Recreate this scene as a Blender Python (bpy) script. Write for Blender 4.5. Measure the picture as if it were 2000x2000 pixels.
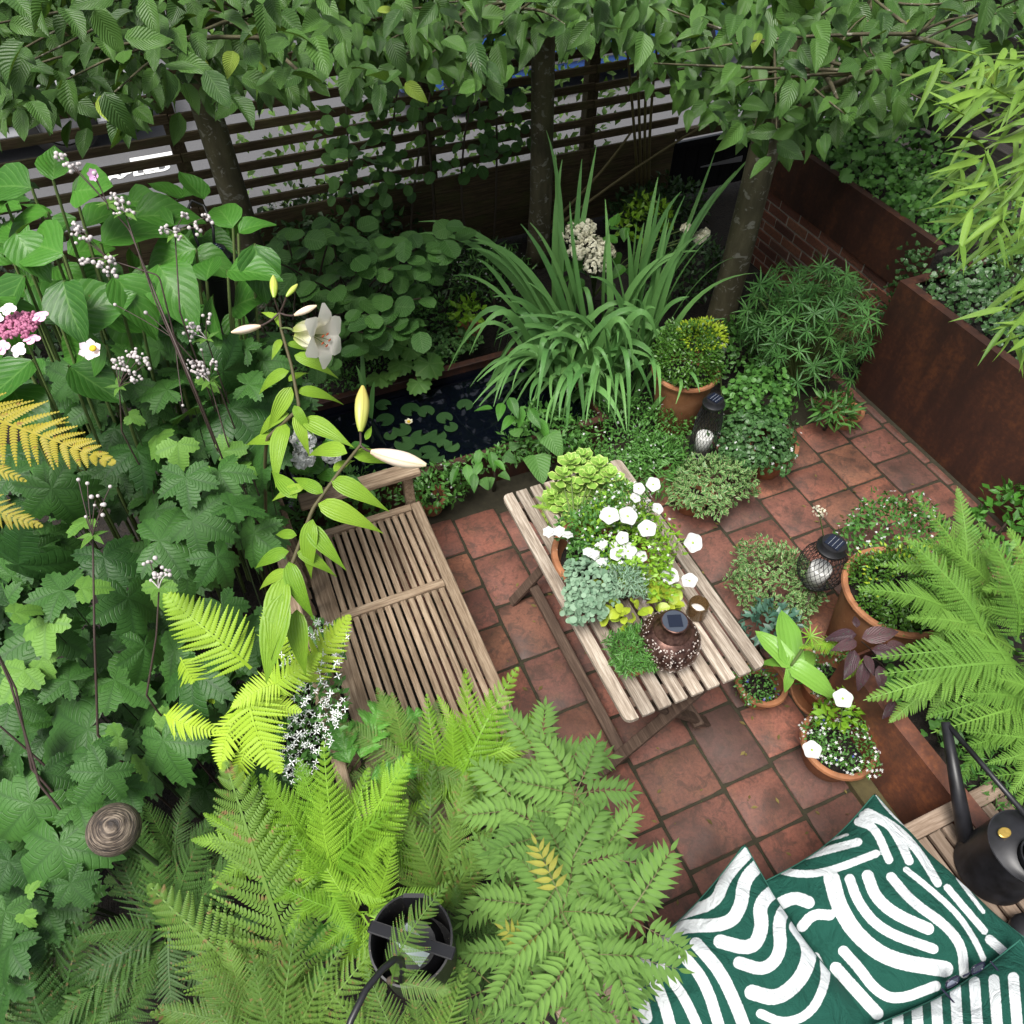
import bpy, math, random
import numpy as np
from mathutils import Matrix, Vector, Quaternion
random.seed(7); RNG = np.random.default_rng(11)
for _o in list(bpy.data.objects): bpy.data.objects.remove(_o)
SC = bpy.context.scene; COL = SC.collection
# ------------------------------------------------------------------ camera, sky, sun, exposure
FPX, PITCH, YAW, CAMH = 1464.5, math.radians(49.918), math.radians(22.79), 3.25
cd = bpy.data.cameras.new('camera'); cam = bpy.data.objects.new('camera', cd); COL.objects.link(cam)
cd.sensor_width = 36; cd.lens = 36 * FPX / 2000; cd.clip_start = .05; cd.clip_end = 400
cam.location = (0, 0, CAMH); cam.rotation_euler = (math.pi/2 - PITCH, 0, -YAW); SC.camera = cam
W = bpy.data.worlds.new('World'); SC.world = W; W.use_nodes = True
_n = W.node_tree.nodes; _l = W.node_tree.links
_bg = _n['Background']; _sky = _n.new('ShaderNodeTexSky'); _sky.sky_type = 'NISHITA'; _sky.sun_disc = False
SUN_EL, SUN_AZ = math.radians(68), math.radians(236)
_sky.sun_elevation = SUN_EL; _sky.sun_rotation = SUN_AZ; _sky.air_density = 1.0; _sky.dust_density = 4.0; _sky.ozone_density = .6
_hs = _n.new('ShaderNodeHueSaturation'); _hs.inputs['Saturation'].default_value = .35      # overcast: nearly neutral sky
_l.new(_sky.outputs[0], _hs.inputs['Color']); _l.new(_hs.outputs[0], _bg.inputs[0]); _bg.inputs[1].default_value = .05
sd = bpy.data.lights.new('sun', 'SUN'); sun = bpy.data.objects.new('sun', sd); COL.objects.link(sun)
sd.energy = 1.5; sd.angle = math.radians(28); sd.color = (1, .97, .92)
sun.rotation_euler = (math.pi/2 - SUN_EL, 0, math.pi - SUN_AZ)
sun.location = (0, 0, 8)
SC.view_settings.view_transform = 'Standard'; SC.view_settings.look = 'None'
SC.view_settings.exposure = 1.74; SC.view_settings.gamma = 1
# ------------------------------------------------------------------ camera geometry used to measure the place
_F = np.array([math.sin(YAW)*math.cos(PITCH), math.cos(YAW)*math.cos(PITCH), -math.sin(PITCH)])
_R = np.array([math.cos(YAW), -math.sin(YAW), 0]); _U = np.cross(_R, _F); _C = np.array([0, 0, CAMH])
KK = 2000/1932
def ray(x, y): return _F + _R*(x*KK-1000)/FPX + _U*(1000-y*KK)/FPX
def Pz(x, y, z): r = ray(x, y); return _C + r*(z-CAMH)/r[2]
def Pd(x, y, d): return _C + ray(x, y)*d
def Py(x, y, Y): r = ray(x, y); return _C + r*Y/r[1]
def Px(x, y, X): r = ray(x, y); return _C + r*X/r[0]
def pj(q):
    d = np.asarray(q, float)-_C; z = d@_F
    return (1000+FPX*(d@_R)/z)/KK, (1000-FPX*(d@_U)/z)/KK, z
def ppm(d): return FPX/KK/d           # pixels (1932 scale) per metre at depth d
# ------------------------------------------------------------------ object helpers
WM = {}
def _link(o, M): COL.objects.link(o); WM[o.name] = M
def thing(name, label, cat, loc=(0, 0, 0), group=None):
    o = bpy.data.objects.new(name, None); o.empty_display_size = .1
    M = Matrix.Translation(Vector(loc)); o.matrix_world = M; _link(o, M)
    o['label'] = label; o['category'] = cat
    if group: o['group'] = group
    return o
I4 = Matrix.Identity(4)
def part(name, me, parent, M=I4, kind=None, label=None):
    o = bpy.data.objects.new(name, me); o.parent = parent
    o.matrix_parent_inverse = WM[parent.name].inverted(); o.matrix_basis = M; _link(o, M)
    if kind: o['kind'] = kind
    if label: o['label'] = label
    return o
def solo(name, me, label, cat, M=I4, group=None, kind=None):
    o = bpy.data.objects.new(name, me); o.matrix_basis = M; _link(o, M)
    o['label'] = label; o['category'] = cat
    if group: o['group'] = group
    if kind: o['kind'] = kind
    return o
def struct(name, me, M=I4, kind='structure', label=None, cat=None):
    o = bpy.data.objects.new(name, me); o.matrix_basis = M; _link(o, M); o['kind'] = kind
    o['label'] = label or name.replace('_', ' '); o['category'] = cat or name.split('_')[-1]
    return o
def nrm(v):
    v = np.asarray(v, float); return v/(np.linalg.norm(v)+1e-9)
def frame(pos, d, n, s=1.0, sx=None):
    y = nrm(d); x = np.cross(y, nrm(n))
    if np.linalg.norm(x) < 1e-3: x = np.cross(y, [.3, .5, .8])
    x = nrm(x); z = np.cross(x, y); sx = s if sx is None else sx
    return Matrix(((x[0]*sx, y[0]*s, z[0]*s, pos[0]), (x[1]*sx, y[1]*s, z[1]*s, pos[1]), (x[2]*sx, y[2]*s, z[2]*s, pos[2]), (0, 0, 0, 1)))
def TR(x, y, z, rz=0, rx=0, ry=0, s=1):
    from mathutils import Euler
    return Matrix.Translation((x, y, z)) @ Euler((rx, ry, rz)).to_matrix().to_4x4() @ Matrix.Scale(s, 4)
# numpy mesh: V (n,3), F (m,k) uniform
def npmesh(name, V, F, mats, uv=None, rnd=None, smooth=True, fm=None, attr=None):
    me = bpy.data.meshes.new(name); V = np.asarray(V, np.float32); F = np.asarray(F, np.int32)
    m, k = F.shape
    me.vertices.add(len(V)); me.vertices.foreach_set('co', V.ravel())
    me.loops.add(m*k); me.loops.foreach_set('vertex_index', F.ravel())
    me.polygons.add(m); me.polygons.foreach_set('loop_start', np.arange(0, m*k, k, dtype=np.int32))
    if smooth: me.polygons.foreach_set('use_smooth', np.ones(m, bool))
    for mt in (mats if isinstance(mats, (list, tuple)) else [mats]): me.materials.append(mt)
    if fm is not None: me.polygons.foreach_set('material_index', np.asarray(fm, np.int32))
    if uv is not None:
        l = me.uv_layers.new(name='UVMap'); l.data.foreach_set('uv', np.asarray(uv, np.float32)[F.ravel()].ravel())
    if rnd is not None:
        a = me.attributes.new('rnd', 'FLOAT', 'POINT'); a.data.foreach_set('value', np.asarray(rnd, np.float32))
    if attr:
        for kx, vx in attr.items():
            a = me.attributes.new(kx, 'FLOAT', 'POINT'); a.data.foreach_set('value', np.asarray(vx, np.float32))
    me.update(calc_edges=True); me.validate(); return me
class T:     # mesh template: verts, quads, uv, material index
    def __init__(s, V, F, uv=None, fm=None):
        s.V = np.asarray(V, float); s.F = np.asarray(F, int); s.uv = np.zeros((len(s.V), 2)) if uv is None else np.asarray(uv, float)
        s.fm = np.zeros(len(s.F), int) if fm is None else np.asarray(fm, int)
    def mesh(s, name, mats, smooth=True): return npmesh(name, s.V, s.F, mats, s.uv, fm=s.fm, smooth=smooth)
    def xf(s, M):
        A = np.array(M); return T(s.V@A[:3, :3].T+A[:3, 3], s.F, s.uv, s.fm)
def tjoin(ts):
    V = []; F = []; uv = []; fm = []; n = 0
    for t in ts: V.append(t.V); F.append(t.F+n); uv.append(t.uv); fm.append(t.fm); n += len(t.V)
    return T(np.concatenate(V), np.concatenate(F), np.concatenate(uv), np.concatenate(fm))
def scatter(name, tpl, Ms, mats, rnd=None, smooth=True):
    """many copies of template(s) in ONE mesh. tpl may be a list chosen at random"""
    tp = tpl if isinstance(tpl, list) else [tpl]
    V = []; F = []; uv = []; rd = []; fm = []; n = 0
    for i, M in enumerate(Ms):
        t = tp[i % len(tp)]; A = np.array(M)
        V.append(t.V@A[:3, :3].T+A[:3, 3]); F.append(t.F+n); uv.append(t.uv); fm.append(t.fm); n += len(t.V)
        rd.append(np.full(len(t.V), random.random() if rnd is None else rnd[i]))
    return npmesh(name, np.concatenate(V), np.concatenate(F), mats, np.concatenate(uv), np.concatenate(rd), smooth, np.concatenate(fm))
# ------------------------------------------------------------------ solid builder (quads + ngons)
class MB:
    def __init__(s): s.v = []; s.f = []; s.m = []
    def box(s, lo, hi, m=0, bev=0.0, M=None):
        (a, b, c), (d, e, f) = lo, hi; n = len(s.v)
        if bev > 0:
            t = bev
            pts = []
            for z, k in ((c, t), (c+t, 0), (f-t, 0), (f, t)):
                pts += [(a+k+t*(k == 0), b+k, z), (d-k-t*(k == 0), b+k, z), (d-k, b+k+t*(k == 0), z), (d-k, e-k-t*(k == 0), z), (d-k-t*(k == 0), e-k, z), (a+k+t*(k == 0), e-k, z), (a+k, e-k-t*(k == 0), z), (a+k, b+k+t*(k == 0), z)]
            fs = [tuple(range(7, -1, -1)), tuple(range(24, 32))]
            for r in range(3):
                for j in range(8): fs.append((r*8+j, r*8+(j+1) % 8, r*8+8+(j+1) % 8, r*8+8+j))
        else:
            pts = [(a, b, c), (d, b, c), (d, e, c), (a, e, c), (a, b, f), (d, b, f), (d, e, f), (a, e, f)]
            fs = [(3, 2, 1, 0), (4, 5, 6, 7), (0, 1, 5, 4), (1, 2, 6, 5), (2, 3, 7, 6), (3, 0, 4, 7)]
        if M is not None: pts = [tuple(M @ Vector(q)) for q in pts]
        s.v += pts; s.f += [tuple(i+n for i in q) for q in fs]; s.m += [m]*len(fs); return s
    def bar(s, a, b, w, h, m=0, up=(0, 0, 1), bev=.003):
        a = np.array(a, float); b = np.array(b, float); L = np.linalg.norm(b-a)
        return s.box((-w/2, 0, -h/2), (w/2, L, h/2), m, bev, frame(a, b-a, up))
    def tube(s, path, rad, n=8, m=0, cap=True):
        P = [np.array(q, float) for q in path]; N = len(s.v); R = rad if hasattr(rad, '__len__') else [rad]*len(P)
        ref = np.array([.13, .21, .97]); prev = None
        for i, q in enumerate(P):
            d = nrm(P[min(i+1, len(P)-1)]-P[max(i-1, 0)])
            x = np.cross(d, ref) if prev is None else prev-d*(prev@d)
            if np.linalg.norm(x) < 1e-3: x = np.cross(d, [1, 0, .1])
            x = nrm(x); prev = x; y = np.cross(d, x)
            for j in range(n):
                a = 2*math.pi*j/n; s.v.append(tuple(q+R[i]*(x*math.cos(a)+y*math.sin(a))))
        for i in range(len(P)-1):
            for j in range(n):
                s.f.append((N+i*n+j, N+i*n+(j+1) % n, N+(i+1)*n+(j+1) % n, N+(i+1)*n+j)); s.m.append(m)
        if cap:
            s.f.append(tuple(N+j for j in range(n-1, -1, -1))); s.m.append(m)
            k = N+(len(P)-1)*n; s.f.append(tuple(k+j for j in range(n))); s.m.append(m)
        return s
    def lathe(s, prof, n=32, m=0, c=(0, 0, 0), M=None, sq=1.0):
        N = len(s.v); pts = []
        for r, z in prof:
            for j in range(n):
                a = 2*math.pi*j/n; pts.append((c[0]+r*math.cos(a), c[1]+r*math.sin(a)*sq, c[2]+z))
        if M is not None: pts = [tuple(M @ Vector(q)) for q in pts]
        s.v += pts
        for i in range(len(prof)-1):
            for j in range(n):
                s.f.append((N+i*n+j, N+i*n+(j+1) % n, N+(i+1)*n+(j+1) % n, N+(i+1)*n+j)); s.m.append(m)
        return s
    def disc(s, r, z, n=32, m=0, c=(0, 0, 0), M=None):
        N = len(s.v); pts = [(c[0]+r*math.cos(2*math.pi*j/n), c[1]+r*math.sin(2*math.pi*j/n), c[2]+z) for j in range(n)]
        if M is not None: pts = [tuple(M @ Vector(q)) for q in pts]
        s.v += pts; s.f.append(tuple(range(N, N+n))); s.m.append(m); return s
    def build(s, name, mats, smooth=False, ang=None):
        me = bpy.data.meshes.new(name); me.from_pydata([tuple(map(float, q)) for q in s.v], [], s.f)
        for mt in (mats if isinstance(mats, (list, tuple)) else [mats]): me.materials.append(mt)
        me.polygons.foreach_set('material_index', s.m)
        if smooth: me.polygons.foreach_set('use_smooth', [True]*len(me.polygons))
        if ang:
            me.polygons.foreach_set('use_smooth', [True]*len(me.polygons)); me.set_sharp_from_angle(angle=math.radians(ang))
        me.update(); return me
# ------------------------------------------------------------------ materials
def srgb(h):
    if isinstance(h, str):
        c = [int(h[i:i+2], 16)/255 for i in (0, 2, 4)]
        return tuple(x/12.92 if x <= .04045 else ((x+.055)/1.055)**2.4 for x in c)+(1,)
    return tuple(h)+((1,) if len(h) == 3 else ())
class N:   # tiny node helper
    def __init__(s, name):
        s.mat = bpy.data.materials.new(name); s.mat.use_nodes = True; s.nt = s.mat.node_tree
        s.b = s.nt.nodes['Principled BSDF']; s.out = s.nt.nodes['Material Output']
    def n(s, t, **kw):
        x = s.nt.nodes.new('ShaderNode'+t)
        for k, v in kw.items(): setattr(x, k, v)
        return x
    def l(s, a, b): s.nt.links.new(a, b)
    def coord(s, kind='Object'): return s.n('TexCoord').outputs[kind]
    def mapping(s, vec, scale=(1, 1, 1), rot=(0, 0, 0), loc=None):
        m = s.n('Mapping'); s.l(vec, m.inputs[0]); m.inputs['Scale'].default_value = scale; m.inputs['Rotation'].default_value = rot
        if loc is not None: s.l(loc, m.inputs['Location'])
        return m.outputs[0]
    def noise(s, vec, scale, det=4, rough=.55, dist=0):
        x = s.n('TexNoise'); s.l(vec, x.inputs['Vector']); x.inputs['Scale'].default_value = scale; x.inputs['Detail'].default_value = det
        x.inputs['Roughness'].default_value = rough; x.inputs['Distortion'].default_value = dist; return x.outputs[0]
    def ramp(s, f, stops):
        r = s.n('ValToRGB'); s.l(f, r.inputs[0]); e = r.color_ramp.elements
        while len(e) < len(stops): e.new(.5)
        for el, (p, c) in zip(e, stops): el.position = p; el.color = srgb(c) if not isinstance(c, (int, float)) else (c, c, c, 1)
        return r.outputs[0]
    def mix(s, f, a, b, mode='MIX'):
        x = s.n('MixRGB', blend_type=mode)
        for i, v in ((0, f), (1, a), (2, b)):
            if isinstance(v, (int, float)): x.inputs[i].default_value = v if i == 0 else (v, v, v, 1)
            elif isinstance(v, (tuple, str)): x.inputs[i].default_value = srgb(v)
            else: s.l(v, x.inputs[i])
        return x.outputs[0]
    def math(s, op, a, b=None, c=None):
        x = s.n('Math', operation=op)
        for i, v in enumerate((a, b, c)):
            if v is None: continue
            if isinstance(v, (int, float)): x.inputs[i].default_value = v
            else: s.l(v, x.inputs[i])
        return x.outputs[0]
    def bump(s, h, st=.3, dist=.01):
        x = s.n('Bump'); s.l(h, x.inputs['Height']); x.inputs['Strength'].default_value = st; x.inputs['Distance'].default_value = dist
        s.l(x.outputs[0], s.b.inputs['Normal']); return x.outputs[0]
    def base(s, c):
        if isinstance(c, (tuple, str)): s.b.inputs['Base Color'].default_value = srgb(c)
        else: s.l(c, s.b.inputs['Base Color'])
    def rough(s, r):
        if isinstance(r, (int, float)): s.b.inputs['Roughness'].default_value = r
        else: s.l(r, s.b.inputs['Roughness'])
    def rnd(s):
        a = s.n('Attribute'); a.attribute_name = 'rnd'; o = s.n('ObjectInfo')
        return s.math('FRACT', s.math('ADD', a.outputs['Fac'], o.outputs['Random']))
def plain(name, col, rough=.5, metal=0, noise=0, nscale=30, bump=0, spec=.5):
    m = N(name); c = srgb(col)
    if noise:
        f = m.noise(m.coord(), nscale); m.base(m.mix(f, tuple(x*(1-noise) for x in c[:3]), tuple(min(1, x*(1+noise)) for x in c[:3])))
        if bump: m.bump(f, bump, .004)
    else: m.base(c)
    m.rough(rough); m.b.inputs['Metallic'].default_value = metal; m.b.inputs['Specular IOR Level'].default_value = spec; return m.mat
def wood(name, dark, mid, light, scale=1.0, rough=.75, green=None):
    m = N(name); o = m.n('ObjectInfo'); co = m.n('VectorMath', operation='ADD'); m.l(m.coord(), co.inputs[0])
    sc = m.n('VectorMath', operation='SCALE'); cb = m.n('CombineXYZ'); m.l(o.outputs['Random'], cb.inputs[0]); m.l(o.outputs['Random'], cb.inputs[1]); m.l(cb.outputs[0], sc.inputs[0]); sc.inputs['Scale'].default_value = 37
    m.l(sc.outputs[0], co.inputs[1]); v = co.outputs[0]
    g = m.noise(m.mapping(v, (70*scale, 4*scale, 70*scale)), 1, 6, .65, .4)
    b = m.noise(m.mapping(v, (6, 3, 6)), 1, 4, .6)
    fine = m.noise(m.mapping(v, (260*scale, 14*scale, 260*scale)), 1, 3, .6)
    c = m.ramp(m.math('MULTIPLY_ADD', fine, .35, m.math('MULTIPLY', g, .72)), [(.30, dark), (.52, mid), (.72, light)])
    c = m.mix(m.ramp(b, [(.35, 0.0), (.75, .55)]), c, m.mix(.5, c, dark))
    if green: c = m.mix(m.ramp(m.noise(m.mapping(v, (9, 5, 9)), 1, 5), [(.48, 0.0), (.7, .6)]), c, green)
    val = m.math('MULTIPLY_ADD', o.outputs['Random'], .45, .78); c = m.mix(1, c, val, 'MULTIPLY')
    m.base(c); m.rough(rough); m.b.inputs['Specular IOR Level'].default_value = .25
    m.bump(m.math('ADD', g, m.math('MULTIPLY', fine, .6)), .5, .004); return m.mat
def leafmat(name, dark, light, rough=.45, veins=None, vein_col=None, trans=.25, bump=.5, spots=None, edge=None, spec=.34, nz=6, vstr=.45):
    """veins: None | ('pin', n, slope) | ('par', n) | ('palm', n)"""
    m = N(name); r = m.rnd(); obj = m.coord()
    n1 = m.noise(obj, nz, 3)
    f = m.math('ADD', m.math('MULTIPLY', r, .62), m.math('MULTIPLY', n1, .42))
    c = m.ramp(f, [(.12, dark), (.85, light)]); big = m.noise(m.n('NewGeometry').outputs['Position'], 2.3, 2); c = m.mix(m.ramp(big, [(.35, 0.0), (.7, .35)]), c, light)
    uv = m.n('SeparateXYZ'); m.l(m.coord('UV'), uv.inputs[0]); U, Vv = uv.outputs[0], uv.outputs[1]
    if veins:
        au = m.math('ABSOLUTE', m.math('SUBTRACT', U, .5))
        if veins[0] == 'pin':
            ph = m.math('MULTIPLY', m.math('SUBTRACT', Vv, m.math('MULTIPLY', au, veins[2])), veins[1])
        elif veins[0] == 'par': ph = m.math('MULTIPLY', U, veins[1])
        else: ph = m.math('MULTIPLY', U, veins[1])
        w = m.math('ABSOLUTE', m.math('SUBTRACT', m.math('FRACT', ph), .5))          # 0 in mid .. .5 at vein
        vn = m.ramp(w, [(.40, 0.0), (.5, 1.0)])
        if veins[0] == 'pin':
            mid = m.ramp(au, [(.0, 1.0), (.035, 0.0)]); vn = m.math('MAXIMUM', m.math('MULTIPLY', vn, .8), mid)
        c = m.mix(m.math('MULTIPLY', vn, vstr), c, vein_col or light)
        h = m.math('SUBTRACT', 1, m.math('MULTIPLY', vn, 1.0)); h = m.math('ADD', m.ramp(w, [(0.0, 1.0), (.5, 0.0)]), m.math('MULTIPLY', m.noise(obj, 90, 2), .5))
        if veins[0] == 'palm' and veins[1] in (4, 6):
            d_ = m.math('SUBTRACT', .5, w); w2 = m.math('ABSOLUTE', m.math('SUBTRACT', m.math('FRACT', m.math('SUBTRACT', m.math('MULTIPLY', Vv, 9), m.math('MULTIPLY', d_, 3.4))), .5))
            v2 = m.math('MULTIPLY', m.ramp(w2, [(.36, 0.0), (.5, 1.0)]), m.ramp(d_, [(.02, 0.0), (.08, 1.0)])); nz2 = m.noise(obj, 22, 3)
            h = m.math('ADD', h, m.math('SUBTRACT', m.math('MULTIPLY', nz2, .5), m.math('MULTIPLY', v2, .8))); c = m.mix(m.math('MULTIPLY', v2, .22), c, dark)
        m.bump(h, bump, .0022 if veins[0] == 'palm' else .003)
    else: m.bump(m.noise(obj, 60, 3), bump*.4, .004)
    if edge:
        au2 = m.math('ABSOLUTE', m.math('SUBTRACT', U, .5)); c = m.mix(m.ramp(m.math('ADD', au2, m.math('MULTIPLY', m.noise(obj, 55, 2), .3)), [(.50, 0.0), (.58, 1.0)]), c, edge)
    if spots: c = m.mix(m.ramp(m.noise(obj, spots[1], 3), [(spots[2], 0.0), (spots[2]+.06, .9)]), c, spots[0])
    m.base(c); m.rough(rough); m.b.inputs['Specular IOR Level'].default_value = spec
    if trans:
        t = m.n('BsdfTranslucent'); m.l(m.mix(.35, c, (.30, .5, .02)), t.inputs[0]); mx = m.n('MixShader'); mx.inputs[0].default_value = trans*.6
        m.l(m.b.outputs[0], mx.inputs[1]); m.l(t.outputs[0], mx.inputs[2]); m.l(mx.outputs[0], m.out.inputs[0])
    return m.mat
def corten(name, k=1.0):
    m = N(name); v = m.coord('Object'); a = m.noise(v, 3.2, 6, .65, .3); b = m.noise(v, 38, 5, .7); s = m.noise(m.mapping(v, (9, 9, 1.2)), 1, 5, .6)
    c = m.ramp(m.math('ADD', m.math('MULTIPLY', a, .55), m.math('MULTIPLY', b, .45)), [(.3, (.026*k, .011*k, .008*k)), (.5, (.058*k, .021*k, .012*k)), (.68, (.14*k, .047*k, .017*k))])
    c = m.mix(m.ramp(s, [(.42, 0.0), (.62, .7)]), c, (.026*k, .011*k, .008*k)); m.base(c); m.rough(.62); m.bump(b, .25, .003); return m.mat
# ------------------------------------------------------------------ surfaces
def P2(x, y, z): return Pz(x/KK, y/KK, z)
m_soil = N('soil'); _v = m_soil.coord(); m_soil.base(m_soil.ramp(m_soil.noise(_v, 25, 6, .7), [(.35, (.005, .004, .003)), (.7, (.022, .016, .011))])); m_soil.rough(.95); m_soil.bump(m_soil.noise(_v, 60, 5), .8, .02); m_soil = m_soil.mat
m_asph = N('asphalt'); _v = m_asph.coord(); m_asph.base(m_asph.ramp(m_asph.noise(_v, 180, 3), [(.3, (.07, .07, .074)), (.7, (.115, .115, .12))])); m_asph.rough(.9); m_asph = m_asph.mat
m_paint = plain('road_paint', (.75, .75, .73), .7, noise=.15, nscale=60)
def tilemat():
    m = N('quarry_tile'); o = m.n('ObjectInfo'); r = o.outputs['Random']; v = m.coord()
    off = m.n('VectorMath', operation='ADD'); m.l(v, off.inputs[0]); cb = m.n('CombineXYZ'); m.l(m.math('MULTIPLY', r, 40), cb.inputs[0]); m.l(m.math('MULTIPLY', r, 91), cb.inputs[1]); m.l(cb.outputs[0], off.inputs[1]); v = off.outputs[0]
    c = m.ramp(r, [(0, (.20, .072, .050)), (.2, (.29, .102, .066)), (.42, (.33, .135, .072)), (.58, (.15, .066, .050)), (.75, (.27, .102, .070)), (.9, (.105, .052, .042)), (1, (.30, .108, .070))])
    big = m.noise(v, 5, 5, .6, .3); fine = m.noise(v, 70, 5, .7); sp = m.noise(v, 220, 2)
    c = m.mix(m.ramp(big, [(.40, 0.0), (.66, .75)]), c, (.058, .032, .024))
    c = m.mix(m.ramp(m.noise(v, 9, 4), [(.52, 0.0), (.75, .4)]), c, (.20, .10, .05))
    c = m.mix(m.ramp(m.noise(v, 16, 6, .7, .8), [(.50, 0.0), (.60, .55)]), c, (.045, .030, .022)); c = m.mix(m.ramp(fine, [(.35, .45), (.62, 0.0)]), c, (.05, .03, .025)); c = m.mix(m.ramp(sp, [(.62, 0.0), (.75, .5)]), c, (.03, .02, .02))
    m.base(c); m.rough(m.ramp(big, [(.3, .85), (.7, .55)])); m.bump(m.math('ADD', fine, m.math('MULTIPLY', big, 1.5)), .35, .004); return m.mat
m_tile = tilemat()
m_joint = plain('mossy_joint', (.030, .026, .014), .95, noise=.6, nscale=40)
m_cort = corten('corten'); m_cort2 = corten('corten_bright', 2.6)
m_water = N('pond_water'); m_water.base((.002, .003, .006)); m_water.rough(.03); _v = m_water.coord(); m_water.bump(m_water.noise(_v, 9, 2), .035, .01); m_water.b.inputs['Specular IOR Level'].default_value = .6; m_water = m_water.mat
m_fence = wood('fence_wood', (.026, .018, .010), (.070, .050, .027), (.14, .105, .06), green=(.07, .075, .024))
m_bench = wood('bench_teak', (.090, .058, .035), (.31, .225, .15), (.56, .44, .315))
m_table = wood('table_teak', (.085, .060, .044), (.32, .262, .205), (.66, .585, .49), scale=1.1)
m_tleg = wood('table_leg_wood', (.035, .022, .016), (.085, .055, .04), (.16, .11, .08))
m_bench2 = wood('side_bench_wood', (.09, .06, .042), (.20, .145, .105), (.32, .25, .195))
m_terra = N('terracotta'); _v = m_terra.coord(); _c = m_terra.ramp(m_terra.noise(_v, 7, 5, .6), [(.3, (.20, .075, .030)), (.55, (.36, .150, .065)), (.75, (.44, .21, .11))]); _c = m_terra.mix(m_terra.ramp(m_terra.noise(_v, 120, 3), [(.66, 0.0), (.72, .5)]), _c, (.55, .42, .32)); _c = m_terra.mix(m_terra.ramp(m_terra.noise(m_terra.mapping(_v, (8, 8, 3)), 1, 5), [(.5, 0.0), (.72, .6)]), _c, (.10, .055, .03)); m_terra.base(_c); m_terra.rough(.75); m_terra.bump(m_terra.noise(_v, 90, 4), .2, .003); m_terra = m_terra.mat
def brickm():
    m = N('brick'); o = m.n('ObjectInfo'); v = m.coord(); c = m.ramp(o.outputs['Random'], [(0, (.09, .032, .022)), (.5, (.19, .065, .038)), (.8, (.24, .10, .055)), (1, (.11, .05, .04))])
    c = m.mix(m.ramp(m.noise(v, 60, 5), [(.4, 0.0), (.7, .6)]), c, (.06, .04, .03)); m.base(c); m.rough(.9); m.bump(m.noise(v, 90, 4), .5, .004); return m.mat
m_brick = brickm(); m_mortar = plain('mortar', (.34, .30, .25), .95, noise=.35, nscale=40)
m_bark = N('hornbeam_bark'); _v = m_bark.coord('Object'); _c = m_bark.ramp(m_bark.noise(m_bark.mapping(_v, (9, 9, 2.5)), 1, 6, .65), [(.3, (.040, .034, .018)), (.6, (.12, .105, .058)), (.8, (.19, .17, .11))]); _c = m_bark.mix(m_bark.ramp(m_bark.noise(m_bark.mapping(_v, (16, 16, 22)), 1, 4, .6, .8), [(.58, 0.0), (.64, .8)]), _c, (.30, .29, .24)); _c = m_bark.mix(m_bark.ramp(m_bark.noise(m_bark.mapping(_v, (4, 4, 1.2)), 1, 4), [(.45, 0.0), (.65, .6)]), _c, (.055, .062, .018)); m_bark.base(_c); m_bark.rough(.85); m_bark.bump(m_bark.noise(m_bark.mapping(_v, (20, 20, 8)), 1, 5), .6, .01); m_bark = m_bark.mat
m_black = plain('black_metal', (.012, .012, .014), .38, .0, noise=.3, nscale=25)
m_blackgloss = plain('black_paint', (.006, .006, .007), .25)
m_grey = plain('grey_metal', (.16, .16, .17), .5)

# ------------------------------------------------------------------ ground, road, patio
struct('ground', npmesh('ground', [(-120, -120, -.035), (120, -120, -.035), (120, 120, -.035), (-120, 120, -.035)], [(0, 1, 2, 3)], m_soil, smooth=False), label='dark garden soil ground', cat='ground')
road = struct('road', npmesh('road', [(-60, 5.6, -.02), (60, 5.6, -.02), (60, 14, -.02), (-60, 14, -.02)], [(0, 1, 2, 3)], m_asph, smooth=False), label='grey asphalt street beyond the slatted fence', cat='road')
struct('pavement', MB().box((-60, 14, -.03), (60, 18, .1)).build('pavement', plain('paving_concrete', (.25, .24, .23), .9, noise=.2)), label='far pavement across the street', cat='pavement')
def road_word(txt, loc, size, sx=1.0):
    cu = bpy.data.curves.new('painted_word', 'FONT'); cu.body = txt; cu.size = size; cu.extrude = 0; cu.offset = .012
    o = bpy.data.objects.new('tmp_word', cu); COL.objects.link(o); bpy.context.view_layer.update()
    me = bpy.data.meshes.new_from_object(o); COL.objects.unlink(o); bpy.data.objects.remove(o)
    me.materials.clear(); me.materials.append(m_paint)
    part('painted_word', me, road, Matrix.Translation(loc) @ Matrix.Diagonal((sx, 1, 1, 1)))
_q = Py(190, 340, 7.0)
_a, _b = Pz(196, 347, -.014), Pz(322, 325, -.014); _pt = (_b[0]-_a[0])/5
road_word('DISABLED', (_a[0]-2.1*_pt, (_a[1]+_b[1])/2+.06, -.014), _pt/.62, 1.0)
for x0, x1, y in ((Pz(120, 340, 0)[0], Pz(185, 330, 0)[0], Pz(150, 335, 0)[1]), (Pz(245, 305, 0)[0], Pz(325, 292, 0)[0], Pz(285, 298, 0)[1])):
    part('painted_line', MB().box((x0, y, -.016), (x1, y+.1, -.013)).build('painted_line', m_paint), road)
patio = struct('patio_paving', MB().box((.3, -.8, -.03), (3.585, 2.8, -.008)).build('patio_bed', m_joint), label='patio of red-brown quarry tiles with mossy joints', cat='paving')
XS = [.30, .45, .73, .98, 1.30, 1.555, 1.83, 2.09, 2.40, 2.66, 2.945, 3.20, 3.48]
ANCH = {.30: 2.36, .45: 2.36, .73: 2.60, .98: .96, 1.30: 1.06, 1.555: 1.01, 1.83: 1.97, 2.09: 1.92, 2.40: 2.055, 2.66: 2.17, 2.945: 2.23, 3.20: 2.26}
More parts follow.
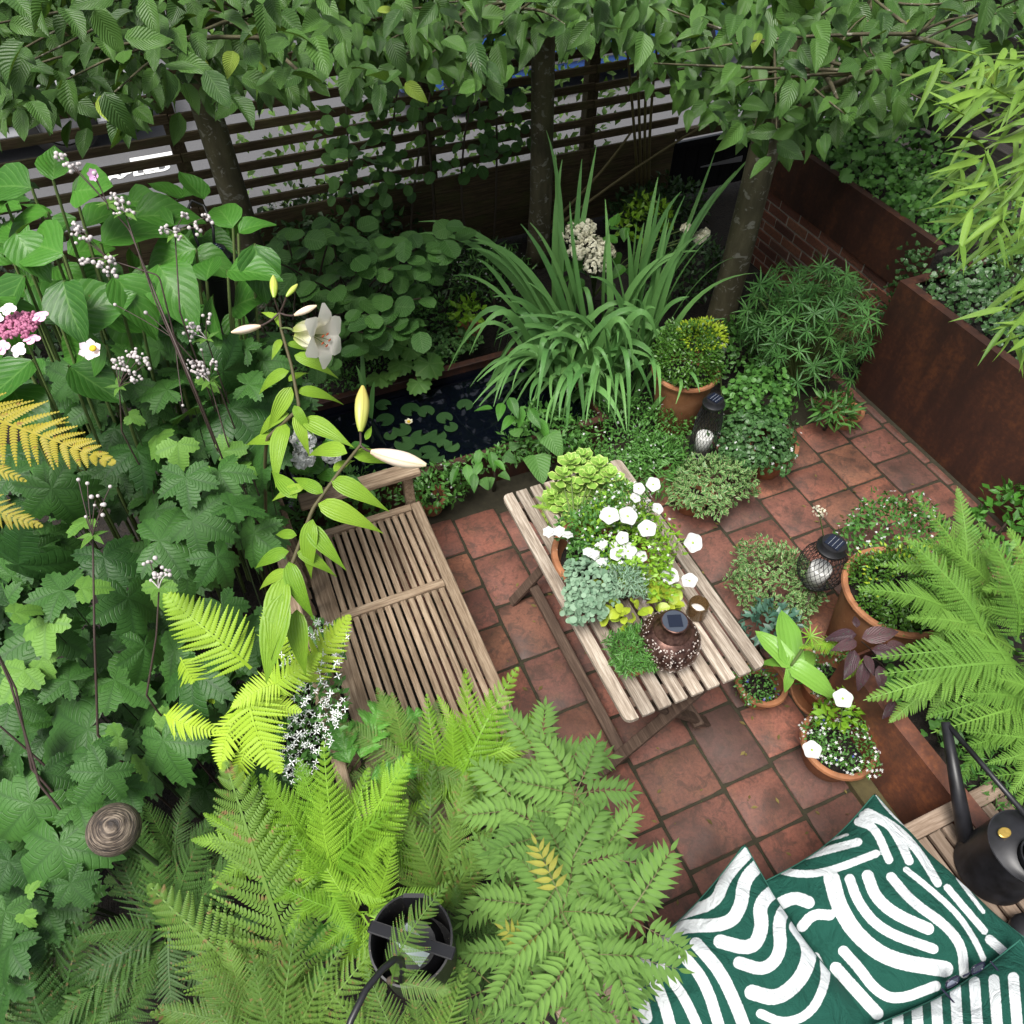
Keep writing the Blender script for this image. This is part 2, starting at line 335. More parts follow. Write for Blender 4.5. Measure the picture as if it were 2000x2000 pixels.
KNOWN = {.45: [1.62, 1.87, 2.115, 2.36], .73: [.70, 1.0, 1.32, 1.63, 1.965, 2.295, 2.60], .98: [.49, .72, .96], 1.30: [.49, .735, 1.06], 1.555: [.51, .755, 1.01], 1.83: [1.97], 2.09: [1.62, 1.92], 2.40: [1.75, 2.055], 2.66: [1.70, 1.93, 2.17], 2.945: [1.62, 1.93, 2.23], 3.20: [1.53, 1.775, 2.025, 2.26, 2.41], .30: [2.36]}
def tile_mesh(w, l):
    mb = MB(); out = []; k = 5; j = lambda: random.uniform(-.0016, .0016)
    for (ax, ay), (bx, by) in (((-1, -1), (1, -1)), ((1, -1), (1, 1)), ((1, 1), (-1, 1)), ((-1, 1), (-1, -1))):
        for i in range(k):
            t = i/k; c = .0035 if i == 0 else 0; out.append((((ax+(bx-ax)*t)*w/2)*(1-c/w*2)+j(), ((ay+(by-ay)*t)*l/2)*(1-c/l*2)+j()))
    n = len(out); ins = [(x*(1-.010/w)+j()*.5, y*(1-.010/l)+j()*.5) for x, y in out]
    mb.v = [(x, y, -.022) for x, y in out]+[(x, y, -.004) for x, y in out]+[(x, y, random.uniform(-.0008, .0004)) for x, y in ins]
    mb.f = [(i, (i+1) % n, n+(i+1) % n, n+i) for i in range(n)]+[(n+i, n+(i+1) % n, 2*n+(i+1) % n, 2*n+i) for i in range(n)]+[tuple(range(2*n, 3*n))]; mb.m = [0]*len(mb.f)
    return mb.build('tile', m_tile, ang=50)
_tc = {}
def place_tile(x0, x1, y0, y1):
    g = .0072; w, l = round(x1-x0-2*g, 3), round(y1-y0-2*g, 3)
    if l < .03: return
    k = (w, l)
    if k not in _tc: _tc[k] = tile_mesh(w, l)
    part('tile', _tc[k], patio, TR((x0+x1)/2, (y0+y1)/2, random.uniform(-.002, .002), random.uniform(-.006, .006), random.uniform(-.004, .004), random.uniform(-.004, .004)))
for a, b in zip(XS[:-1], XS[1:]):
    ys = list(KNOWN.get(a, []))
    while ys[0] > .0: ys.insert(0, ys[0]-random.choice((.245, .25, .31, .27)))
    while ys[-1] < 2.45: ys.append(ys[-1]+random.choice((.245, .26, .30, .31)))
    ys[-1] = min(ys[-1], 2.78) if a < 1.5 else ys[-1]
    for y0, y1 in zip(ys[:-1], ys[1:]): place_tile(a, b, y0, min(y1, 2.79))
for i in range(14): place_tile(3.482, 3.545, .2+i*.19, .2+(i+1)*.19)
# ------------------------------------------------------------------ slatted fence
fence = thing('slatted_fence', 'tall dark timber fence of open horizontal slats over solid lower boards', 'fence', (0, 5.27, 0))
posts = [-3.4, -1.75, -.08, 1.58, 2.88]
edges = [-5, -3.4, -1.75, -.08, 1.58, 2.88, 3.66]
for a, b in zip(edges[:-1], edges[1:]):
    L = b-a-.004
    sl = MB().box((-.0275, 0, -.011), (.0275, L, .011), 0, .003).build('slat', m_fence)
    for i in range(12):
        z = .70+i*.1205
        part('slat', sl, fence, frame((a+.002, 5.27+random.uniform(-.003, .003), z-.0275+random.uniform(-.004, .004)), (1, 0, random.uniform(-.003, .003)), (0, -1, 0)))
    for j in range(5):
        bd = MB().box((-.058, 0, -.012), (.058, L, .012), 0, .003).build('board', m_fence)
        part('board', bd, fence, frame((a+.002, 5.272+random.uniform(-.003, .003), .03+.585-.06-j*.119-.03), (1, 0, 0), (0, -1, 0)))
for x in posts: part('post', MB().box((-.045, -.045, 0), (.045, .045, 2.1), 0, .004).build('post', m_fence), fence, TR(x, 5.335, -.03))
# low gate at the fence end
gate = thing('low_gate', 'low black gate with a grey strap at the end of the slatted fence', 'gate', (4.0, 5.3, 0))
for i in range(9): part('board', MB().box((-.062, -.012, 0), (.062, .012, .46), 0, .003).build('board', m_blackgloss), gate, TR(3.74+i*.128, 5.3, .02))
part('top_rail', MB().bar((3.665, 5.28, .555), (4.9, 5.28, .555), .05, .07, 0, (0, 0, 1)).build('top_rail', m_fence), gate)
part('cross_rail', MB().bar((3.66, 5.268, .47), (4.9, 5.268, .47), .035, .05, 0, (0, 0, 1)).build('cross_rail', m_blackgloss), gate)
_s = MB(); _s.box((0, 0, 0), (.42, .006, .05)); _s.v[0] = (0, 0, .022); _s.v[3] = (0, .006, .022); _s.v[4] = (0, 0, .03); _s.v[7] = (0, .006, .03)
part('hinge_strap', _s.build('hinge_strap', m_grey), gate, TR(3.97, 5.272, .21))
# ------------------------------------------------------------------ brick wall with corten band
bw = thing('brick_wall', 'low red brick wall with pale mortar under the rear rusty steel planter', 'wall', (3.9, 4, 0))
part('mortar_core', MB().box((3.818, 2.7, -.03), (4.02, 4.25, .555)).build('mortar_core', m_mortar), bw)
_bm = MB().box((0, -.1065, -.032), (.1, .1065, .032), 0, .004).build('brick', m_brick); _bh = MB().box((0, -.05, -.032), (.1, .05, .032), 0, .004).build('brick', m_brick)
for c in range(8):
    z = .035+c*.0745-.03; y = 2.7+(.0 if c % 2 else .1125)
    while y+.225 <= 4.25:
        part('brick', _bm, bw, TR(3.813+random.uniform(-.003, .002), y+.1125, z)); y += .225
    if 4.25-y > .05: part('brick', _bm, bw, TR(3.813, (y+4.25)/2, z) @ Matrix.Diagonal((1, (4.25-y-.008)/.213, 1, 1)))
    if c % 2 == 0: part('brick', _bh, bw, TR(3.813, 2.757, z))
up = thing('rear_corten_planter', 'dark rusty steel planter raised on the brick wall', 'planter', (4.2, 3.7, .56))
part('front_panel', MB().box((3.80, 2.70, .562), (3.812, 4.25, .925)).build('front_panel', m_cort), up)
part('top_flange', MB().box((3.80, 2.70, .9255), (3.85, 4.25, .931)).build('top_flange', m_cort), up)
part('soil', MB().box((3.813, 2.70, .56), (4.6, 4.238, .86)).build('soil', m_soil), up)
part('end_panel', MB().box((3.8125, 4.2385, .562), (4.6, 4.25, .925)).build('end_panel', m_cort), up)
np_ = thing('near_corten_planter', 'tall rusty steel planter beside the patio on the right', 'planter', (4, 1.2, 0))
part('front_panel', MB().box((3.572, -1.2, -.03), (3.584, 2.67, .77)).build('front_panel', m_cort), np_)
part('end_panel', MB().box((3.5845, 2.658, -.03), (4.6, 2.67, .77)).build('end_panel', m_cort), np_)
part('top_flange', MB().box((3.572, -1.2, .7705), (3.63, 2.67, .776)).build('top_flange', m_cort), np_)
part('end_flange', MB().box((3.6305, 2.61, .7705), (4.6, 2.67, .776)).build('end_flange', m_cort), np_)
part('soil', MB().box((3.586, -1.2, 0), (4.6, 2.655, .72)).build('soil', m_soil), np_)
lp = thing('low_corten_planter', 'low rust-orange steel planter along the right of the patio', 'planter', (2.2, 0, 0))
part('front_panel', MB().box((1.895, -1.5, -.03), (1.905, .90, .42)).build('front_panel', m_cort2), lp)
part('top_flange', MB().box((1.895, -1.5, .4205), (1.965, .90, .426)).build('top_flange', m_cort2), lp)
part('end_panel', MB().box((1.906, .89, -.03), (3.2, .90, .42)).build('end_panel', m_cort2), lp)
part('soil', MB().box((1.907, -1.5, 0), (3.2, .889, .36)).build('soil', m_soil), lp)
part('plinth', MB().box((1.80, -1.5, -.03), (1.894, .80, .035), 0, .006).build('plinth', plain('mossy_stone', (.075, .060, .022), .9, noise=.5, nscale=30)), lp)
# neighbour's fence behind planters
nf = thing('neighbour_fence', 'grey weathered plank fence half hidden behind the planters', 'fence', (4.65, 3, 0))
m_gw = wood('grey_fence_wood', (.02, .018, .015), (.055, .05, .045), (.11, .10, .09))
for i in range(11):
    part('plank', MB().bar((4.62+.02*(i % 2), -1.5, .55+i*.135), (4.62+.02*(i % 2), 5.3, .55+i*.135), .10, .02, 0, (1, 0, 0)).build('plank', m_gw), nf)
for y in (.2, 1.9, 3.6, 5.2): part('post', MB().box((4.66, y-.05, 0), (4.76, y+.05, 2.05)).build('post', m_gw), nf)
# ------------------------------------------------------------------ pond
pond = thing('raised_pond', 'raised rusty steel edged rectangular pond with dark water', 'pond', (.8, 3.2, 0))
X0, X1, Y0, Y1 = -.55, 1.75, 2.80, 3.56
part('front_wall', MB().box((X0, Y0-.02, -.03), (X1, Y0, .235)).build('front_wall', m_cort), pond)
part('back_wall', MB().box((X0, Y1, -.03), (X1, Y1+.02, .235)).build('back_wall', m_cort), pond)
part('side_wall', MB().box((X0-.02, Y0-.02, -.03), (X0-.0005, Y1+.02, .235)).build('side_wall', m_cort), pond)
part('side_wall', MB().box((X1+.0005, Y0-.02, -.03), (X1+.02, Y1+.02, .235)).build('side_wall', m_cort), pond)
part('rim', MB().box((X0-.03, Y0-.035, .2355), (X1+.03, Y0+.012, .25), 0, .003).build('rim', m_cort), pond)
part('rim', MB().box((X0-.03, Y1-.012, .2355), (X1+.03, Y1+.035, .25), 0, .003).build('rim', m_cort), pond)
_wv = [(X0, Y0, .185), (X1, Y0, .185), (X1, Y1, .185), (X0, Y1, .185)]
part('water', npmesh('water', _wv, [(0, 1, 2, 3)], m_water, smooth=False), pond)
# ------------------------------------------------------------------ table
TX0, TX1, TY0, TY1, TZ = .82, 1.425, .90, 2.07, .72
tab = thing('folding_table', 'weathered slatted folding wooden table in the middle of the patio', 'table', ((TX0+TX1)/2, (TY0+TY1)/2, 0))
ns = 9; pit = (TX1-TX0+.012)/ns; sw = pit-.017; L = TY1-TY0
def slat_round(w, l, h, side):    # rounded outer corners at the ends
    mb = MB(); r = .028; pts = []
    xs = -w/2, w/2
    out = []
    def corner(cx, cy, a0):
        for i in range(5):
            a = a0+i*math.pi/8; out.append((cx+r*math.cos(a), cy+r*math.sin(a)))
    if side > 0:
        out += [(-w/2, 0)]; corner(w/2-r, r, -math.pi/2); corner(w/2-r, l-r, 0); out += [(-w/2, l)]
    else:
        out += [(w/2, l)]; corner(-w/2+r, l-r, math.pi/2); corner(-w/2+r, r, math.pi); out += [(w/2, 0)]
    n = len(out); mb.v = [(x, y, -h) for x, y in out]+[(x, y, 0) for x, y in out]
    mb.f = [tuple(range(n-1, -1, -1)), tuple(range(n, 2*n))]+[(i, (i+1) % n, n+(i+1) % n, n+i) for i in range(n)]; mb.m = [0]*len(mb.f)
    return mb.build('slat', m_table)
for i in range(ns):
    x = TX0+pit*i+sw/2
    me = slat_round(sw, L, .02, 1) if i == ns-1 else slat_round(sw, L, .02, -1) if i == 0 else MB().box((-sw/2, 0, -.02), (sw/2, L, 0), 0, .003).build('slat', m_table)
    part('slat', me, tab, TR(x, TY0, TZ+random.uniform(-.001, .001)))
for y in (TY0+.07, (TY0+TY1)/2, TY1-.07): part('batten', MB().box((TX0+.03, y-.02, TZ-.045), (TX1-.03, y+.02, TZ-.0205)).build('batten', m_tleg), tab)
lx = (TX0+.05, TX1-.05)
for x in (TX0+.1, TX1-.1):   # crossed legs in the y-z plane at each side, joined by floor rails
    pass
xm = (TX0+TX1)/2
for y in (TY0+.09, TY1-.11):
    part('leg', MB().bar((TX0+.0, y, 0), (TX1-.06, y, TZ-.05), .022, .05, 0, (0, 1, 0)).build('leg', m_tleg), tab)
    part('leg', MB().bar((TX1-.03, y+.026, 0), (TX0+.06, y+.026, TZ-.05), .022, .05, 0, (0, 1, 0)).build('leg', m_tleg), tab)
part('stretcher', MB().bar((.935, TY0+.08, .10), (.935, TY1-.09, .10), .028, .05, 0, (1, 0, 0)).build('stretcher', m_tleg), tab)
part('stretcher', MB().bar((1.31, TY0+.08, .10), (1.31, TY1-.09, .10), .028, .05, 0, (1, 0, 0)).build('stretcher', m_tleg), tab)
# ------------------------------------------------------------------ garden bench
bn = thing('garden_bench', 'weathered slatted wooden garden bench with armrest facing the table', 'bench', (.25, 1.7, 0))
BX0, BX1, BY0, BY1, BZ = -.06, .525, .92, 2.44, .42
part('front_rail', MB().box((0, 0, -.03), (.05, BY1-BY0, 0), 0, .004).build('front_rail', m_bench), bn, TR(BX1-.05, BY0, BZ+.004))
part('back_rail', MB().box((0, 0, -.03), (.085, BY1-BY0-.04, 0), 0, .004).build('back_rail', m_bench), bn, TR(BX0-.03, BY0, BZ+.004))
part('end_rail', MB().box((-.019, 0, -.03), (.019, BX1-BX0-.11, 0), 0, .003).build('end_rail', m_bench), bn, frame((BX1-.0515, BY1-.02, BZ+.006), (-1, 0, 0), (0, 0, 1)))
part('cross_rail', MB().box((-.021, 0, -.04), (.021, BX1-BX0-.105, 0), 0, .003).build('cross_rail', m_bench), bn, frame((BX1-.0515, 1.93, BZ+.006), (-1, 0, 0), (0, 0, 1)))
part('end_rail', MB().box((-.02, 0, -.03), (.02, BX1-BX0-.11, 0), 0, .003).build('end_rail', m_bench), bn, frame((BX1-.0515, BY0+.02, BZ+.006), (-1, 0, 0), (0, 0, 1)))
nb = 13; x0, x1 = BX0+.057, BX1-.055; pt = (x1-x0)/nb
for a, b in ((BY0+.042, 1.907), (1.953, BY1-.041)):
    sl = MB().box((-(pt-.011)/2, 0, -.02), ((pt-.011)/2, b-a, 0), 0, .003).build('seat_slat', m_bench)
    for i in range(nb): part('seat_slat', sl, bn, TR(x0+pt*(i+.5), a, BZ+random.uniform(-.002, .002)))
arm_y = BY1+.035
for y in (arm_y, BY0-.04):
    part('armrest', MB().box((-.045, 0, -.028), (.045, .58, 0), 0, .005).build('armrest', m_bench), bn, frame((BX1+.025, y, .63), (-1, 0, 0), (0, 0, 1)))
    part('leg', MB().box((-.024, -.024, 0), (.024, .024, .60), 0, .004).build('leg', m_bench), bn, TR(BX1-.04, y, 0))
    part('leg', MB().box((-.024, -.024, 0), (.024, .024, .95), 0, .004).build('leg', m_bench), bn, TR(BX0-.06, y, 0, 0, 0, 0))
part('back_top_rail', MB().box((-.02, 0, -.03), (.02, BY1-BY0, .03), 0, .005).build('back_top_rail', m_bench), bn, TR(BX0-.09, BY0, .9))
for i in range(16): part('back_slat', MB().box((-.009, -.02, 0), (.009, .02, .45), 0, .002).build('back_slat', m_bench), bn, TR(BX0-.05, BY0+.06+i*.092, .43, 0, 0, -.09))
# ------------------------------------------------------------------ low slatted bench on the right
b2 = thing('low_slatted_bench', 'low slatted wooden bench under the cushions and watering can', 'bench', (1.3, 0, 0))
part('end_rail', MB().box((-.03, 0, -.03), (.03, 1.85, 0), 0, .003).build('end_rail', m_bench2), b2, frame((2.1, .235, .425), (-1, 0, 0), (0, 0, 1)))
part('cross_rail', MB().box((-.03, 0, -.03), (.03, 1.85, 0), 0, .003).build('cross_rail', m_bench2), b2, frame((2.1, -.17, .425), (-1, 0, 0), (0, 0, 1)))
part('end_rail', MB().box((-.03, 0, -.03), (.03, 1.85, 0), 0, .003).build('end_rail', m_bench2), b2, frame((2.1, -.65, .425), (-1, 0, 0), (0, 0, 1)))
for a, b in ((-.138, .203), (-.618, -.202)):
    sl = MB().box((-.024, 0, -.02), (.024, b-a, 0), 0, .003).build('seat_slat', m_bench2)
    for i in range(29): part('seat_slat', sl, b2, TR(2.06-i*.0625, a, .420+random.uniform(-.001, .001)))
for x in (.3, 1.78):
    for y in (.2, -.64): part('leg', MB().box((-.025, -.025, 0), (.025, .025, .394), 0, .003).build('leg', m_bench2), b2, TR(x, y, 0))
# ------------------------------------------------------------------ leaf templates (unit length along +Y, face +Z)
def leafT(W=.5, n=7, m=2, prof='ovate', fold=.12, curl=.25, wave=0., serr=0., pleat=0., npl=7, hook=0.):
    V = []; uv = []
    for i in range(n+1):
        t = i/n
        if prof == 'ovate': w = math.sin(math.pi*t**.72)**.85*(1-.12*t)
        elif prof == 'ell': w = math.sin(math.pi*t)**.65
        elif prof == 'lance': w = math.sin(math.pi*t**.62)**1.1
        elif prof == 'round': w = math.sqrt(max(0, 1-(2*t-1)**2))
        elif prof == 'heart': w = (1-t)**.6*min(1, (t*9)**.6)*1.25 if t > 0 else .55
        elif prof == 'strap': w = min(1, t*6+.5)*min(1, (1-t)*2.6)**.7
        elif prof == 'obov': w = math.sin(math.pi*t**1.5)**.8
        w = max(w, .015)*W/2
        if 0 < i < n: w *= 1+serr*(1 if i % 2 else -1)
        for j in range(-m, m+1):
            a = j/m; x = w*a; z = -fold*abs(x)*-1 if False else fold*abs(x)
            z += -curl*t*t*.6 + wave*math.sin(t*9+a*2)*abs(a)*W
            if pleat: z += pleat*math.sin((t-abs(a)*.28)*npl*2*math.pi)*min(1, 4*t*(1-t))
            y = t-hook*abs(a)*(1-t)*.1
            V.append((x, y, z)); uv.append((a/2+.5, t))
    k = 2*m+1; F = [(i*k+j, i*k+j+1, (i+1)*k+j+1, (i+1)*k+j) for i in range(n) for j in range(2*m)]
    return T(V, F, uv)
def palmT(seed=0, lobes=((0, 1.0, 40), (62, .92, 38), (-62, .92, 38), (122, .74, 37), (-122, .74, 37)), teeth=30, droop=.35, sinus=.46, rings=(0, .3, .6, .85, 1), na=152, ta=.075):
    rg = random.Random(seed); V = []; uv = []
    ax = sorted([l[0] for l in lobes]); lob = [(a+rg.uniform(-5, 5), L*rg.uniform(.9, 1.08), w) for a, L, w in lobes]
    anchors = [-180]+sorted(l[0] for l in lob)+[180]; nl = len(lob)
    tl = rg.uniform(-.15, .15)
    for ri, f in enumerate(rings):
        for i in range(na):
            th = -180+360*i/na; r = 0
            for a, L, w in lob:
                d = abs(((th-a+180) % 360)-180); r = max(r, L*max(sinus*.9 if d < 60 else .12, 1-(d/w)**1.5*(1-sinus)))
            if abs(th) > 158: r *= max(.12, 1-(abs(th)-158)/22*.9)
            tr = abs(((th*teeth/180.) % 2)-1); rr = r*f*(1+(ta*(tr*2-1) if f > .9 else 0)+(rg.uniform(-.02, .02) if f > .9 else 0))
            x = rr*math.sin(math.radians(th)); y = rr*math.cos(math.radians(th))
            U = 0
            for q in range(len(anchors)-1):
                if anchors[q] <= th <= anchors[q+1]: U = (q+(th-anchors[q])/(anchors[q+1]-anchors[q]))/(nl+1); break
            ph = U*(nl+1); ridge = abs(ph-round(ph))
            z = -droop*rr*rr*.7+.07*math.sin(2.3*math.radians(th)+seed*1.7)*rr*rr+.05*rr*min(ridge*2, .8)*(1-rr*.3)+tl*x*.4+.03*math.sin(7*x+3*y+seed)*rr
            V.append((x, y, z)); uv.append((U, rr))
    nr = len(rings)
    F = [(r*na+i, r*na+(i+1) % na, (r+1)*na+(i+1) % na, (r+1)*na+i) for r in range(nr-1) for i in range(na)]
    return T(V, F, uv)
def fernT(npair=26, npin=13, W=.32, stalk=.14, arch=.35, pitch=62, droop=.25, seed=0, plump=.46, tipw=.06, fold=.1, gap=.40):
    rg = random.Random(seed); V = []; F = []; uv = []
    def add(pts, fs, t):
        n = len(V); V.extend(pts); F.extend(tuple(i+n for i in f) for f in fs); uv.extend([(.5, t)]*len(pts))
    def rach(t): return np.array([.02*math.sin(3*t+seed), t-.0, .25*arch*4*t*(1-t)*.6-arch*.45*t*t*t])
    N_ = 16
    for i in range(N_):
        a, b = rach(i/N_), rach((i+1)/N_); w0 = .010*(1-i/N_)+.002; w1 = .010*(1-(i+1)/N_)+.002
        add([a+[-w0, 0, .003], a+[w0, 0, .003], b+[w1, 0, .003], b+[-w1, 0, .003]], [(0, 1, 2, 3)], 0)
    for i in range(npair):
        u = (i+.3)/npair; t = stalk+(1-stalk)*(1-(1-u)**1.12)
        prof = (min(1, .62+u*1.6))*((1-u)**.82*.96+tipw*(1-u)); Lp = W*prof
        if Lp < .012: continue
        for s in (-1, 1):
            o = rach(t); ang = math.radians(pitch-18*u+rg.uniform(-5, 5)); d = np.array([s*math.sin(ang), math.cos(ang), -droop*.3+rg.uniform(-.24, .2)]); d /= np.linalg.norm(d)
            up = nrm(np.array([-s*fold, 0, 1])); side = np.cross(up, d); k = max(3, int(npin*(.45+.55*prof)))
            pw = (1-stalk)/npair*plump*1.12
            n0 = len(V)
            for j in range(k):
                v = (j+.5)/k; c = o+d*Lp*v+np.array([0, 0, -droop*Lp*v*v*.8]); hw = Lp/k*gap; ln = pw*(1-v**2.2)*1.02+.003
                for s2 in (-1, 1):
                    dd = side*s2*math.cos(.35)+d*math.sin(.35)
                    p0 = c-d*hw; p1 = c+d*hw; q = c+dd*ln*.62; e = c+dd*ln
                    add([p0, p1, q+d*hw*.95, e+d*hw*.35-[0, 0, .004], e-d*hw*.35-[0, 0, .004], q-d*hw*.95], [(0, 1, 2, 5), (5, 2, 3, 4)], v)
    return T(V, F, uv)
def pinnateT(npair=8, L=.35, W=.088, seed=0, arch=.25, stalk=.22):
    rg = random.Random(seed); base = leafT(W/L*1.1, 6, 2, 'lance', .5, .35, pleat=.012, npl=8); ts = []
    V = []; F = []
    def rach(t): return np.array([0, t, arch*(t*(1-t))*.8-arch*.35*t**3])
    for i in range(10):
        a, b = rach(i/10*.9), rach((i+1)/10*.9); n = len(V); w = .006*(1-i/14)
        V += [a+[-w, 0, 0], a+[w, 0, 0], b+[w*.9, 0, 0], b+[-w*.9, 0, 0]]; F.append((n, n+1, n+2, n+3))
    ts.append(T(V, F, np.full((len(V), 2), .5), [1]*len(F)))
    for i in range(npair):
        u = i/npair; t = stalk+(.90-stalk)*u
        l = L*(1.0-.25*abs(u-.35)-.6*max(0, u-.6))
        for s in (-1, 1):
            ang = math.radians(68-30*u+rg.uniform(-5, 5)); d = (s*math.sin(ang), math.cos(ang), rg.uniform(-.28, -.02))
            ts.append(base.xf(frame(rach(t), d, (rg.uniform(-.2, .2)-s*.12, 0, 1), l)))
    ts.append(base.xf(frame(rach(.9), (0, 1, -.1), (0, 0, 1), L*.62)))
    return tjoin(ts)
def acanthT(seed=0, nl=5, W=.62):
    rg = random.Random(seed); n = 60; m = 3; V = []; uv = []
    for i in range(n+1):
        t = i/n; env = math.sin(math.pi*t**.62)**.7
        ph = (t*nl*1.0) % 1; lobe = .38+.62*math.sin(math.pi*ph)**.8
        teeth = 1+.13*(1 if i % 2 else -1)*(0 < i < n)
        w = max(.012, env*lobe*teeth)*W/2
        for j in range(-m, m+1):
            a = j/m; V.append((w*a, t+abs(a)*w*.45, .25*w*abs(a)-.45*t*t*.5+.05*math.sin(t*30)*abs(a))); uv.append((a/2+.5, t))
    k = 2*m+1; F = [(i*k+j, i*k+j+1, (i+1)*k+j+1, (i+1)*k+j) for i in range(n) for j in range(2*m)]
    return T(V, F, uv)
def diskT(n=10, r=1., cup=.15, lob=0, la=0.):
    V = [(0, 0, 0)]; uv = [(.5, 0)]; F = []
    for k, f in enumerate((.5, 1)):
        for i in range(n):
            a = 2*math.pi*i/n; rr = f*r*(1+la*math.cos(lob*a)*(f == 1)); V.append((rr*math.cos(a), rr*math.sin(a), cup*rr*rr)); uv.append((.5+.5*math.cos(a)*f, .5+.5*math.sin(a)*f))
    for i in range(0, n, 2): F.append((0, 1+i, 1+(i+1) % n, 1+(i+2) % n))
    for i in range(n): F.append((1+i, 1+n+i, 1+n+(i+1) % n, 1+(i+1) % n))
    return T(V, F, uv)
def ballT(n=8, m=5, sx=1, sz=1, rough=0., seed=0):
    rg = random.Random(seed); V = []; uv = []
    for i in range(m+1):
        ph = math.pi*i/m
        for j in range(n):
            a = 2*math.pi*j/n; r = 1+rg.uniform(-rough, rough); V.append((sx*r*math.sin(ph)*math.cos(a), sx*r*math.sin(ph)*math.sin(a), -sz*math.cos(ph)*r)); uv.append((j/n, i/m))
    F = [(i*n+j, i*n+(j+1) % n, (i+1)*n+(j+1) % n, (i+1)*n+j) for i in range(m) for j in range(n)]
    return T(V, F, uv)
def budT(n=10, m=9, r=.16, bulge=.45):      # lily bud along +Y, unit length
    V = []; uv = []
    for i in range(m+1):
        t = i/m; w = r*math.sin(math.pi*min(1, t*.93+.04)**(.9))**.6*(.75+.35*t if t < .7 else 1.0-(t-.7)*.6)
        for j in range(n):
            a = 2*math.pi*j/n; g = 1+.10*math.cos(3*a); V.append((w*g*math.cos(a), t, w*g*math.sin(a))); uv.append((j/n, t))
    F = [(i*n+j, i*n+(j+1) % n, (i+1)*n+(j+1) % n, (i+1)*n+j) for i in range(m) for j in range(n)]
    return T(V, F, uv)
def ribbon(pts, widths, up=(0, 0, 1), fold=.35, twist=0.):
    P = [np.array(p, float) for p in pts]; V = []; uv = []; n = len(P)
    for i, p in enumerate(P):
        d = nrm(P[min(i+1, n-1)]-P[max(i-1, 0)]); x = np.cross(d, up)
        x = nrm(x if np.linalg.norm(x) > 1e-3 else [1, 0, 0]); z = np.cross(x, d); a = twist*i/n; x, z = x*math.cos(a)+z*math.sin(a), z*math.cos(a)-x*math.sin(a)
        w = widths[i]
        V += [p-x*w+z*w*fold, p, p+x*w+z*w*fold]; uv += [(0, i/n), (.5, i/n), (1, i/n)]
    F = []
    for i in range(n-1):
        for j in range(2): F.append((i*3+j, i*3+j+1, i*3+4+j, i*3+3+j))
    return T(V, F, uv)
def bez(a, b, c, n=12):
    a, b, c = (np.array(q, float) for q in (a, b, c)); return [a*(1-t)**2+2*b*t*(1-t)+c*t*t for t in np.linspace(0, 1, n)]
ZUP = np.array([0, 0, 1.])
def imgdir(deg): a = math.radians(deg); return _R*math.cos(a)+_U*math.sin(a)
def aim(pos, deg, size, up=.7, jit=.3, rng=random, sx=None):
    n = nrm(-_F*(1-up)+ZUP*up)+np.array([rng.gauss(0, jit) for _ in range(3)]); d = imgdir(deg); d = d-nrm(n)*(d@nrm(n))
    if np.linalg.norm(d) < .2: d = imgdir(deg)
    return frame(pos, d, n, size, sx)
def rquat(rng=random): return nrm([rng.gauss(0, 1) for _ in range(3)])
def Z(ox, oy, s): return lambda x, y: ((ox+x*s)/KK, (oy+y*s)/KK)
zA = Z(0, 450, 700/1932); zB = Z(0, 900, 700/1932); zC = Z(0, 1400, 700/1932); zD = Z(600, 450, 700/1932); zE = Z(600, 1400, 700/1932)
def stems(name, parent, segs, r, mat, n=5):
    mb = MB()
    for pth in segs: mb.tube(pth, [r*(1-.4*i/max(1, len(pth)-1)) for i in range(len(pth))], n, 0, False)
    return part(name, mb.build(name, mat, True), parent)
def up_stem(base, top, sag=.3): 
    base = np.array(base, float); top = np.array(top, float); mid = base*(.5)+top*.5; mid[2] = base[2]+(top[2]-base[2])*(.5+sag*.5); mid[:2] = base[:2]*.65+top[:2]*.35
    return bez(base, mid, top, 8)
def bush_pts(c, r, n, inner=.55, low=-.2, rng=RNG):
    out = []
    while len(out) < n:
        v = rng.normal(size=3); v /= np.linalg.norm(v)
        if v[2] < low: continue
        lump = 1+.13*math.sin(5*v[0]+3*v[1]+c[0]*9)+.10*math.sin(9*v[1]-6*v[2]+c[1]*7)
        rr = (inner+(1-inner)*rng.random()**.5)*lump
        out.append((np.array(c)+v*np.array(r)*rr, v))
    return out
def bush_mesh(name, c, r, n, tpl, size, mats, inner=.55, low=-.2, hang=0., jit=.5, smooth=True, zmin=None):
    Ms = []
    for p, v in bush_pts(c, r, n, inner, low):
        if zmin is not None and p[2] < zmin: continue
        nn = v*.7+ZUP*.5+RNG.normal(size=3)*jit*.6; d = v*.6+RNG.normal(size=3)*.8+ZUP*-hang
        Ms.append(frame(p, d, nn, size*random.uniform(.7, 1.25)))
    return scatter(name, tpl, Ms, mats, smooth=smooth)
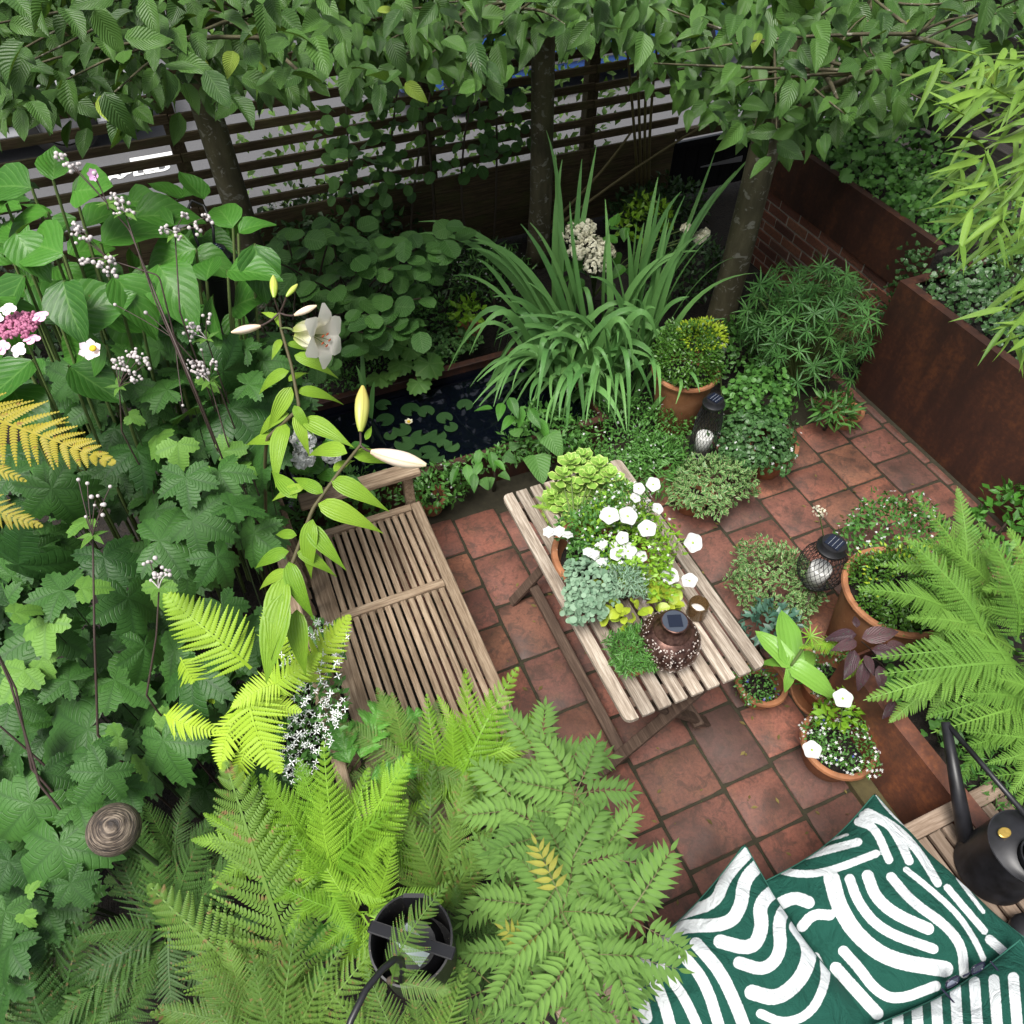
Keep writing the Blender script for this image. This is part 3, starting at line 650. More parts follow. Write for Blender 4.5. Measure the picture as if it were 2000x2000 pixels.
# ------------------------------------------------------------------ plant materials
m_horn = leafmat('hornbeam_leaf', (.014, .045, .009), (.072, .160, .028), .38, ('pin', 13, .55), (.12, .22, .06), .22, .5, vstr=.3)
m_hornY = leafmat('hornbeam_leaf_young', (.16, .26, .03), (.30, .40, .06), .42, ('pin', 13, .55), (.35, .45, .12), .25, .8)
m_hyd = leafmat('hydrangea_leaf', (.014, .068, .008), (.070, .22, .026), .38, ('pin', 7, .9), (.15, .30, .07), .2, .35, spots=((.12, .10, .03), 6, .73))
m_anem = leafmat('anemone_leaf', (.012, .050, .010), (.054, .148, .027), .42, ('palm', 6), (.012, .035, .012), .15, .7, nz=9, spec=.32, spots=((.10, .09, .025), 7, .72))
m_anemL = leafmat('anemone_leaf_young', (.065, .17, .022), (.14, .29, .045), .5, ('palm', 4), (.05, .13, .03), .2, .6, nz=9)
m_round = leafmat('round_leaf', (.020, .070, .016), (.075, .19, .036), .5, ('pin', 9, .6), (.14, .26, .09), .22, .6, spots=((.22, .13, .03), 3, .70))
m_bamb = leafmat('bamboo_leaf', (.034, .10, .010), (.17, .30, .036), .45, ('par', 9), (.33, .48, .12), .25, .25, spots=((.42, .36, .15), 5, .70))
m_iris = leafmat('iris_blade', (.060, .18, .045), (.17, .36, .10), .33, ('par', 7), (.12, .28, .09), .18, .4)
m_fern = leafmat('fern_green', (.060, .130, .022), (.145, .26, .042), .55, None, None, .22, .4, spots=((.22, .13, .055), 26, .60))
m_fernB = leafmat('fern_bright', (.095, .235, .014), (.225, .41, .032), .5, None, None, .25, .4)
m_fernL = leafmat('fern_lime', (.20, .36, .020), (.36, .52, .035), .5, None, None, .25, .4)
m_fernY = leafmat('fern_yellow', (.22, .20, .015), (.40, .33, .03), .55, None, None, .25, .4, spots=((.25, .11, .03), 25, .62))
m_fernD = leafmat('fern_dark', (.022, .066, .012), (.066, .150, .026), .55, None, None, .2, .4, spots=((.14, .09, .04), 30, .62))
m_fernR = leafmat('fern_right', (.075, .19, .025), (.17, .33, .050), .55, None, None, .22, .4, spots=((.25, .17, .05), 25, .72))
m_sorb = leafmat('sorbaria_leaf', (.095, .21, .045), (.21, .39, .085), .5, ('pin', 14, .5), (.26, .42, .13), .22, .7, spots=((.30, .28, .06), 5, .74))
m_sorbY = leafmat('sorbaria_yellow', (.33, .36, .05), (.46, .44, .09), .5, ('pin', 14, .5), (.5, .5, .15), .22, .7)
m_aca = leafmat('acanthus_leaf', (.055, .19, .028), (.12, .32, .05), .28, ('pin', 5, .8), (.25, .42, .14), .2, .6)
m_lily = leafmat('lily_leaf', (.09, .22, .012), (.25, .40, .035), .42, ('par', 7), (.20, .33, .05), .28, .5, spots=((.30, .20, .08), 9, .71))
m_stemP = plain('stem_purple', (.055, .035, .030), .6); m_stemG = plain('stem_green', (.11, .16, .045), .6); m_twig = plain('twig', (.06, .045, .03), .8); m_stemR = plain('stem_red', (.13, .105, .04), .6)
m_box = leafmat('box_leaf', (.020, .070, .010), (.085, .20, .025), .35, None, None, .15, .3)
m_boxY = leafmat('box_leaf_young', (.22, .36, .02), (.38, .48, .04), .4, None, None, .2, .3)
m_cover = leafmat('cover_leaf', (.028, .10, .018), (.095, .24, .045), .45, None, None, .2, .3)
m_ivy = leafmat('ivy_leaf', (.020, .065, .018), (.065, .15, .045), .35, ('palm', 5), (.15, .26, .10), .12, .4)
m_var = leafmat('variegated_leaf', (.045, .13, .035), (.11, .24, .065), .45, None, None, .18, .3, edge=(.40, .46, .21))
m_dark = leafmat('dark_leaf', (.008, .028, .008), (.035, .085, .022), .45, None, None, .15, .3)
m_hedge = leafmat('hedge_leaf', (.05, .13, .02), (.15, .28, .05), .45, None, None, .3, .3)
m_sedum = leafmat('sedum_leaf', (.12, .27, .035), (.24, .42, .07), .5, None, None, .15, .3, edge=(.50, .62, .18))
m_silver = leafmat('dichondra_leaf', (.095, .19, .11), (.24, .36, .24), .7, None, None, .1, .3)
m_begon = leafmat('begonia_leaf', (.22, .34, .025), (.40, .48, .05), .3, None, None, .2, .4, spots=((.38, .10, .04), 22, .66))
m_purple = leafmat('purple_leaf', (.045, .020, .030), (.10, .050, .055), .35, ('pin', 9, .8), (.025, .04, .03), .12, .6, spots=((.05, .09, .06), 14, .60))
m_limeL = leafmat('lime_leaf', (.085, .22, .012), (.22, .40, .03), .4, None, None, .22, .3)
m_white = N('white_petal'); m_white.base((.64, .65, .635)); m_white.rough(.6); _t = m_white.n('BsdfTranslucent'); _t.inputs[0].default_value = (.64, .66, .63, 1); _x = m_white.n('MixShader'); _x.inputs[0].default_value = .25; m_white.l(m_white.b.outputs[0], _x.inputs[1]); m_white.l(_t.outputs[0], _x.inputs[2]); m_white.l(_x.outputs[0], m_white.out.inputs[0]); m_white = m_white.mat
m_star = plain('star_petal', (.78, .79, .78), .6)
m_cream = plain('cream_petal', (.68, .66, .50), .6, noise=.15, nscale=80); m_pink = plain('pink_petal', (.80, .42, .60), .6, noise=.2, nscale=60); m_pinkL = plain('pale_pink_petal', (.82, .72, .76), .6)
m_mauve = plain('mauve_petal', (.55, .30, .52), .6, noise=.2); m_pinkD = plain('pink_floret', (.42, .14, .24), .7, noise=.5, nscale=300); m_yel = plain('yellow_stamen', (.75, .50, .03), .7); m_bud = plain('grey_pink_bud', (.50, .455, .45), .75, noise=.25, nscale=120)
m_blue = plain('blue_petal', (.05, .05, .38), .6); m_anther = plain('rust_anther', (.35, .06, .015), .7)
m_lilyw = N('lily_petal'); _uv = m_lilyw.n('SeparateXYZ'); m_lilyw.l(m_lilyw.coord('UV'), _uv.inputs[0]); m_lilyw.base(m_lilyw.ramp(_uv.outputs[1], [(.0, (.40, .48, .08)), (.35, (.74, .74, .52)), (.7, (.82, .78, .72))])); m_lilyw.rough(.5); _t = m_lilyw.n('BsdfTranslucent'); _t.inputs[0].default_value = (.85, .83, .7, 1); _x = m_lilyw.n('MixShader'); _x.inputs[0].default_value = .45; m_lilyw.l(m_lilyw.b.outputs[0], _x.inputs[1]); m_lilyw.l(_t.outputs[0], _x.inputs[2]); m_lilyw.l(_x.outputs[0], m_lilyw.out.inputs[0]); m_lilyw = m_lilyw.mat
def budmat(name, a, b, c):
    m = N(name); u = m.n('SeparateXYZ'); m.l(m.coord('UV'), u.inputs[0]); r = m.ramp(u.outputs[1], [(0, a), (.45, b), (1, c)]); w = m.math('ABSOLUTE', m.math('SUBTRACT', m.math('FRACT', m.math('MULTIPLY', u.outputs[0], 3)), .5))
    m.base(m.mix(m.ramp(w, [(0, .55), (.08, 0.0)]), r, (.25, .22, .05))); m.rough(.4); return m.mat
m_budG = budmat('lily_bud_green', (.30, .36, .05), (.48, .47, .12), (.50, .40, .10)); m_budP = budmat('lily_bud_pink', (.66, .48, .34), (.76, .62, .52), (.72, .58, .40)); m_budY = budmat('lily_bud_young', (.28, .42, .05), (.42, .52, .08), (.48, .52, .12))
# shared meshes
HORN = [leafT(.56, 9, 3, 'ovate', fd, c, pleat=.013, npl=8, serr=.035, wave=wv).mesh('leaf', m_horn) for c, fd, wv in ((.15, .25, 0), (.5, .4, .02), (-.2, .15, .03), (.8, .3, .02), (.2, .7, .01))]; HORNY = leafT(.52, 9, 3, 'ovate', .3, .25, pleat=.011, npl=8).mesh('leaf', m_hornY)
HYD = [leafT(.78, 9, 3, 'ovate', .3, c, wave=.03, serr=.02).mesh('leaf', m_hyd) for c in (.3, .75, -.15, .5)]
ANE = [palmT(s, droop=.15+.22*(s % 4), sinus=.42+.06*(s % 3)).mesh('leaf', m_anem) for s in range(8)]
ANEL = [palmT(20+s, lobes=((0, 1, 40), (75, .72, 45), (-75, .72, 45)), teeth=20, na=84, sinus=.55).mesh('leaf', m_anemL) for s in range(3)]
RND = [leafT(.86, 7, 3, 'round', .15, c, serr=.02).mesh('leaf', m_round) for c in (.1, .3, -.1)]
BAM = [leafT(.125, 7, 1, 'lance', .5, c).mesh('leaf', m_bamb) for c in (.2, .5, .0)]
FERN = {}
def ferns(key, mat, n=3, **kw):
    FERN[key] = [fernT(seed=s, arch=.2+.18*s, **kw).mesh('frond', mat) for s in range(n)]
ferns('green', m_fern, 3, npair=24, npin=23, W=.33, plump=.37); ferns('bright', m_fernB, 3, npair=22, npin=17, W=.29, plump=.37); ferns('lime', m_fernL, 3, npair=19, npin=17, W=.36, stalk=.06, plump=.42, gap=.5)
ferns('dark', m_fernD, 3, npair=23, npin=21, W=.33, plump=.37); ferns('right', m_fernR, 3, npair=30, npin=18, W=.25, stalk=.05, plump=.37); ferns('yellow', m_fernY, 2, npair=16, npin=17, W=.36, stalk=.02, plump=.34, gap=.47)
SORB = [pinnateT(seed=s, arch=.2+.25*s).mesh('leaf', [m_sorb, m_stemR]) for s in range(3)]; SORBY = pinnateT(npair=6, seed=9).mesh('leaf', [m_sorbY, m_stemR])
ACA = [acanthT(s).mesh('leaf', m_aca) for s in range(2)]
LILYL = [leafT(.27, 9, 2, 'lance', .35, c, wave=.03).mesh('leaf', m_lily) for c in (.35, .9, 1.5)]
tSM = [leafT(.55, 2, 1, 'ovate', .3, .2), leafT(.5, 2, 1, 'ell', .2, -.1)]; tRO = [diskT(8, .5, .2)]; tLN = [leafT(.22, 3, 1, 'lance', .4, .25)]; tIVY = [palmT(3, lobes=((0, 1, 48), (75, .75, 45), (-75, .75, 45)), teeth=0, na=20, rings=(0, .6, 1), ta=0, sinus=.5)]
tSTAR = [tjoin([leafT(.42, 2, 1, 'obov', .1, .2).xf(frame((0, 0, 0), (math.sin(a), math.cos(a), .15), (0, 0, 1), .5)) for a in [2*math.pi*k/5 for k in range(5)]])]
tSLIM = [tjoin([leafT(.30, 2, 1, 'ell', .1, .2).xf(frame((0, 0, 0), (math.sin(a), math.cos(a), .15), (0, 0, 1), .5)) for a in (0.3, 1.9, 3.5, 5.0)])]
STUFF = 'stuff'
m_stemL = plain('lily_stem', (.085, .072, .030), .6)
m_stemD = plain('stalk_green', (.03, .05, .018), .6)
# ------------------------------------------------------------------ hornbeam trees
def in_poly(x, y, poly):
    c = False; j = len(poly)-1
    for i in range(len(poly)):
        xi, yi = poly[i]; xj, yj = poly[j]
        if (yi > y) != (yj > y) and x < (xj-xi)*(y-yi)/(yj-yi)+xi: c = not c
        j = i
    return c
def sample_poly(poly, n, rng=random):
    xs = [p[0] for p in poly]; ys = [p[1] for p in poly]; out = []
    while len(out) < n:
        x = rng.uniform(min(xs), max(xs)); y = rng.uniform(min(ys), max(ys))
        if in_poly(x, y, poly): out.append((x, y))
    return out
tH = [leafT(.56, 5, 2, 'ovate', .25, c) for c in (.1, .35)]
def hornbeam(label, x, y, r, topz, poly, nfront, nback, d0, d1, px, limbs, outbox):
    t = thing('hornbeam_tree', label, 'tree', (x, y, 0), 'hornbeam trees')
    zz = [-.03, .1, .5, 1, 1.6, topz, topz+.5]; mb = MB()
    mb.tube([(x+.012*math.sin(3*z), y+.01*math.cos(2*z), z) for z in zz], [r*1.25, r*1.08, r, r*.96, r*.92, r*.85, r*.5], 16)
    part('trunk', mb.build('trunk', m_bark, True), t)
    pts = []
    for _ in range(nfront):
        (u, v), = sample_poly(poly, 1); d = random.uniform(d0, d1); p = Pd(u, v, d); s = random.uniform(.72, 1.12)*px*d0/FPX*KK
        me = random.choice(HORN) if random.random() > .025 else HORNY
        ang = -90+random.gauss(0, 38)+(18 if u < 900 else -14); part('leaf', me, t, aim(p, ang, s, .45, .42)); pts.append(p)
    Ms = []
    for _ in range(nback):
        (u, v), = sample_poly(poly, 1); d = random.uniform(d1*.95, d1*1.55); p = Pd(u, v-8, d)
        Ms.append(aim(p, -90+random.gauss(0, 50), random.uniform(.7, 1.1)*.155, .5, .4))
    (a0, b0, c0), (a1, b1, c1) = outbox      # unseen crown above and behind the view, added thick to shade the back
    for _ in range(2000):
        p = np.array([random.uniform(a0, a1), random.uniform(b0, b1), random.uniform(c0, c1)]); Ms.append(frame(p, (random.gauss(0, 1), random.gauss(0, 1), -.8), (random.gauss(0, .5), random.gauss(0, .5), 1), random.uniform(.10, .15)))
    part('foliage', scatter('foliage', tH, Ms, m_horn), t, kind=STUFF)
    mb = MB(); top = np.array([x, y, topz])
    for k in range(limbs//2):
        e = pts[(k*7) % len(pts)]; o = top+np.array([0, 0, random.uniform(-.25, .35)]); mid = (o+e)/2+np.array([0, 0, .18]); mb.tube(bez(o, mid, e, 9), np.linspace(r*.34, .006, 9), 6, 0, False)
        for q in range(4):
            e2 = pts[random.randrange(len(pts))]
            if np.linalg.norm(e2-e) < 1.1: mb.tube(bez(mid*.4+e*.6, (mid+e2)/2, e2, 6), np.linspace(.008, .003, 6), 4, 0, False)
    part('branch', mb.build('branch', m_bark, True), t)
    return t
POLA = [(-60, -90), (640, -90), (640, 120), (560, 150), (450, 190), (330, 175), (250, 215), (180, 225), (120, 200), (60, 195), (0, 230), (-60, 210)]
POLB = [(600, -90), (1250, -90), (1230, 60), (1130, 90), (1020, 60), (960, 130), (900, 165), (840, 130), (760, 160), (690, 150), (640, 130)]
POLC = [(1200, -90), (2000, -90), (2000, 150), (1800, 190), (1760, 230), (1690, 235), (1620, 250), (1560, 260), (1500, 285), (1440, 305), (1380, 240), (1320, 235), (1280, 190), (1230, 170), (1190, 60)]
hornbeam('hornbeam with dark trunk before the left part of the fence', .15, 4.85, .088, 1.75, POLA, 290, 420, 2.2, 3.1, 82, 9, ((-2.2, 3.6, 1.9), (1.2, 5.2, 2.9)))
hornbeam('hornbeam with a straight lichen-marked trunk in the middle of the fence', 2.26, 4.85, .082, 1.6, POLB, 295, 480, 2.5, 3.6, 68, 8, ((1.2, 4.1, 1.9), (3.2, 5.3, 2.8)))
hornbeam('hornbeam with pale mottled trunk beside the brick wall', 3.08, 3.53, .092, 1.45, POLC, 300, 900, 2.65, 3.5, 60, 10, ((2.5, 3.0, 1.8), (5.2, 5.3, 2.9)))
# ------------------------------------------------------------------ greenery beyond and on the fence
solo('street_hedge', scatter('street_hedge', tSM, [frame((random.uniform(.3, 3.4), 5.55+random.random()**2*.7, random.uniform(0, 1.55)), rquat(), (0, -.5, .8), random.uniform(.06, .11)) for _ in range(1500)], m_hedge), 'loose light green hedge seen through the fence slats', 'hedge', kind=STUFF)
ivm = thing('fence_creeper', 'dark creeper mounded at the far left end of the fence', 'creeper', (-1.6, 5, 0))
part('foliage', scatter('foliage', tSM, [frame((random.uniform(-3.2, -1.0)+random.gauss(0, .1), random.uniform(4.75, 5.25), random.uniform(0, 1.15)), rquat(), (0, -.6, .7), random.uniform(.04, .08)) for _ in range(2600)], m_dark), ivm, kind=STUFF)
cl = thing('climbing_shrub', 'round-leaved climber trained over the middle of the fence', 'climber', (1.5, 5.1, 0))
for u, v in sample_poly([(600, 190), (700, 150), (860, 170), (1000, 120), (1010, 260), (960, 300), (880, 330), (800, 330), (740, 430), (660, 440), (600, 300)], 230):
    p = Py(u, v, random.uniform(4.95, 5.2)); part('leaf', random.choice(RND), cl, aim(p, -90+random.gauss(0, 45), random.uniform(.065, .105), .35, .35))
stems('stem', cl, [bez((x, 5.15, 0), (x+random.uniform(-.2, .2), 5.1, .8), (x+random.uniform(-.5, .5), 5.15, 1.6), 8) for x in (.9, 1.05, 1.3, 1.5, 1.8, 2.0)], .010, m_twig)
bs = thing('bare_stem_shrub', 'thin bare brown stems of a shrub beside the black gate', 'shrub', (3.3, 4.7, 0))
stems('stem', bs, [bez(Pz(1205+i*7, 400, .0), Py(1200+i*6, 250, 4.75), Py(1180+i*22, 60-8*i, 4.7), 9) for i in range(4)]+[bez(Py(1000, 470, 4.9), Py(1150, 340, 4.8), Py(1330, 235, 4.7), 9), bez(Py(1030, 430, 4.9), Py(1130, 340, 4.8), Py(1190, 250, 4.75), 9)], .014, m_stemR)
rs = thing('round_leaf_shrub', 'spreading shrub with flat round green leaves behind the pond', 'shrub', (.3, 4.1, 0))
_seg = []
for u, v in sample_poly([(500, 440), (640, 415), (780, 440), (830, 420), (900, 430), (810, 510), (800, 570), (790, 640), (730, 640), (690, 650), (640, 690), (590, 700), (580, 640), (640, 600), (600, 560), (520, 520)], 210):
    d = random.uniform(4.0, 4.7); p = Pd(u, v, d); part('leaf', random.choice(RND), rs, aim(p, -80+random.gauss(0, 60), random.uniform(.10, .145), .75, .22))
    if random.random() < .2: _seg.append(up_stem((.5+random.uniform(-.3, .3), 4.3, 0), p))
stems('stem', rs, _seg, .008, m_twig)
# ------------------------------------------------------------------ hydrangea left
hy = thing('lacecap_hydrangea', 'tall hydrangea with large glossy leaves and a pink lacecap at the left edge', 'hydrangea', (-.9, 2.6, 0))
HL = [(60, 355, 110, 160, 2.6), (140, 360, 105, -10, 2.6), (100, 340, 70, 95, 2.62), (120, 480, 130, 150, 2.45), (215, 520, 110, -50, 2.5), (90, 400, 110, 200, 2.6), (30, 440, 90, -60, 2.5), (45, 520, 120, 230, 2.5), (120, 530, 105, -75, 2.4), (190, 460, 120, 30, 2.7), (300, 500, 120, -55, 2.6),
      (440, 430, 80, 120, 2.75), (480, 460, 95, -75, 2.7), (430, 510, 90, -5, 2.7), (390, 530, 75, 100, 2.7), (400, 560, 80, -60, 2.68), (450, 440, 60, 30, 2.75), (370, 470, 100, 200, 2.8), (350, 560, 110, -100, 2.8), (60, 680, 130, 240, 2.4), (200, 650, 115, 190, 2.5), (110, 600, 130, 25, 2.45), (270, 620, 110, 60, 2.7),
      (20, 730, 110, -60, 2.4), (130, 690, 100, -30, 2.5), (-10, 560, 110, -40, 2.45), (10, 380, 110, -90, 2.6), (250, 410, 110, 20, 2.9), (330, 430, 100, 170, 2.9), (300, 590, 100, -10, 2.9), (180, 590, 110, 10, 2.8), (70, 610, 110, 60, 2.7), (240, 560, 120, -90, 2.85), (380, 620, 110, -60, 2.9), (440, 580, 100, 10, 2.9), (160, 430, 100, 60, 2.85), (20, 480, 110, 100, 2.8)]
_seg = []
for x, y, s, a, d in HL:
    p = Pd(x, y, d); part('leaf', random.choice(HYD), hy, aim(p, a+random.uniform(-8, 8), 1.12*s/ppm(d), .55, .30)); _seg.append(up_stem((p[0]*.8-.25, p[1]*.9+.2, 0), p))
for i in range(60):
    u, v = random.uniform(-40, 480), random.uniform(360, 720); d = random.uniform(2.9, 3.4); p = Pd(u, v, d); part('leaf', random.choice(HYD), hy, aim(p, random.uniform(0, 360), random.uniform(.14, .2), .7, .3))
stems('stem', hy, _seg, .009, m_stemG)
tPET = tjoin([diskT(8, .55, .1).xf(frame((math.cos(a)*.5, math.sin(a)*.5, .05), (-math.sin(a), math.cos(a), .1), (math.cos(a)*.2, math.sin(a)*.2, 1), 1.0)) for a in (0.3, 1.87, 3.44, 5.0)])
fh = Pd(35, 610, 2.2); Ms = []
for _ in range(420):
    r = .06*math.sqrt(random.random()); a = random.uniform(0, 6.28); Ms.append(frame(fh+_R*r*math.cos(a)+nrm(np.cross(ZUP, _R))*r*math.sin(a)+ZUP*(.015*random.random()-.25*r*r/.06), rquat(), ZUP, random.uniform(.004, .007)))
part('flower_head', scatter('flower_head', ballT(5, 3), Ms, m_pinkD), hy, kind=STUFF)
_bl = tPET.mesh('bloom', m_pink); _bl2 = tPET.mesh('bloom', m_pinkL)
for i, (x, y) in enumerate(((15, 583), (76, 597), (35, 660), (5, 655), (-10, 600), (60, 640))): part('bloom', _bl if i % 2 else _bl2, hy, aim(Pd(x, y, 2.18), random.uniform(0, 360), .0235, .5, .2))
stems('flower_stem', hy, [up_stem(Pz(120, 900, .0)*.6, fh-ZUP*.01)], .006, m_stemG)
# ------------------------------------------------------------------ japanese anemones
AN = {'upper': [(zA, 2.75, [(430, 900, 240, -110), (560, 810, 200, -20), (700, 830, 180, -60), (860, 640, 210, 100), (960, 530, 190, 70), (1000, 760, 300, -50), (1200, 760, 300, -10), (1240, 960, 330, -40), (1430, 1150, 320, -80), (740, 1190, 330, -90), (620, 1070, 240, -110), (820, 940, 170, -30), (1050, 960, 210, -60), (1000, 1300, 230, -90), (1330, 640, 130, 150), (1420, 700, 180, 10), (90, 1200, 260, -90), (330, 1300, 220, 180), (380, 800, 190, 150), (520, 940, 180, 210), (900, 860, 200, 200), (760, 720, 200, 160), (1120, 640, 180, 40), (1340, 830, 200, 20), (640, 700, 170, 120), (1150, 1080, 240, -120), (560, 1290, 240, -150), (860, 1060, 190, -60), (1300, 1230, 230, -60), (200, 1150, 220, 200)])],
      'lower': [(zB, 2.4, [(280, 150, 320, -60), (60, 80, 230, 180), (1000, 90, 230, -80), (1370, 390, 290, -100), (1040, 320, 290, -20), (860, 430, 320, 20), (1170, 520, 270, -50), (1010, 570, 290, -20), (560, 520, 330, -70), (100, 560, 420, 5), (690, 740, 360, -85), (230, 930, 330, -100), (940, 1020, 270, 190), (1270, 990, 260, 0), (1050, 1130, 320, -80), (470, 1450, 440, -150), (160, 1080, 220, -120), (620, 1180, 300, -30), (370, 1180, 260, 180), (780, 1000, 240, -90), (1250, 240, 240, 0), (1200, 780, 220, -60), (330, 700, 260, 200), (850, 1300, 260, 200), (1000, 1420, 260, -40), (60, 1300, 260, -90), (480, 1000, 250, -100), (1180, 60, 260, -60)]), (zC, 2.15, [(170, 470, 420, -140), (320, 690, 420, -80), (60, 600, 200, -60), (50, 780, 220, -110), (250, 1030, 280, -60), (880, 130, 360, -60), (680, 380, 220, -70), (60, 1230, 230, -80), (560, 300, 240, -120), (100, 200, 260, 170), (120, 950, 240, -160), (30, 1050, 240, -90), (420, 470, 240, 10), (60, 1400, 260, -60), (150, 1180, 240, -120), (380, 900, 220, -60), (20, 900, 240, -100), (230, 300, 260, -100), (480, 200, 240, -60)])]}
YOUNG = [(zA, 2.65, [(850, 1110, 200, -70), (960, 1150, 200, -80), (1200, 1190, 200, 20), (1160, 1310, 130, -120), (1290, 1290, 160, -20), (1110, 800, 130, -60), (700, 1000, 110, -30)]), (zB, 2.2, [(440, 690, 220, 20), (250, 870, 240, -80), (80, 820, 210, 60), (640, 1490, 190, -150), (850, 1420, 200, 0), (760, 1620, 170, -90), (470, 320, 200, -100), (850, 670, 180, -90), (130, 1130, 230, -110), (220, 1080, 160, -60)]), (zC, 2.05, [(90, 1010, 100, 80), (150, 950, 90, 60), (130, 1070, 120, -60)])]
anu = thing('anemone_upper', 'x', 'anemone', (-.4, 2.4, 0)); anl = thing('anemone_lower', 'x', 'anemone', (-.6, 1.5, 0))
anu.name = 'anemone_plant'; WM[anu.name] = Matrix.Translation((-.4, 2.4, 0)); anl.name = 'anemone_plant.001'; WM[anl.name] = Matrix.Translation((-.6, 1.5, 0))
anu['label'] = 'Japanese anemone clump with sprays of grey buds beside the pond'; anl['label'] = 'large-leaved Japanese anemone clump filling the lower left foreground'; anu['group'] = anl['group'] = 'Japanese anemones'
def ane_leaf(par, zf, d, it, meshes, seg, k=.78):
    x, y, s, a = it; u, v = zf(x, y); dd = d+random.uniform(-.12, .12); p = Pd(u, v, dd); sz = s*.35/ppm(dd)*k
    part('leaf', random.choice(meshes), par, aim(p, a+random.uniform(-10, 10), sz*random.uniform(.85, 1.15), .6, .34)); b = np.array([p[0]*.85-.12, p[1]*.92+.15, 0]); seg.append(up_stem(b, p-np.array([0, 0, .004]), .5))
for par, key in ((anu, 'upper'), (anl, 'lower')):
    seg = []
    for zf, d, its in AN[key]:
        for it in its: ane_leaf(par, zf, d, it, ANE, seg)
    for zf, d, its in YOUNG:
        if (zf is zA) == (key == 'upper'):
            for it in its: ane_leaf(par, zf, d, it, ANEL, seg, .74)
    for i in range(120):       # leaves lower in the clump
        if key == 'upper': u, v, d = random.uniform(60, 560), random.uniform(640, 960), random.uniform(2.95, 3.4)
        else: u, v, d = random.uniform(-40, 520), random.uniform(930, 1760), random.uniform(2.6, 3.1)
        if key == 'lower' and v > 1560 and u > 200: u = random.uniform(-40, 200)
        p = Pd(u, v, d); part('leaf', random.choice(ANE), par, aim(p, random.uniform(0, 360), random.uniform(.10, .14), .75, .3))
    if key == 'lower':
        for i in range(60): p = Pd(random.uniform(-70, 90), random.uniform(900, 1700), random.uniform(2.5, 2.9)); part('leaf', random.choice(ANE), par, aim(p, random.uniform(0, 360), random.uniform(.09, .14), .7, .3))
    stems('leaf_stalk', par, seg[::2], .003, m_stemD, 5)
BUD = ballT(8, 6).mesh('bud', m_bud); tBR = leafT(.4, 4, 1, 'lance', .3, .2)
def smooth(P):
    for _ in range(2):
        Q = [P[0]]
        for i in range(len(P)-1): Q += [P[i]*.75+P[i+1]*.25, P[i]*.25+P[i+1]*.75]
        P = Q+[P[-1]]
    return P
def spray(par, stem_px, buds, d, bract=True, r=.0032, nb=8):
    P = [Pd(x, y, dd) for x, y, dd in stem_px]; pts = []
    for i in range(len(P)-1): pts += [P[i]*(1-t)+P[i+1]*t for t in np.linspace(0, 1, 6)[:(-1 if i < len(P)-2 else None)]]
    g = np.array([P[0][0]*.9-.05, P[0][1], 0]); pts = smooth([g]+pts)
    stems('flower_stem', par, [pts], r, m_stemP)
    tp = P[-1]
    for x, y, s in buds:
        q = Pd(x, y, d+random.uniform(-.02, .02)); seg = bez(tp, (tp+q)/2+ZUP*.012, q, 5); part('flower_stem', MB().tube(seg, .0015, 5, 0, False).build('flower_stem', m_bud if np.linalg.norm(q-tp) < .05 else m_stemP, True), par)
        for k in range(nb if s < 0 else 1):
            o = np.array([random.gauss(0, 1) for _ in range(3)])*(.009 if s < 0 else 0); part('bud', BUD, par, frame(q+o, rquat(), ZUP, random.uniform(.0042, .0072)))
    if bract: part('bract', scatter('bract', tBR, [frame(tp, (math.cos(a), math.sin(a), random.uniform(-.2, .4)), ZUP, random.uniform(.03, .055)) for a in (.2, 1.5, 2.9, 4.1, 5.3)], m_anemL), par)
sp = lambda zf, pts, d: [(*zf(x, y), d) for x, y in pts]
spray(anu, sp(zA, [(1040, 830), (900, 500), (700, 0), (560, -270)], 2.3)[:3]+[(203, 385, 2.25)], [(118, 298, -1), (137, 312, -1), (178, 327, 1), (128, 308, 1)], 2.22, r=.0038)
spray(anu, [(350, 700, 2.4), (290, 560, 2.3), (235, 400, 2.25)], [(230, 380, -1), (245, 405, -1), (215, 372, -1), (225, 395, -1)], 2.25)
spray(anu, [(330, 640, 2.4), (300, 520, 2.3), (205, 490, 2.25)], [(150, 440, -1), (165, 490, -1), (190, 500, -1), (215, 490, -1), (160, 455, -1), (210, 515, -1), (145, 425, -1)], 2.22)
spray(anu, [(340, 600, 2.4), (330, 440, 2.35)], [(310, 432, -1), (350, 405, -1), (372, 430, -1), (395, 408, -1), (335, 438, -1)], 2.33)
spray(anu, [(230, 820, 2.5), (225, 730, 2.4)], [(230, 680, -1), (250, 665, -1), (265, 675, -1), (245, 700, -1), (220, 690, -1), (280, 685, -1), (255, 720, -1)], 2.38)
spray(anu, [(430, 840, 2.6), (395, 720, 2.5)], [(370, 690, -1), (385, 700, -1), (400, 685, -1), (375, 705, -1), (360, 685, -1), (380, 660, 1)], 2.48)
spray(anu, [(410, 700, 2.6), (390, 640, 2.5)], [(360, 615, -1), (390, 600, -1), (362, 632, -1), (372, 620, -1)], 2.48)
spray(anu, [(420, 740, 2.55), (330, 640, 2.45)], [(275, 590, 1), (217, 575, 1), (345, 765, 1)], 2.42, False)
spray(anl, [(185, 1400, 2.2), (178, 1200, 2.05), (175, 1010, 2.0)], [(148, 905, 1), (165, 912, 1), (208, 918, 1), (180, 945, -1), (162, 975, 1), (195, 960, -1)], 1.98, r=.0042, nb=3)
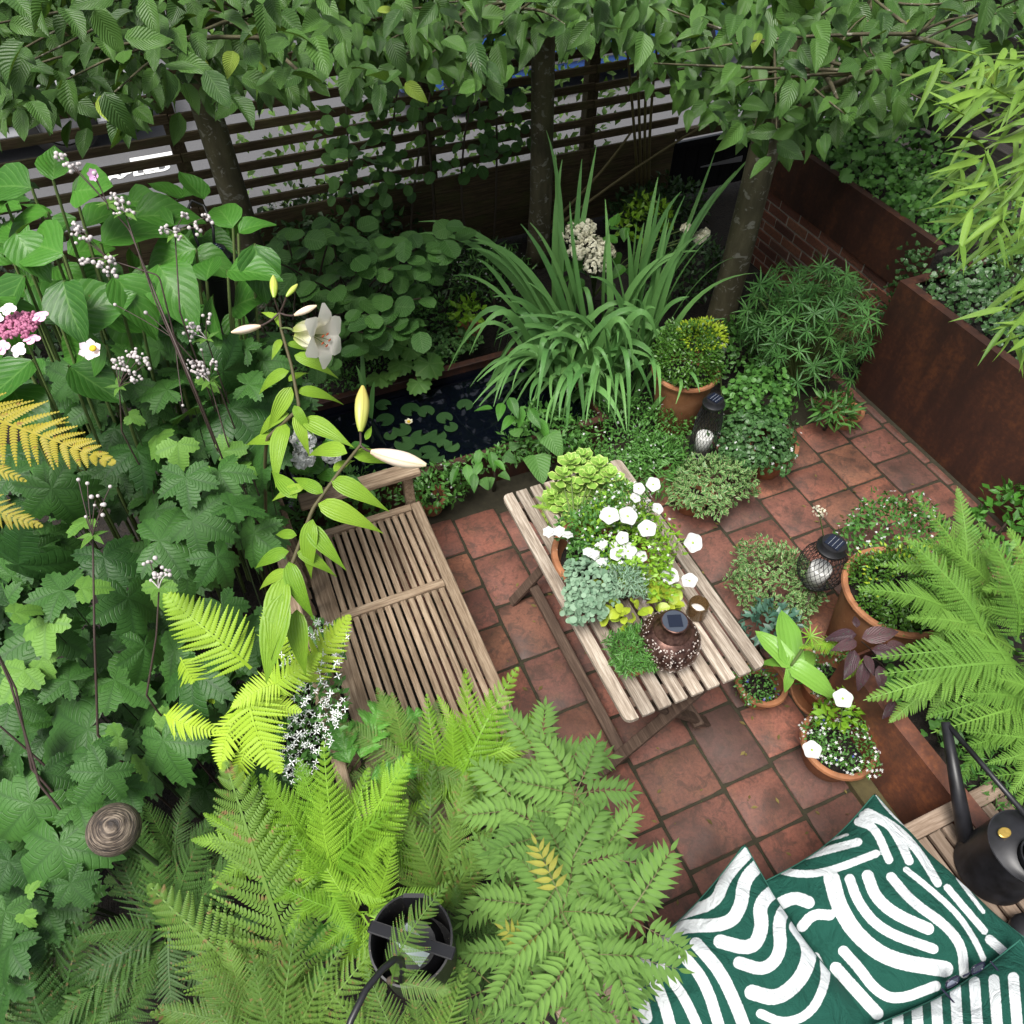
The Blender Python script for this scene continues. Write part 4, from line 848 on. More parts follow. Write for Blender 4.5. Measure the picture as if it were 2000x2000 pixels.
spray(anl, [(275, 1320, 2.2), (295, 1200, 2.1), (300, 1110, 2.05)], [(283, 1060, -1), (305, 1080, -1), (285, 1095, 1), (312, 1085, -1), (300, 1090, -1)], 2.03, r=.0036, nb=4)
stems('flower_stem', anl, [[(-.75, .6, 0), *[Pd(x, y, d) for x, y, d in ((75, 1480, 2.1), (20, 1290, 2.05), (-20, 1200, 2.0))]], [(-.7, .62, 0), *[Pd(x, y, d) for x, y, d in ((60, 1450, 2.15), (30, 1300, 2.1), (-5, 1230, 2.05))]], [(-.6, .6, 0), *[Pd(x, y, d) for x, y, d in ((80, 1440, 2.2), (0, 1370, 2.1))]]], .0045, m_stemP)
tAF = tjoin([leafT(.72, 4, 2, 'obov', .1, -.25).xf(frame((0, 0, 0), (math.sin(a), math.cos(a), .25), (0, 0, 1), 1)) for a in [2*math.pi*k/6+.2 for k in range(6)]])
_af = part('flower', tAF.mesh('flower', m_pinkL), anu, aim(Pd(172, 662, 2.35), 100, .038, .35, .1)); part('flower_centre', ballT(8, 5, 1, .5, .1).mesh('flower_centre', m_yel), _af, aim(Pd(175, 657, 2.33), 0, .0115, .5, 0))
_af2 = part('flower', tAF.mesh('flower', m_mauve), anu, aim(Pd(178, 330, 2.25), 60, .021, .2, .5)); part('flower_stem', MB().tube(bez(Pd(178, 335, 2.25), Pd(195, 360, 2.3), Pd(205, 395, 2.28)), .002, 5).build('flower_stem', m_stemP), anu)
# ------------------------------------------------------------------ lilies
def lily(label, stem, leaves, base, buds):
    t = thing('lily', label, 'lily', (base[0], base[1], 0), 'tall lilies')
    P = [np.array(base, float)]+[Pd(*q) for q in stem]; pts = []
    for i in range(len(P)-1): pts += [P[i]*(1-s)+P[i+1]*s for s in np.linspace(0, 1, 5)[:(-1 if i < len(P)-2 else None)]]
    pts = smooth(pts); part('stem', MB().tube(pts, np.linspace(.0068, .004, len(pts)), 8).build('stem', m_stemL, True), t)
    for x, y, a, s, d, c in leaves: part('leaf', LILYL[c], t, aim(Pd(x, y, d), a, s/ppm(d), .5, .15, sx=s/ppm(d)*(1.25)))
    for x, y, a, s, d, mt in buds:
        p = Pd(x, y, d); q = min(range(len(pts)), key=lambda i: np.linalg.norm(pts[i]-p)); part('bud', budT(r=.155).mesh('bud', mt), t, aim(p, a, s/ppm(d), .5, .05))
        part('flower_stalk', MB().tube(bez(pts[-1], (pts[-1]+p)/2-ZUP*.01, p, 6), .0032, 6, 0, False).build('flower_stalk', m_stemP, True), t)
    return t, pts
d1 = 1.95
l1, _ = lily('leaning lily with a closed gold bud and a pale pink bud over the bench arm', [(530, 1190, 2.0), (545, 1080, 1.98), (590, 960, 1.96), (640, 890, 1.95), (680, 840, 1.93)],
     [(665, 860, 10, 90, 1.94, 2), (625, 905, -25, 110, 1.95, 1), (610, 930, 150, 75, 1.95, 1), (655, 855, 160, 105, 1.93, 2), (560, 940, 130, 95, 1.96, 0), (600, 950, -20, 120, 1.94, 1), (580, 990, -50, 100, 1.96, 1), (545, 1040, 195, 85, 1.97, 1), (560, 1010, 170, 60, 1.97, 1), (560, 1040, -25, 80, 1.97, 1), (545, 1060, -70, 110, 1.97, 1), (535, 1090, -95, 150, 1.97, 0), (535, 1120, -100, 170, 1.95, 0), (560, 1150, -85, 120, 2.0, 1), (545, 1080, 190, 80, 1.99, 1), (590, 980, -100, 110, 1.95, 1), (575, 920, 190, 70, 1.97, 1), (630, 890, 60, 60, 1.95, 1), (690, 830, 70, 35, 1.93, 0)],
     (-.62, 1.75, 0), [(680, 815, 91, 95, 1.92, m_budG), (700, 852, -14, 108, 1.9, m_budP)])
l2, _ = lily('upright lily with one open cream trumpet flower above the pond', [(500, 830, 2.45), (565, 770, 2.4), (550, 690, 2.38), (530, 620, 2.36), (527, 590, 2.35)],
     [(560, 740, 15, 85, 2.4, 1), (570, 790, -30, 110, 2.4, 0), (555, 765, -60, 60, 2.38, 1), (545, 700, 200, 80, 2.4, 1), (550, 730, -120, 90, 2.4, 1), (540, 650, 10, 60, 2.38, 1), (530, 640, -110, 45, 2.38, 0), (555, 670, -20, 80, 2.38, 1), (545, 780, 195, 90, 2.42, 1), (540, 800, -95, 110, 2.42, 1), (560, 780, -75, 75, 2.4, 1), (525, 600, 160, 35, 2.36, 0), (520, 590, -70, 35, 2.36, 0), (545, 720, 60, 50, 2.4, 1), (535, 830, 170, 90, 2.45, 1)],
     (-.35, 2.4, 0), [(517, 562, 97, 52, 2.3, m_budY), (540, 560, 60, 34, 2.3, m_budY), (555, 595, 28, 46, 2.32, m_budP), (492, 615, 195, 56, 2.32, m_budP)])
fl = Pd(560, 628, 2.28); ax = nrm(imgdir(-12)*.9-_F*.35)
_e1 = nrm(np.cross(ax, ZUP)); _e2 = np.cross(_e1, ax); tP = leafT(.40, 8, 2, 'obov', .15, -.1)
def petal(a):
    V = []; uv = []; n, m = 9, 2; rad = _e1*math.cos(a)+_e2*math.sin(a); tan = -_e1*math.sin(a)+_e2*math.cos(a)
    for i in range(n+1):
        t = i/n; r = .009+.052*t**2.0+max(0, t-.72)*.13; ln = .135*t-max(0, t-.76)**1.5*.30; w = 1.45*(.010+.022*math.sin(math.pi*min(1, t*.92+.06))**.8)*(1 if t < .9 else 1-(t-.9)*6)
        for j in range(-m, m+1): V.append(fl+ax*ln+rad*(r-.10*w*abs(j/m))+tan*w*j/m); uv.append((j/m/2+.5, t))
    k = 2*m+1; return T(V, [(i*k+j, i*k+j+1, (i+1)*k+j+1, (i+1)*k+j) for i in range(n) for j in range(2*m)], uv)
_pm = None
for k in range(6): part('petal', petal(2*math.pi*k/6).mesh('petal', m_lilyw), l2)
for k in range(5):
    a = 2*math.pi*k/5; e = fl+ax*.105+(_e1*math.cos(a)+_e2*math.sin(a))*.018-ZUP*.012; part('stamen', MB().tube(bez(fl+ax*.02, fl+ax*.07, e, 6), .0012, 5, 0).build('stamen', m_stemG), l2); part('anther', ballT(6, 4, .4, 1).mesh('anther', m_anther), l2, frame(e, ax, _e1*math.cos(a), .0075))
part('flower_stalk', MB().tube(bez(Pd(530, 620, 2.36), Pd(545, 615, 2.32), fl, 6), .0035, 6, 0).build('flower_stalk', m_stemG), l2)
# ------------------------------------------------------------------ ferns
def frond(par, key, A, B, sx=1.0, up=.6, i=None):
    a, b = Pd(*A), Pd(*B); n = nrm(-_F*(1-up)+ZUP*up)+np.array([random.gauss(0, .2) for _ in range(3)]); L = np.linalg.norm(b-a)
    part('frond', FERN[key][random.randrange(len(FERN[key])) if i is None else i], par, frame(a, b-a, n, L, L*sx))
def fern(label, crown, tips, key, base=None, sx=1.0, dtip=.12, group='ferns'):
    c = Pd(*crown); base = (c[0], c[1], 0) if base is None else base
    t = thing('fern', label, 'fern', base, group)
    for tip in tips:
        x, y = tip[:2]; dd = crown[2]-dtip+random.uniform(-.06, .06) if len(tip) < 3 else tip[2]; s = sx*random.uniform(.9, 1.12)
        frond(t, key, (crown[0]+random.uniform(-8, 8), crown[1]+random.uniform(-8, 8), crown[2]+random.uniform(-.03, .03)), (x, y, dd), s)
    part('crown_base', MB().tube([base, tuple(np.array(base)*.3+c*.7), tuple(c)], [.035, .02, .008], 8).build('crown_base', m_twig, True), t)
    return t
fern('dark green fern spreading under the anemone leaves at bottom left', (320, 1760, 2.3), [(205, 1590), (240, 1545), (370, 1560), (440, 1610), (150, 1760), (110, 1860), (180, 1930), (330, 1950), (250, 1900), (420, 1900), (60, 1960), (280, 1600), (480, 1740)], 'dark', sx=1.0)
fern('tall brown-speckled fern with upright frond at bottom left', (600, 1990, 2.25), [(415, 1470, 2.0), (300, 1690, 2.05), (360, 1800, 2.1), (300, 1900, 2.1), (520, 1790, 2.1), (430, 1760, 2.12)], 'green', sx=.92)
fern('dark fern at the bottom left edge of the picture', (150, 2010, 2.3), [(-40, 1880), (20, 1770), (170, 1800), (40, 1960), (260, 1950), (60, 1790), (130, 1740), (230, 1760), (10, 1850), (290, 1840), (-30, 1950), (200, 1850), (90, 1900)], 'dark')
fern('bright yellow-green fern in the centre of the lower left bed', (630, 1660, 2.2), [(700, 1540), (560, 1590), (680, 1640), (540, 1760), (720, 1700), (500, 1470), (560, 1445), (620, 1440), (690, 1470), (755, 1430), (470, 1540), (490, 1630), (730, 1580), (570, 1730), (440, 1590), (760, 1520), (650, 1770), (520, 1700), (600, 1520)], 'bright', sx=1.08)
fern('olive fern with browning fronds left of the pinnate shrub', (830, 1730, 2.3), [(770, 1540), (850, 1540), (740, 1640), (910, 1640), (810, 1470), (870, 1470), (730, 1700), (920, 1570), (790, 1600)], 'green', sx=.85)
fern('fresh green fern leaning over the near end of the bench', (850, 1510, 2.45), [(895, 1290), (1025, 1345), (805, 1340), (960, 1290), (765, 1395), (1030, 1440), (850, 1360), (930, 1380), (990, 1400), (800, 1440), (740, 1470)], 'bright', sx=.95)
fern('fern beside the hanging lantern at the bottom edge', (540, 2040, 2.05), [(470, 1830), (540, 1800), (610, 1830), (670, 1820), (720, 1880), (400, 1900), (690, 1940)], 'green', sx=.95)
fern('fern in front of the lantern at the bottom edge', (790, 2030, 1.95), [(930, 1908), (850, 1840), (780, 1870), (700, 1850), (880, 1880), (650, 1900), (760, 1930)], 'green', sx=.95)
fern('single fern frond arching across the black lantern', (735, 1850, 1.72), [(812, 1690, 1.62), (850, 1870, 1.68)], 'green', base=tuple(Pz(900, 1800, 0)))
fl4 = thing('fern', 'golden-lime fern glowing between anemone leaves and bench', 'fern', tuple(Pz(470, 1420, 0)), 'ferns')
for A, B, s in (((470, 1265, 2.2), (312, 1112, 2.15), 1.25), ((530, 1250, 2.2), (505, 1125, 2.18), 1.3), ((550, 1290, 2.15), (658, 1165, 2.12), 1.2), ((470, 1290, 2.1), (505, 1470, 2.06), 1.5), ((535, 1285, 2.1), (432, 1325, 2.05), 1.4), ((470, 1320, 2.15), (560, 1340, 2.1), 1.4), ((310, 1345, 2.2), (405, 1390, 2.15), 1.2), ((500, 1300, 2.1), (600, 1235, 2.05), 1.2), ((455, 1340, 2.14), (400, 1455, 2.1), 1.4), ((470, 1400, 2.14), (440, 1500, 2.12), 1.2), ((340, 1240, 2.3), (400, 1330, 2.3), 1.2)):
    frond(fl4, 'lime', A, B, s)
fl5 = thing('fern', 'yellow autumn fern fronds at the left edge', 'fern', tuple(Pz(-150, 1150, 0)), 'ferns')
for A, B, s in (((-70, 770, 2.2), (207, 860, 2.15), .95), ((-80, 940, 2.2), (75, 988, 2.2), .9), ((-90, 860, 2.25), (40, 900, 2.25), .8)): frond(fl5, 'yellow', A, B, s, .5)
zF = Z(1350, 950, 650/1932); fr = thing('fern', 'large fern with arching fronds in the low rusty planter', 'fern', (2.35, .7, .36), 'ferns')
for A, B in (((1870, 1000), (1215, 915)), ((1800, 1060), (1095, 1190)), ((1540, 760), (1050, 550)), ((1560, 640), (1600, 20)), ((1540, 560), (1470, 110)), ((1880, 900), (1800, 240)), ((2050, 900), (1900, 260)), ((1960, 1300), (1570, 1330)), ((2050, 1500), (1700, 1420)), ((2100, 1250), (1740, 1090)), ((2150, 1650), (1850, 1650)), ((1980, 1500), (1880, 1783)), ((2050, 1700), (1900, 1850)), ((2100, 700), (1750, 560)), ((1700, 900), (1340, 300)), ((2000, 1100), (1480, 1330)), ((1900, 1050), (1280, 1020)), ((1690, 820), (1290, 760)), ((2200, 1300), (2000, 900)), ((1900, 640), (1680, 250)), ((1750, 700), (1560, 330)), ((1700, 780), (1400, 520)), ((1950, 820), (1640, 640)), ((2000, 1250), (1620, 1200)), ((1950, 1450), (1640, 1480)), ((2100, 1500), (1780, 1600)), ((1880, 950), (1500, 800)), ((2150, 1000), (1900, 640))):
    u, v = zF(*A); a, b = zF(*B); frond(fr, 'right', (u, v, 2.9+random.uniform(-.08, .08)), (a, b, 2.72+random.uniform(-.08, .08)), 1.05)
part('crown_base', MB().tube([(2.35, .7, .36), (2.3, .75, .55)], [.06, .02], 8).build('crown_base', m_twig, True), fr)
ff = thing('fern', 'small fern frond beside the purple-leaved plant', 'fern', tuple(Pz(1650, 1300, 0)), 'ferns'); frond(ff, 'bright', (*zF(900, 940), 3.05), (*zF(650, 910), 3.0), 1.2); frond(ff, 'bright', (*zF(1000, 1000), 3.05), (*zF(900, 1120), 3.0), 1.2)
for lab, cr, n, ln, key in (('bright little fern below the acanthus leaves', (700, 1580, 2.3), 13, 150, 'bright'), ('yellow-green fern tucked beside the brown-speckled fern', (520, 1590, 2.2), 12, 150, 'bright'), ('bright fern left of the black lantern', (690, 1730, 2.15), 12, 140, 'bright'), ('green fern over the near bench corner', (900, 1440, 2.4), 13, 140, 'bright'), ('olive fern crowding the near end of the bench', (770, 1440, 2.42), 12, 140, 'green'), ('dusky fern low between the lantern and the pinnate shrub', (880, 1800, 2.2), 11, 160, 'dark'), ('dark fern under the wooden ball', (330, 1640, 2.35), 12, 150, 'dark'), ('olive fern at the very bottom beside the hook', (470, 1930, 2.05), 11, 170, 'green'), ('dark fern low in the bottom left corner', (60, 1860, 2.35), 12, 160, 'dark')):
    fern(lab, cr, [(cr[0]+ln*random.uniform(.8, 1.15)*math.cos(a), cr[1]-ln*random.uniform(.8, 1.15)*math.sin(a)*.95) for a in [2*math.pi*k/n+random.uniform(-.2, .2) for k in range(n)]], key, sx=random.uniform(.85, 1.0), dtip=.05)
for k in range(16):
    a = random.uniform(100, 260); u, v = random.uniform(1800, 1960), random.uniform(1020, 1420); L = random.uniform(110, 190); frond(fr, 'right', (u, v, 2.95), (u+L*math.cos(math.radians(a)), v-L*math.sin(math.radians(a)), 2.85), 1.05)
# ------------------------------------------------------------------ sorbaria, acanthus, spurge
so = thing('pinnate_shrub', 'pinnate-leaved green shrub between the ferns and the cushions', 'shrub', tuple(Pz(1060, 1720, 0)))
_seg = []
for cx, cy, n, d in ((1070, 1640, 6, 2.0), (990, 1530, 6, 2.15), (1085, 1500, 6, 2.15), (960, 1670, 5, 2.12), (1125, 1620, 6, 2.05), (985, 1800, 6, 1.95), (1085, 1800, 6, 1.92), (1040, 1900, 6, 1.9), (1040, 1570, 5, 2.12), (1020, 1710, 6, 2.02), (960, 1590, 5, 2.25), (1140, 1880, 6, 1.98), (1120, 1720, 6, 1.98), (930, 1860, 5, 2.0), (1060, 1720, 5, 1.94), (1150, 1790, 5, 1.95), (1020, 1430, 5, 2.3)):
    c = Pd(cx, cy, d); _seg.append(up_stem((Pz(1060, 1720, 0)+c*[1, 1, 0])/2*[1, 1, 0], c))
    for k in range(n):
        a = 360*k/n+random.uniform(-18, 18); me = SORBY if (cx, cy) == (1010, 1500) and k == 20 else random.choice(SORB); s = random.uniform(.85, 1.15)*128/ppm(d)
        hd = nrm(_R*math.cos(math.radians(a))+nrm(np.cross(ZUP, _R))*math.sin(math.radians(a))+ZUP*random.uniform(.0, .35)); part('leaf', me, so, frame(c, hd, ZUP+np.array([random.gauss(0, .15) for _ in range(3)])-_F*.3, s))
part('leaf', SORB[0], so, aim(Pd(1190, 1720, 1.9), 55, 150/ppm(1.9), .6, .05)); part('leaf', SORB[1], so, aim(Pd(1200, 1740, 1.95), -30, 120/ppm(1.9), .6, .05))
part('leaf', SORBY, so, aim(Pd(1060, 1700, 1.86), 112, 120/ppm(1.86), .6, .05)); part('leaf', SORBY, so, aim(Pd(1030, 1800, 1.88), 150, 100/ppm(1.88), .6, .05))
stems('stem', so, _seg, .006, m_stemR)
ac = thing('acanthus', 'glossy lobed acanthus leaves among ferns and white spurge', 'acanthus', tuple(Pz(640, 1560, 0)))
_seg = []
for x, y, a, s, d in ((680, 1430, 75, 130, 2.35), (660, 1440, 110, 110, 2.35), (720, 1390, 40, 90, 2.4), (540, 1690, 120, 110, 2.3), (640, 1790, 160, 120, 2.2), (650, 1790, 100, 110, 2.2), (660, 1800, 30, 100, 2.2), (560, 1720, 60, 90, 2.3), (700, 1470, 20, 100, 2.35), (620, 1830, 220, 90, 2.2)):
    p = Pd(x, y, d); part('leaf', random.choice(ACA), ac, aim(p, a, s/ppm(d), .6, .15)); _seg.append(up_stem(Pz(640, 1600, 0), p))
stems('leaf_stalk', ac, _seg, .005, m_stemG)
eu = thing('white_spurge', 'airy plant with tiny white stars spilling onto the bench', 'flower', tuple(Pz(570, 1450, 0)))
sp_poly = [(600, 1170), (660, 1190), (640, 1260), (660, 1310), (640, 1380), (600, 1450), (550, 1480), (510, 1450), (520, 1380), (560, 1330), (540, 1280), (490, 1240), (520, 1210)]
Ms = [aim(Pd(u, v, random.uniform(2.1, 2.3)), random.uniform(0, 360), random.uniform(.017, .027), .6, .5) for u, v in sample_poly(sp_poly, 300)]
part('flowers', scatter('flowers', tSLIM, Ms, m_star), eu, kind=STUFF)
part('foliage', scatter('foliage', tSM, [aim(Pd(u, v, random.uniform(2.2, 2.5)), random.uniform(0, 360), random.uniform(.018, .032), .6, .5) for u, v in sample_poly(sp_poly, 520)], m_cover), eu, kind=STUFF)
stems('stem', eu, [up_stem(Pz(575, 1450, 0)+np.array([random.uniform(-.05, .05), random.uniform(-.05, .05), 0]), Pd(u, v, 2.25)) for u, v in sample_poly(sp_poly, 26)], .002, m_stemG)
# ------------------------------------------------------------------ bamboo
bb = thing('bamboo', 'bamboo with pale green drooping leaves at the right edge', 'bamboo', (4.1, 2.2, .72)); _seg = []
BP = [[(1745, 110), (1810, 95), (1932, 90), (2000, 60), (2000, 240), (1900, 250), (1840, 220), (1790, 230), (1760, 200)], [(1790, 230), (1990, 200), (1990, 500), (1900, 480), (1850, 470), (1790, 470), (1770, 440), (1800, 380), (1780, 320)], [(1880, 540), (1990, 500), (1990, 640), (1930, 650), (1880, 640), (1850, 600)]]
for poly, n in zip(BP, (75, 115, 32)):
    for u, v in sample_poly(poly, n):
        d = random.uniform(2.25, 2.75); p = Pd(u+25, v-10, d); part('leaf', random.choice(BAM), bb, aim(p, random.gauss(215, 36), random.uniform(72, 118)/ppm(d), .5, .35))
        if random.random() < .14: _seg.append(bez((4.0+random.uniform(0, .3), 2.1+random.uniform(-.4, .4), .72), (3.6, 2.0, 2.3), p, 10))
stems('culm', bb, _seg, .005, m_stemG)
# ------------------------------------------------------------------ planter ivy and undergrowth
iv1 = thing('planter_ivy', 'dark ivy and ground cover in the near tall planter', 'ivy', (4.1, 1.6, .72))
part('foliage', scatter('foliage', tIVY, [frame((random.uniform(3.62, 4.5), random.uniform(-.2, 2.64), .73+.16*random.random()), rquat(), (-.5, -.3, 1), random.uniform(.018, .035)) for _ in range(4200)], m_ivy), iv1, kind=STUFF)
iv2 = thing('rear_planter_plants', 'leafy ground cover spilling over the rear raised planter', 'plant', (4.2, 3.6, .86))
part('foliage', scatter('foliage', tIVY+tRO, [frame((random.uniform(3.84, 4.6), random.uniform(2.72, 5.1), .87+.22*random.random()**2), rquat(), (-.5, -.3, 1), random.uniform(.022, .045)) for _ in range(2600)], m_cover), iv2, kind=STUFF)
_hl = palmT(31, lobes=((0, 1, 60), (80, .9, 60), (-80, .9, 60), (140, .7, 40), (-140, .7, 40)), teeth=16, sinus=.78).mesh('leaf', m_cover)
for x, y, s in ((1690, 375, 28), (1640, 340, 26), (1730, 350, 30), (1660, 300, 24), (1600, 330, 24), (1790, 430, 28), (1740, 400, 26), (1620, 290, 22), (1580, 310, 20), (1760, 330, 22)): part('leaf', _hl, iv2, aim(Pd(x, y, 4.75), random.uniform(180, 300), s/ppm(4.75)*.75, .6, .25))
iv3 = thing('corner_ivy', 'ivy trailing down the joint between brick wall and tall planter', 'ivy', (3.75, 2.74, 0))
Ms = []
for _ in range(420):
    z = .95*random.random(); Ms.append(frame((3.70+random.gauss(0, .045), 2.735+random.gauss(0, .045), z), (random.gauss(0, .6), random.gauss(0, .6), -1), (-1, -.5, .5), random.uniform(.014, .026)))
part('foliage', scatter('foliage', tIVY, Ms, m_ivy), iv3, kind=STUFF)
# ------------------------------------------------------------------ undergrowth bed
def clump(name, label, cat, px, z, r, n, tpl, size, mat, group=None, fl=None, hang=.0, low=-.2, inner=.5, c=None):
    c = Pz(*px, z) if c is None else np.array(c); t = thing(name, label, cat, (c[0], c[1], 0), group)
    part('foliage', bush_mesh('foliage', c, r, n, tpl, size, mat, inner, low, hang), t, kind=STUFF)
    b = np.array([c[0], c[1], max(0, z-r[2]-.05)])
    part('stem', MB().tube([(c[0], c[1], -.02), (c[0]+.01, c[1], z*.5), tuple(c)], [.012, .009, .004], 6).build('stem', m_twig, True), t)
    if fl:
        fm, fn, fs, ft = fl; Ms = [frame(p+v*.012, rquat(), v+ZUP*.4, fs*random.uniform(.8, 1.2)) for p, v in bush_pts(c, r, fn, .95, .05)]
        part('flowers', scatter('flowers', ft, Ms, fm), t, kind=STUFF)
    return t
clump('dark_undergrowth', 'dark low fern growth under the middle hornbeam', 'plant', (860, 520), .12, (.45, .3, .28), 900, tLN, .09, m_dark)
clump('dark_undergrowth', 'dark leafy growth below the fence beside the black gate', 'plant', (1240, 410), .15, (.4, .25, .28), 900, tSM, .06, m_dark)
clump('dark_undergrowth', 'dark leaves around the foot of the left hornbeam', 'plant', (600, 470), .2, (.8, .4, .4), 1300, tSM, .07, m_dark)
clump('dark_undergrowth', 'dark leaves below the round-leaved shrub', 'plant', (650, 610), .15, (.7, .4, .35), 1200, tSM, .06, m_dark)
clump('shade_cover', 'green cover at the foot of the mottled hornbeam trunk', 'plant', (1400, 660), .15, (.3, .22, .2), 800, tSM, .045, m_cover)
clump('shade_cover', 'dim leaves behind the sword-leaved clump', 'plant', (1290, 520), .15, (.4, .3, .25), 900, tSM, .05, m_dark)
clump('lime_shrub', 'small yellow-green shrub by the white hydrangea', 'shrub', (1215, 425), .3, (.22, .2, .22), 240, tSM, .06, m_limeL)
clump('bank_cover', 'pale mottled ground cover on the far pond bank', 'plant', (845, 650), .25, (.22, .14, .07), 420, tIVY, .022, m_var)
clump('bank_cover', 'green cover beside the small terracotta pot on the bank', 'plant', (800, 605), .22, (.3, .18, .1), 600, tSM, .035, m_cover)
clump('fringe_cover', 'mossy fringe along the left end of the pond rim', 'plant', (610, 700), .26, (.22, .12, .09), 700, tSM, .018, m_cover)
clump('starry_weed', 'wispy plant with tiny white flowers behind the strap-leaved clump', 'flower', (930, 540), .3, (.3, .22, .28), 380, tLN, .05, m_cover, fl=(m_white, 60, .016, tSTAR))
wh = thing('white_hydrangea', 'white mophead hydrangea between the middle trunk and the gate', 'hydrangea', tuple(Pz(1120, 560, 0)))
_ws = []
for x, y, r in ((1085, 445, 22), (1105, 430, 18), (1115, 465, 24), (1140, 475, 20), (1125, 500, 22), (1090, 475, 18), (1295, 432, 9), (1320, 450, 11), (1330, 440, 8)):
    c = Pd(x, y, 4.75); rr = r/ppm(4.75); part('flower_head', scatter('flower_head', tPET, [frame(p, rquat(), v, .012) for p, v in bush_pts(c, (rr, rr, rr*.8), 150, .9, -.3)], m_cream), wh, kind=STUFF); _ws.append(up_stem(Pz(1120, 560, 0), c))
for i in range(26): part('leaf', random.choice(HYD), wh, aim(Pd(random.uniform(1070, 1190), random.uniform(420, 540), random.uniform(4.8, 5.0)), random.uniform(0, 360), random.uniform(.08, .12), .7, .3))
stems('stem', wh, _ws, .006, m_stemG)
# ------------------------------------------------------------------ strap-leaved clump
ir = thing('strap_leaf_clump', 'large clump of arching sword-shaped leaves beside the pond', 'plant', (1.55, 3.3, 0))
def blade(par, b, m, t, w=.022, mat=None, n=14):
    pts = bez(b, m, t, n); ws = [w*min(1, .55+i/n*2)*(1-(i/(n-1))**3.0)+.0015 for i in range(n)]
    part('blade', ribbon(pts, ws, -_F*.5+ZUP*.5+np.array([random.gauss(0, .25) for _ in range(3)]), .25, random.uniform(-.5, .5)).mesh('blade', mat or m_iris), par)
IB = [((1060, 560), (1055, 420), (1048, 285)), ((1080, 560), (1085, 420), (1098, 300)), ((1090, 600), (960, 400), (790, 418)), ((1080, 610), (970, 450), (880, 470)), ((1060, 640), (950, 500), (855, 520)), ((1200, 560), (1290, 430), (1392, 325)), ((1210, 580), (1280, 440), (1360, 350)), ((1230, 640), (1280, 520), (1430, 515)), ((1190, 560), (1230, 450), (1245, 365)), ((1180, 560), (1200, 480), (1215, 420)), ((1100, 660), (990, 600), (965, 740)), ((1110, 690), (1000, 660), (1000, 760)), ((1140, 700), (1060, 640), (1055, 790)), ((1150, 700), (1130, 610), (1105, 800)), ((1160, 690), (1170, 620), (1160, 790)), ((1180, 680), (1250, 590), (1245, 760)), ((1130, 640), (1060, 560), (935, 640)), ((1150, 640), (1090, 580), (985, 650)), ((1160, 620), (1120, 540), (1040, 620)), ((1120, 600), (1080, 500), (1075, 380)), ((1140, 600), (1130, 500), (1150, 420)), ((1170, 600), (1180, 500), (1290, 480)), ((1190, 610), (1250, 500), (1340, 440)), ((1090, 620), (1020, 540), (930, 560)), ((1110, 620), (1060, 560), (990, 530)), ((1200, 640), (1230, 560), (1300, 560)), ((1170, 650), (1210, 560), (1230, 540)), ((1120, 660), (1090, 580), (1110, 660)), ((1070, 660), (1020, 600), (900, 720)), ((1200, 600), (1240, 500), (1260, 400)), ((1150, 660), (1150, 560), (1190, 620)), ((1210, 620), (1260, 520), (1300, 420)), ((1100, 580), (1060, 480), (1000, 420)), ((1180, 630), (1190, 540), (1150, 480)), ((1220, 660), (1280, 580), (1330, 620)), ((1230, 700), (1300, 640), (1320, 740))]
for (bx, by), (mx, my), (tx, ty) in IB:
    for q in range(3 if random.random() < .55 else 2):
        j = lambda s: random.uniform(-s, s)*(q > 0)
        b = Pz(bx+j(25), by+90+j(15), .02); h = (my-by); db = pj(b)[2]
        blade(ir, b, Pd(mx+j(30), my+j(30), db-.55), Pd(tx+j(45), ty+j(45), db-.6+(.0)), random.uniform(.013, .022))
for i in range(74):      # broad arching outer blades
    a = random.uniform(-.4, 6.0); b = np.array([1.80+random.uniform(-.2, .2), 3.27+random.uniform(-.16, .16), .02]); L = random.uniform(.35, .75); h = random.uniform(.35, .75); o = np.array([math.cos(a)*L, math.sin(a)*L*.8, 0]); blade(ir, b, b+o*.45+ZUP*h*1.55, b+o+ZUP*h*random.uniform(.1, .75), random.uniform(.013, .023))
# ------------------------------------------------------------------ pots and potted plants
def pot_mesh(r0, r1, h, rim=.03, n=36): return MB().lathe([(r0*.98, 0), (r0, .004), (r0+(r1-r0)*.85, h-rim-.002), (r1+.006, h-rim), (r1+.012, h-rim*.5), (r1+.008, h-.003), (r1, h), (r1-.014, h-.004), (r1-.018, h-.05), (r1-.03, h-.08)], n).disc(r1-.03, h-.08, n, 1).build('pot', [m_terra, m_soil], ang=40)
def pot(label, x, y, r0, r1, h, name='terracotta_pot', cat='pot', z=0, group='terracotta pots'):
    t = solo(name, pot_mesh(r0, r1, h), label, cat, TR(x, y, z), group); return t
def bush(name, label, cat, c, r, n, tpl, size, mat, fl=None, z0=None, young=None, group=None, **kw):
    t = thing(name, label, cat, (c[0], c[1], z0 if z0 is not None else 0), group)
    part('foliage', bush_mesh('foliage', c, r, n, tpl, size, mat, **kw), t, kind=STUFF)
    part('stem', MB().tube([(c[0], c[1], z0 or 0), tuple(c)], [.012, .004], 6).build('stem', m_twig, True), t)
    for q in (fl or []):
        fm, fn, fs, ft = q; part('flowers', scatter('flowers', ft, [frame(p+v*fs*.6, rquat(), v+ZUP*.5, fs*random.uniform(.8, 1.2)) for p, v in bush_pts(c, r, fn, .97, .0)], fm), t, kind=STUFF)
    if young: part('young_shoots', scatter('young_shoots', tpl, [frame(p, v, rquat(), size*1.1) for p, v in bush_pts(young[0], young[1], young[2], .8, .0)], m_boxY), t, kind=STUFF)
    return t
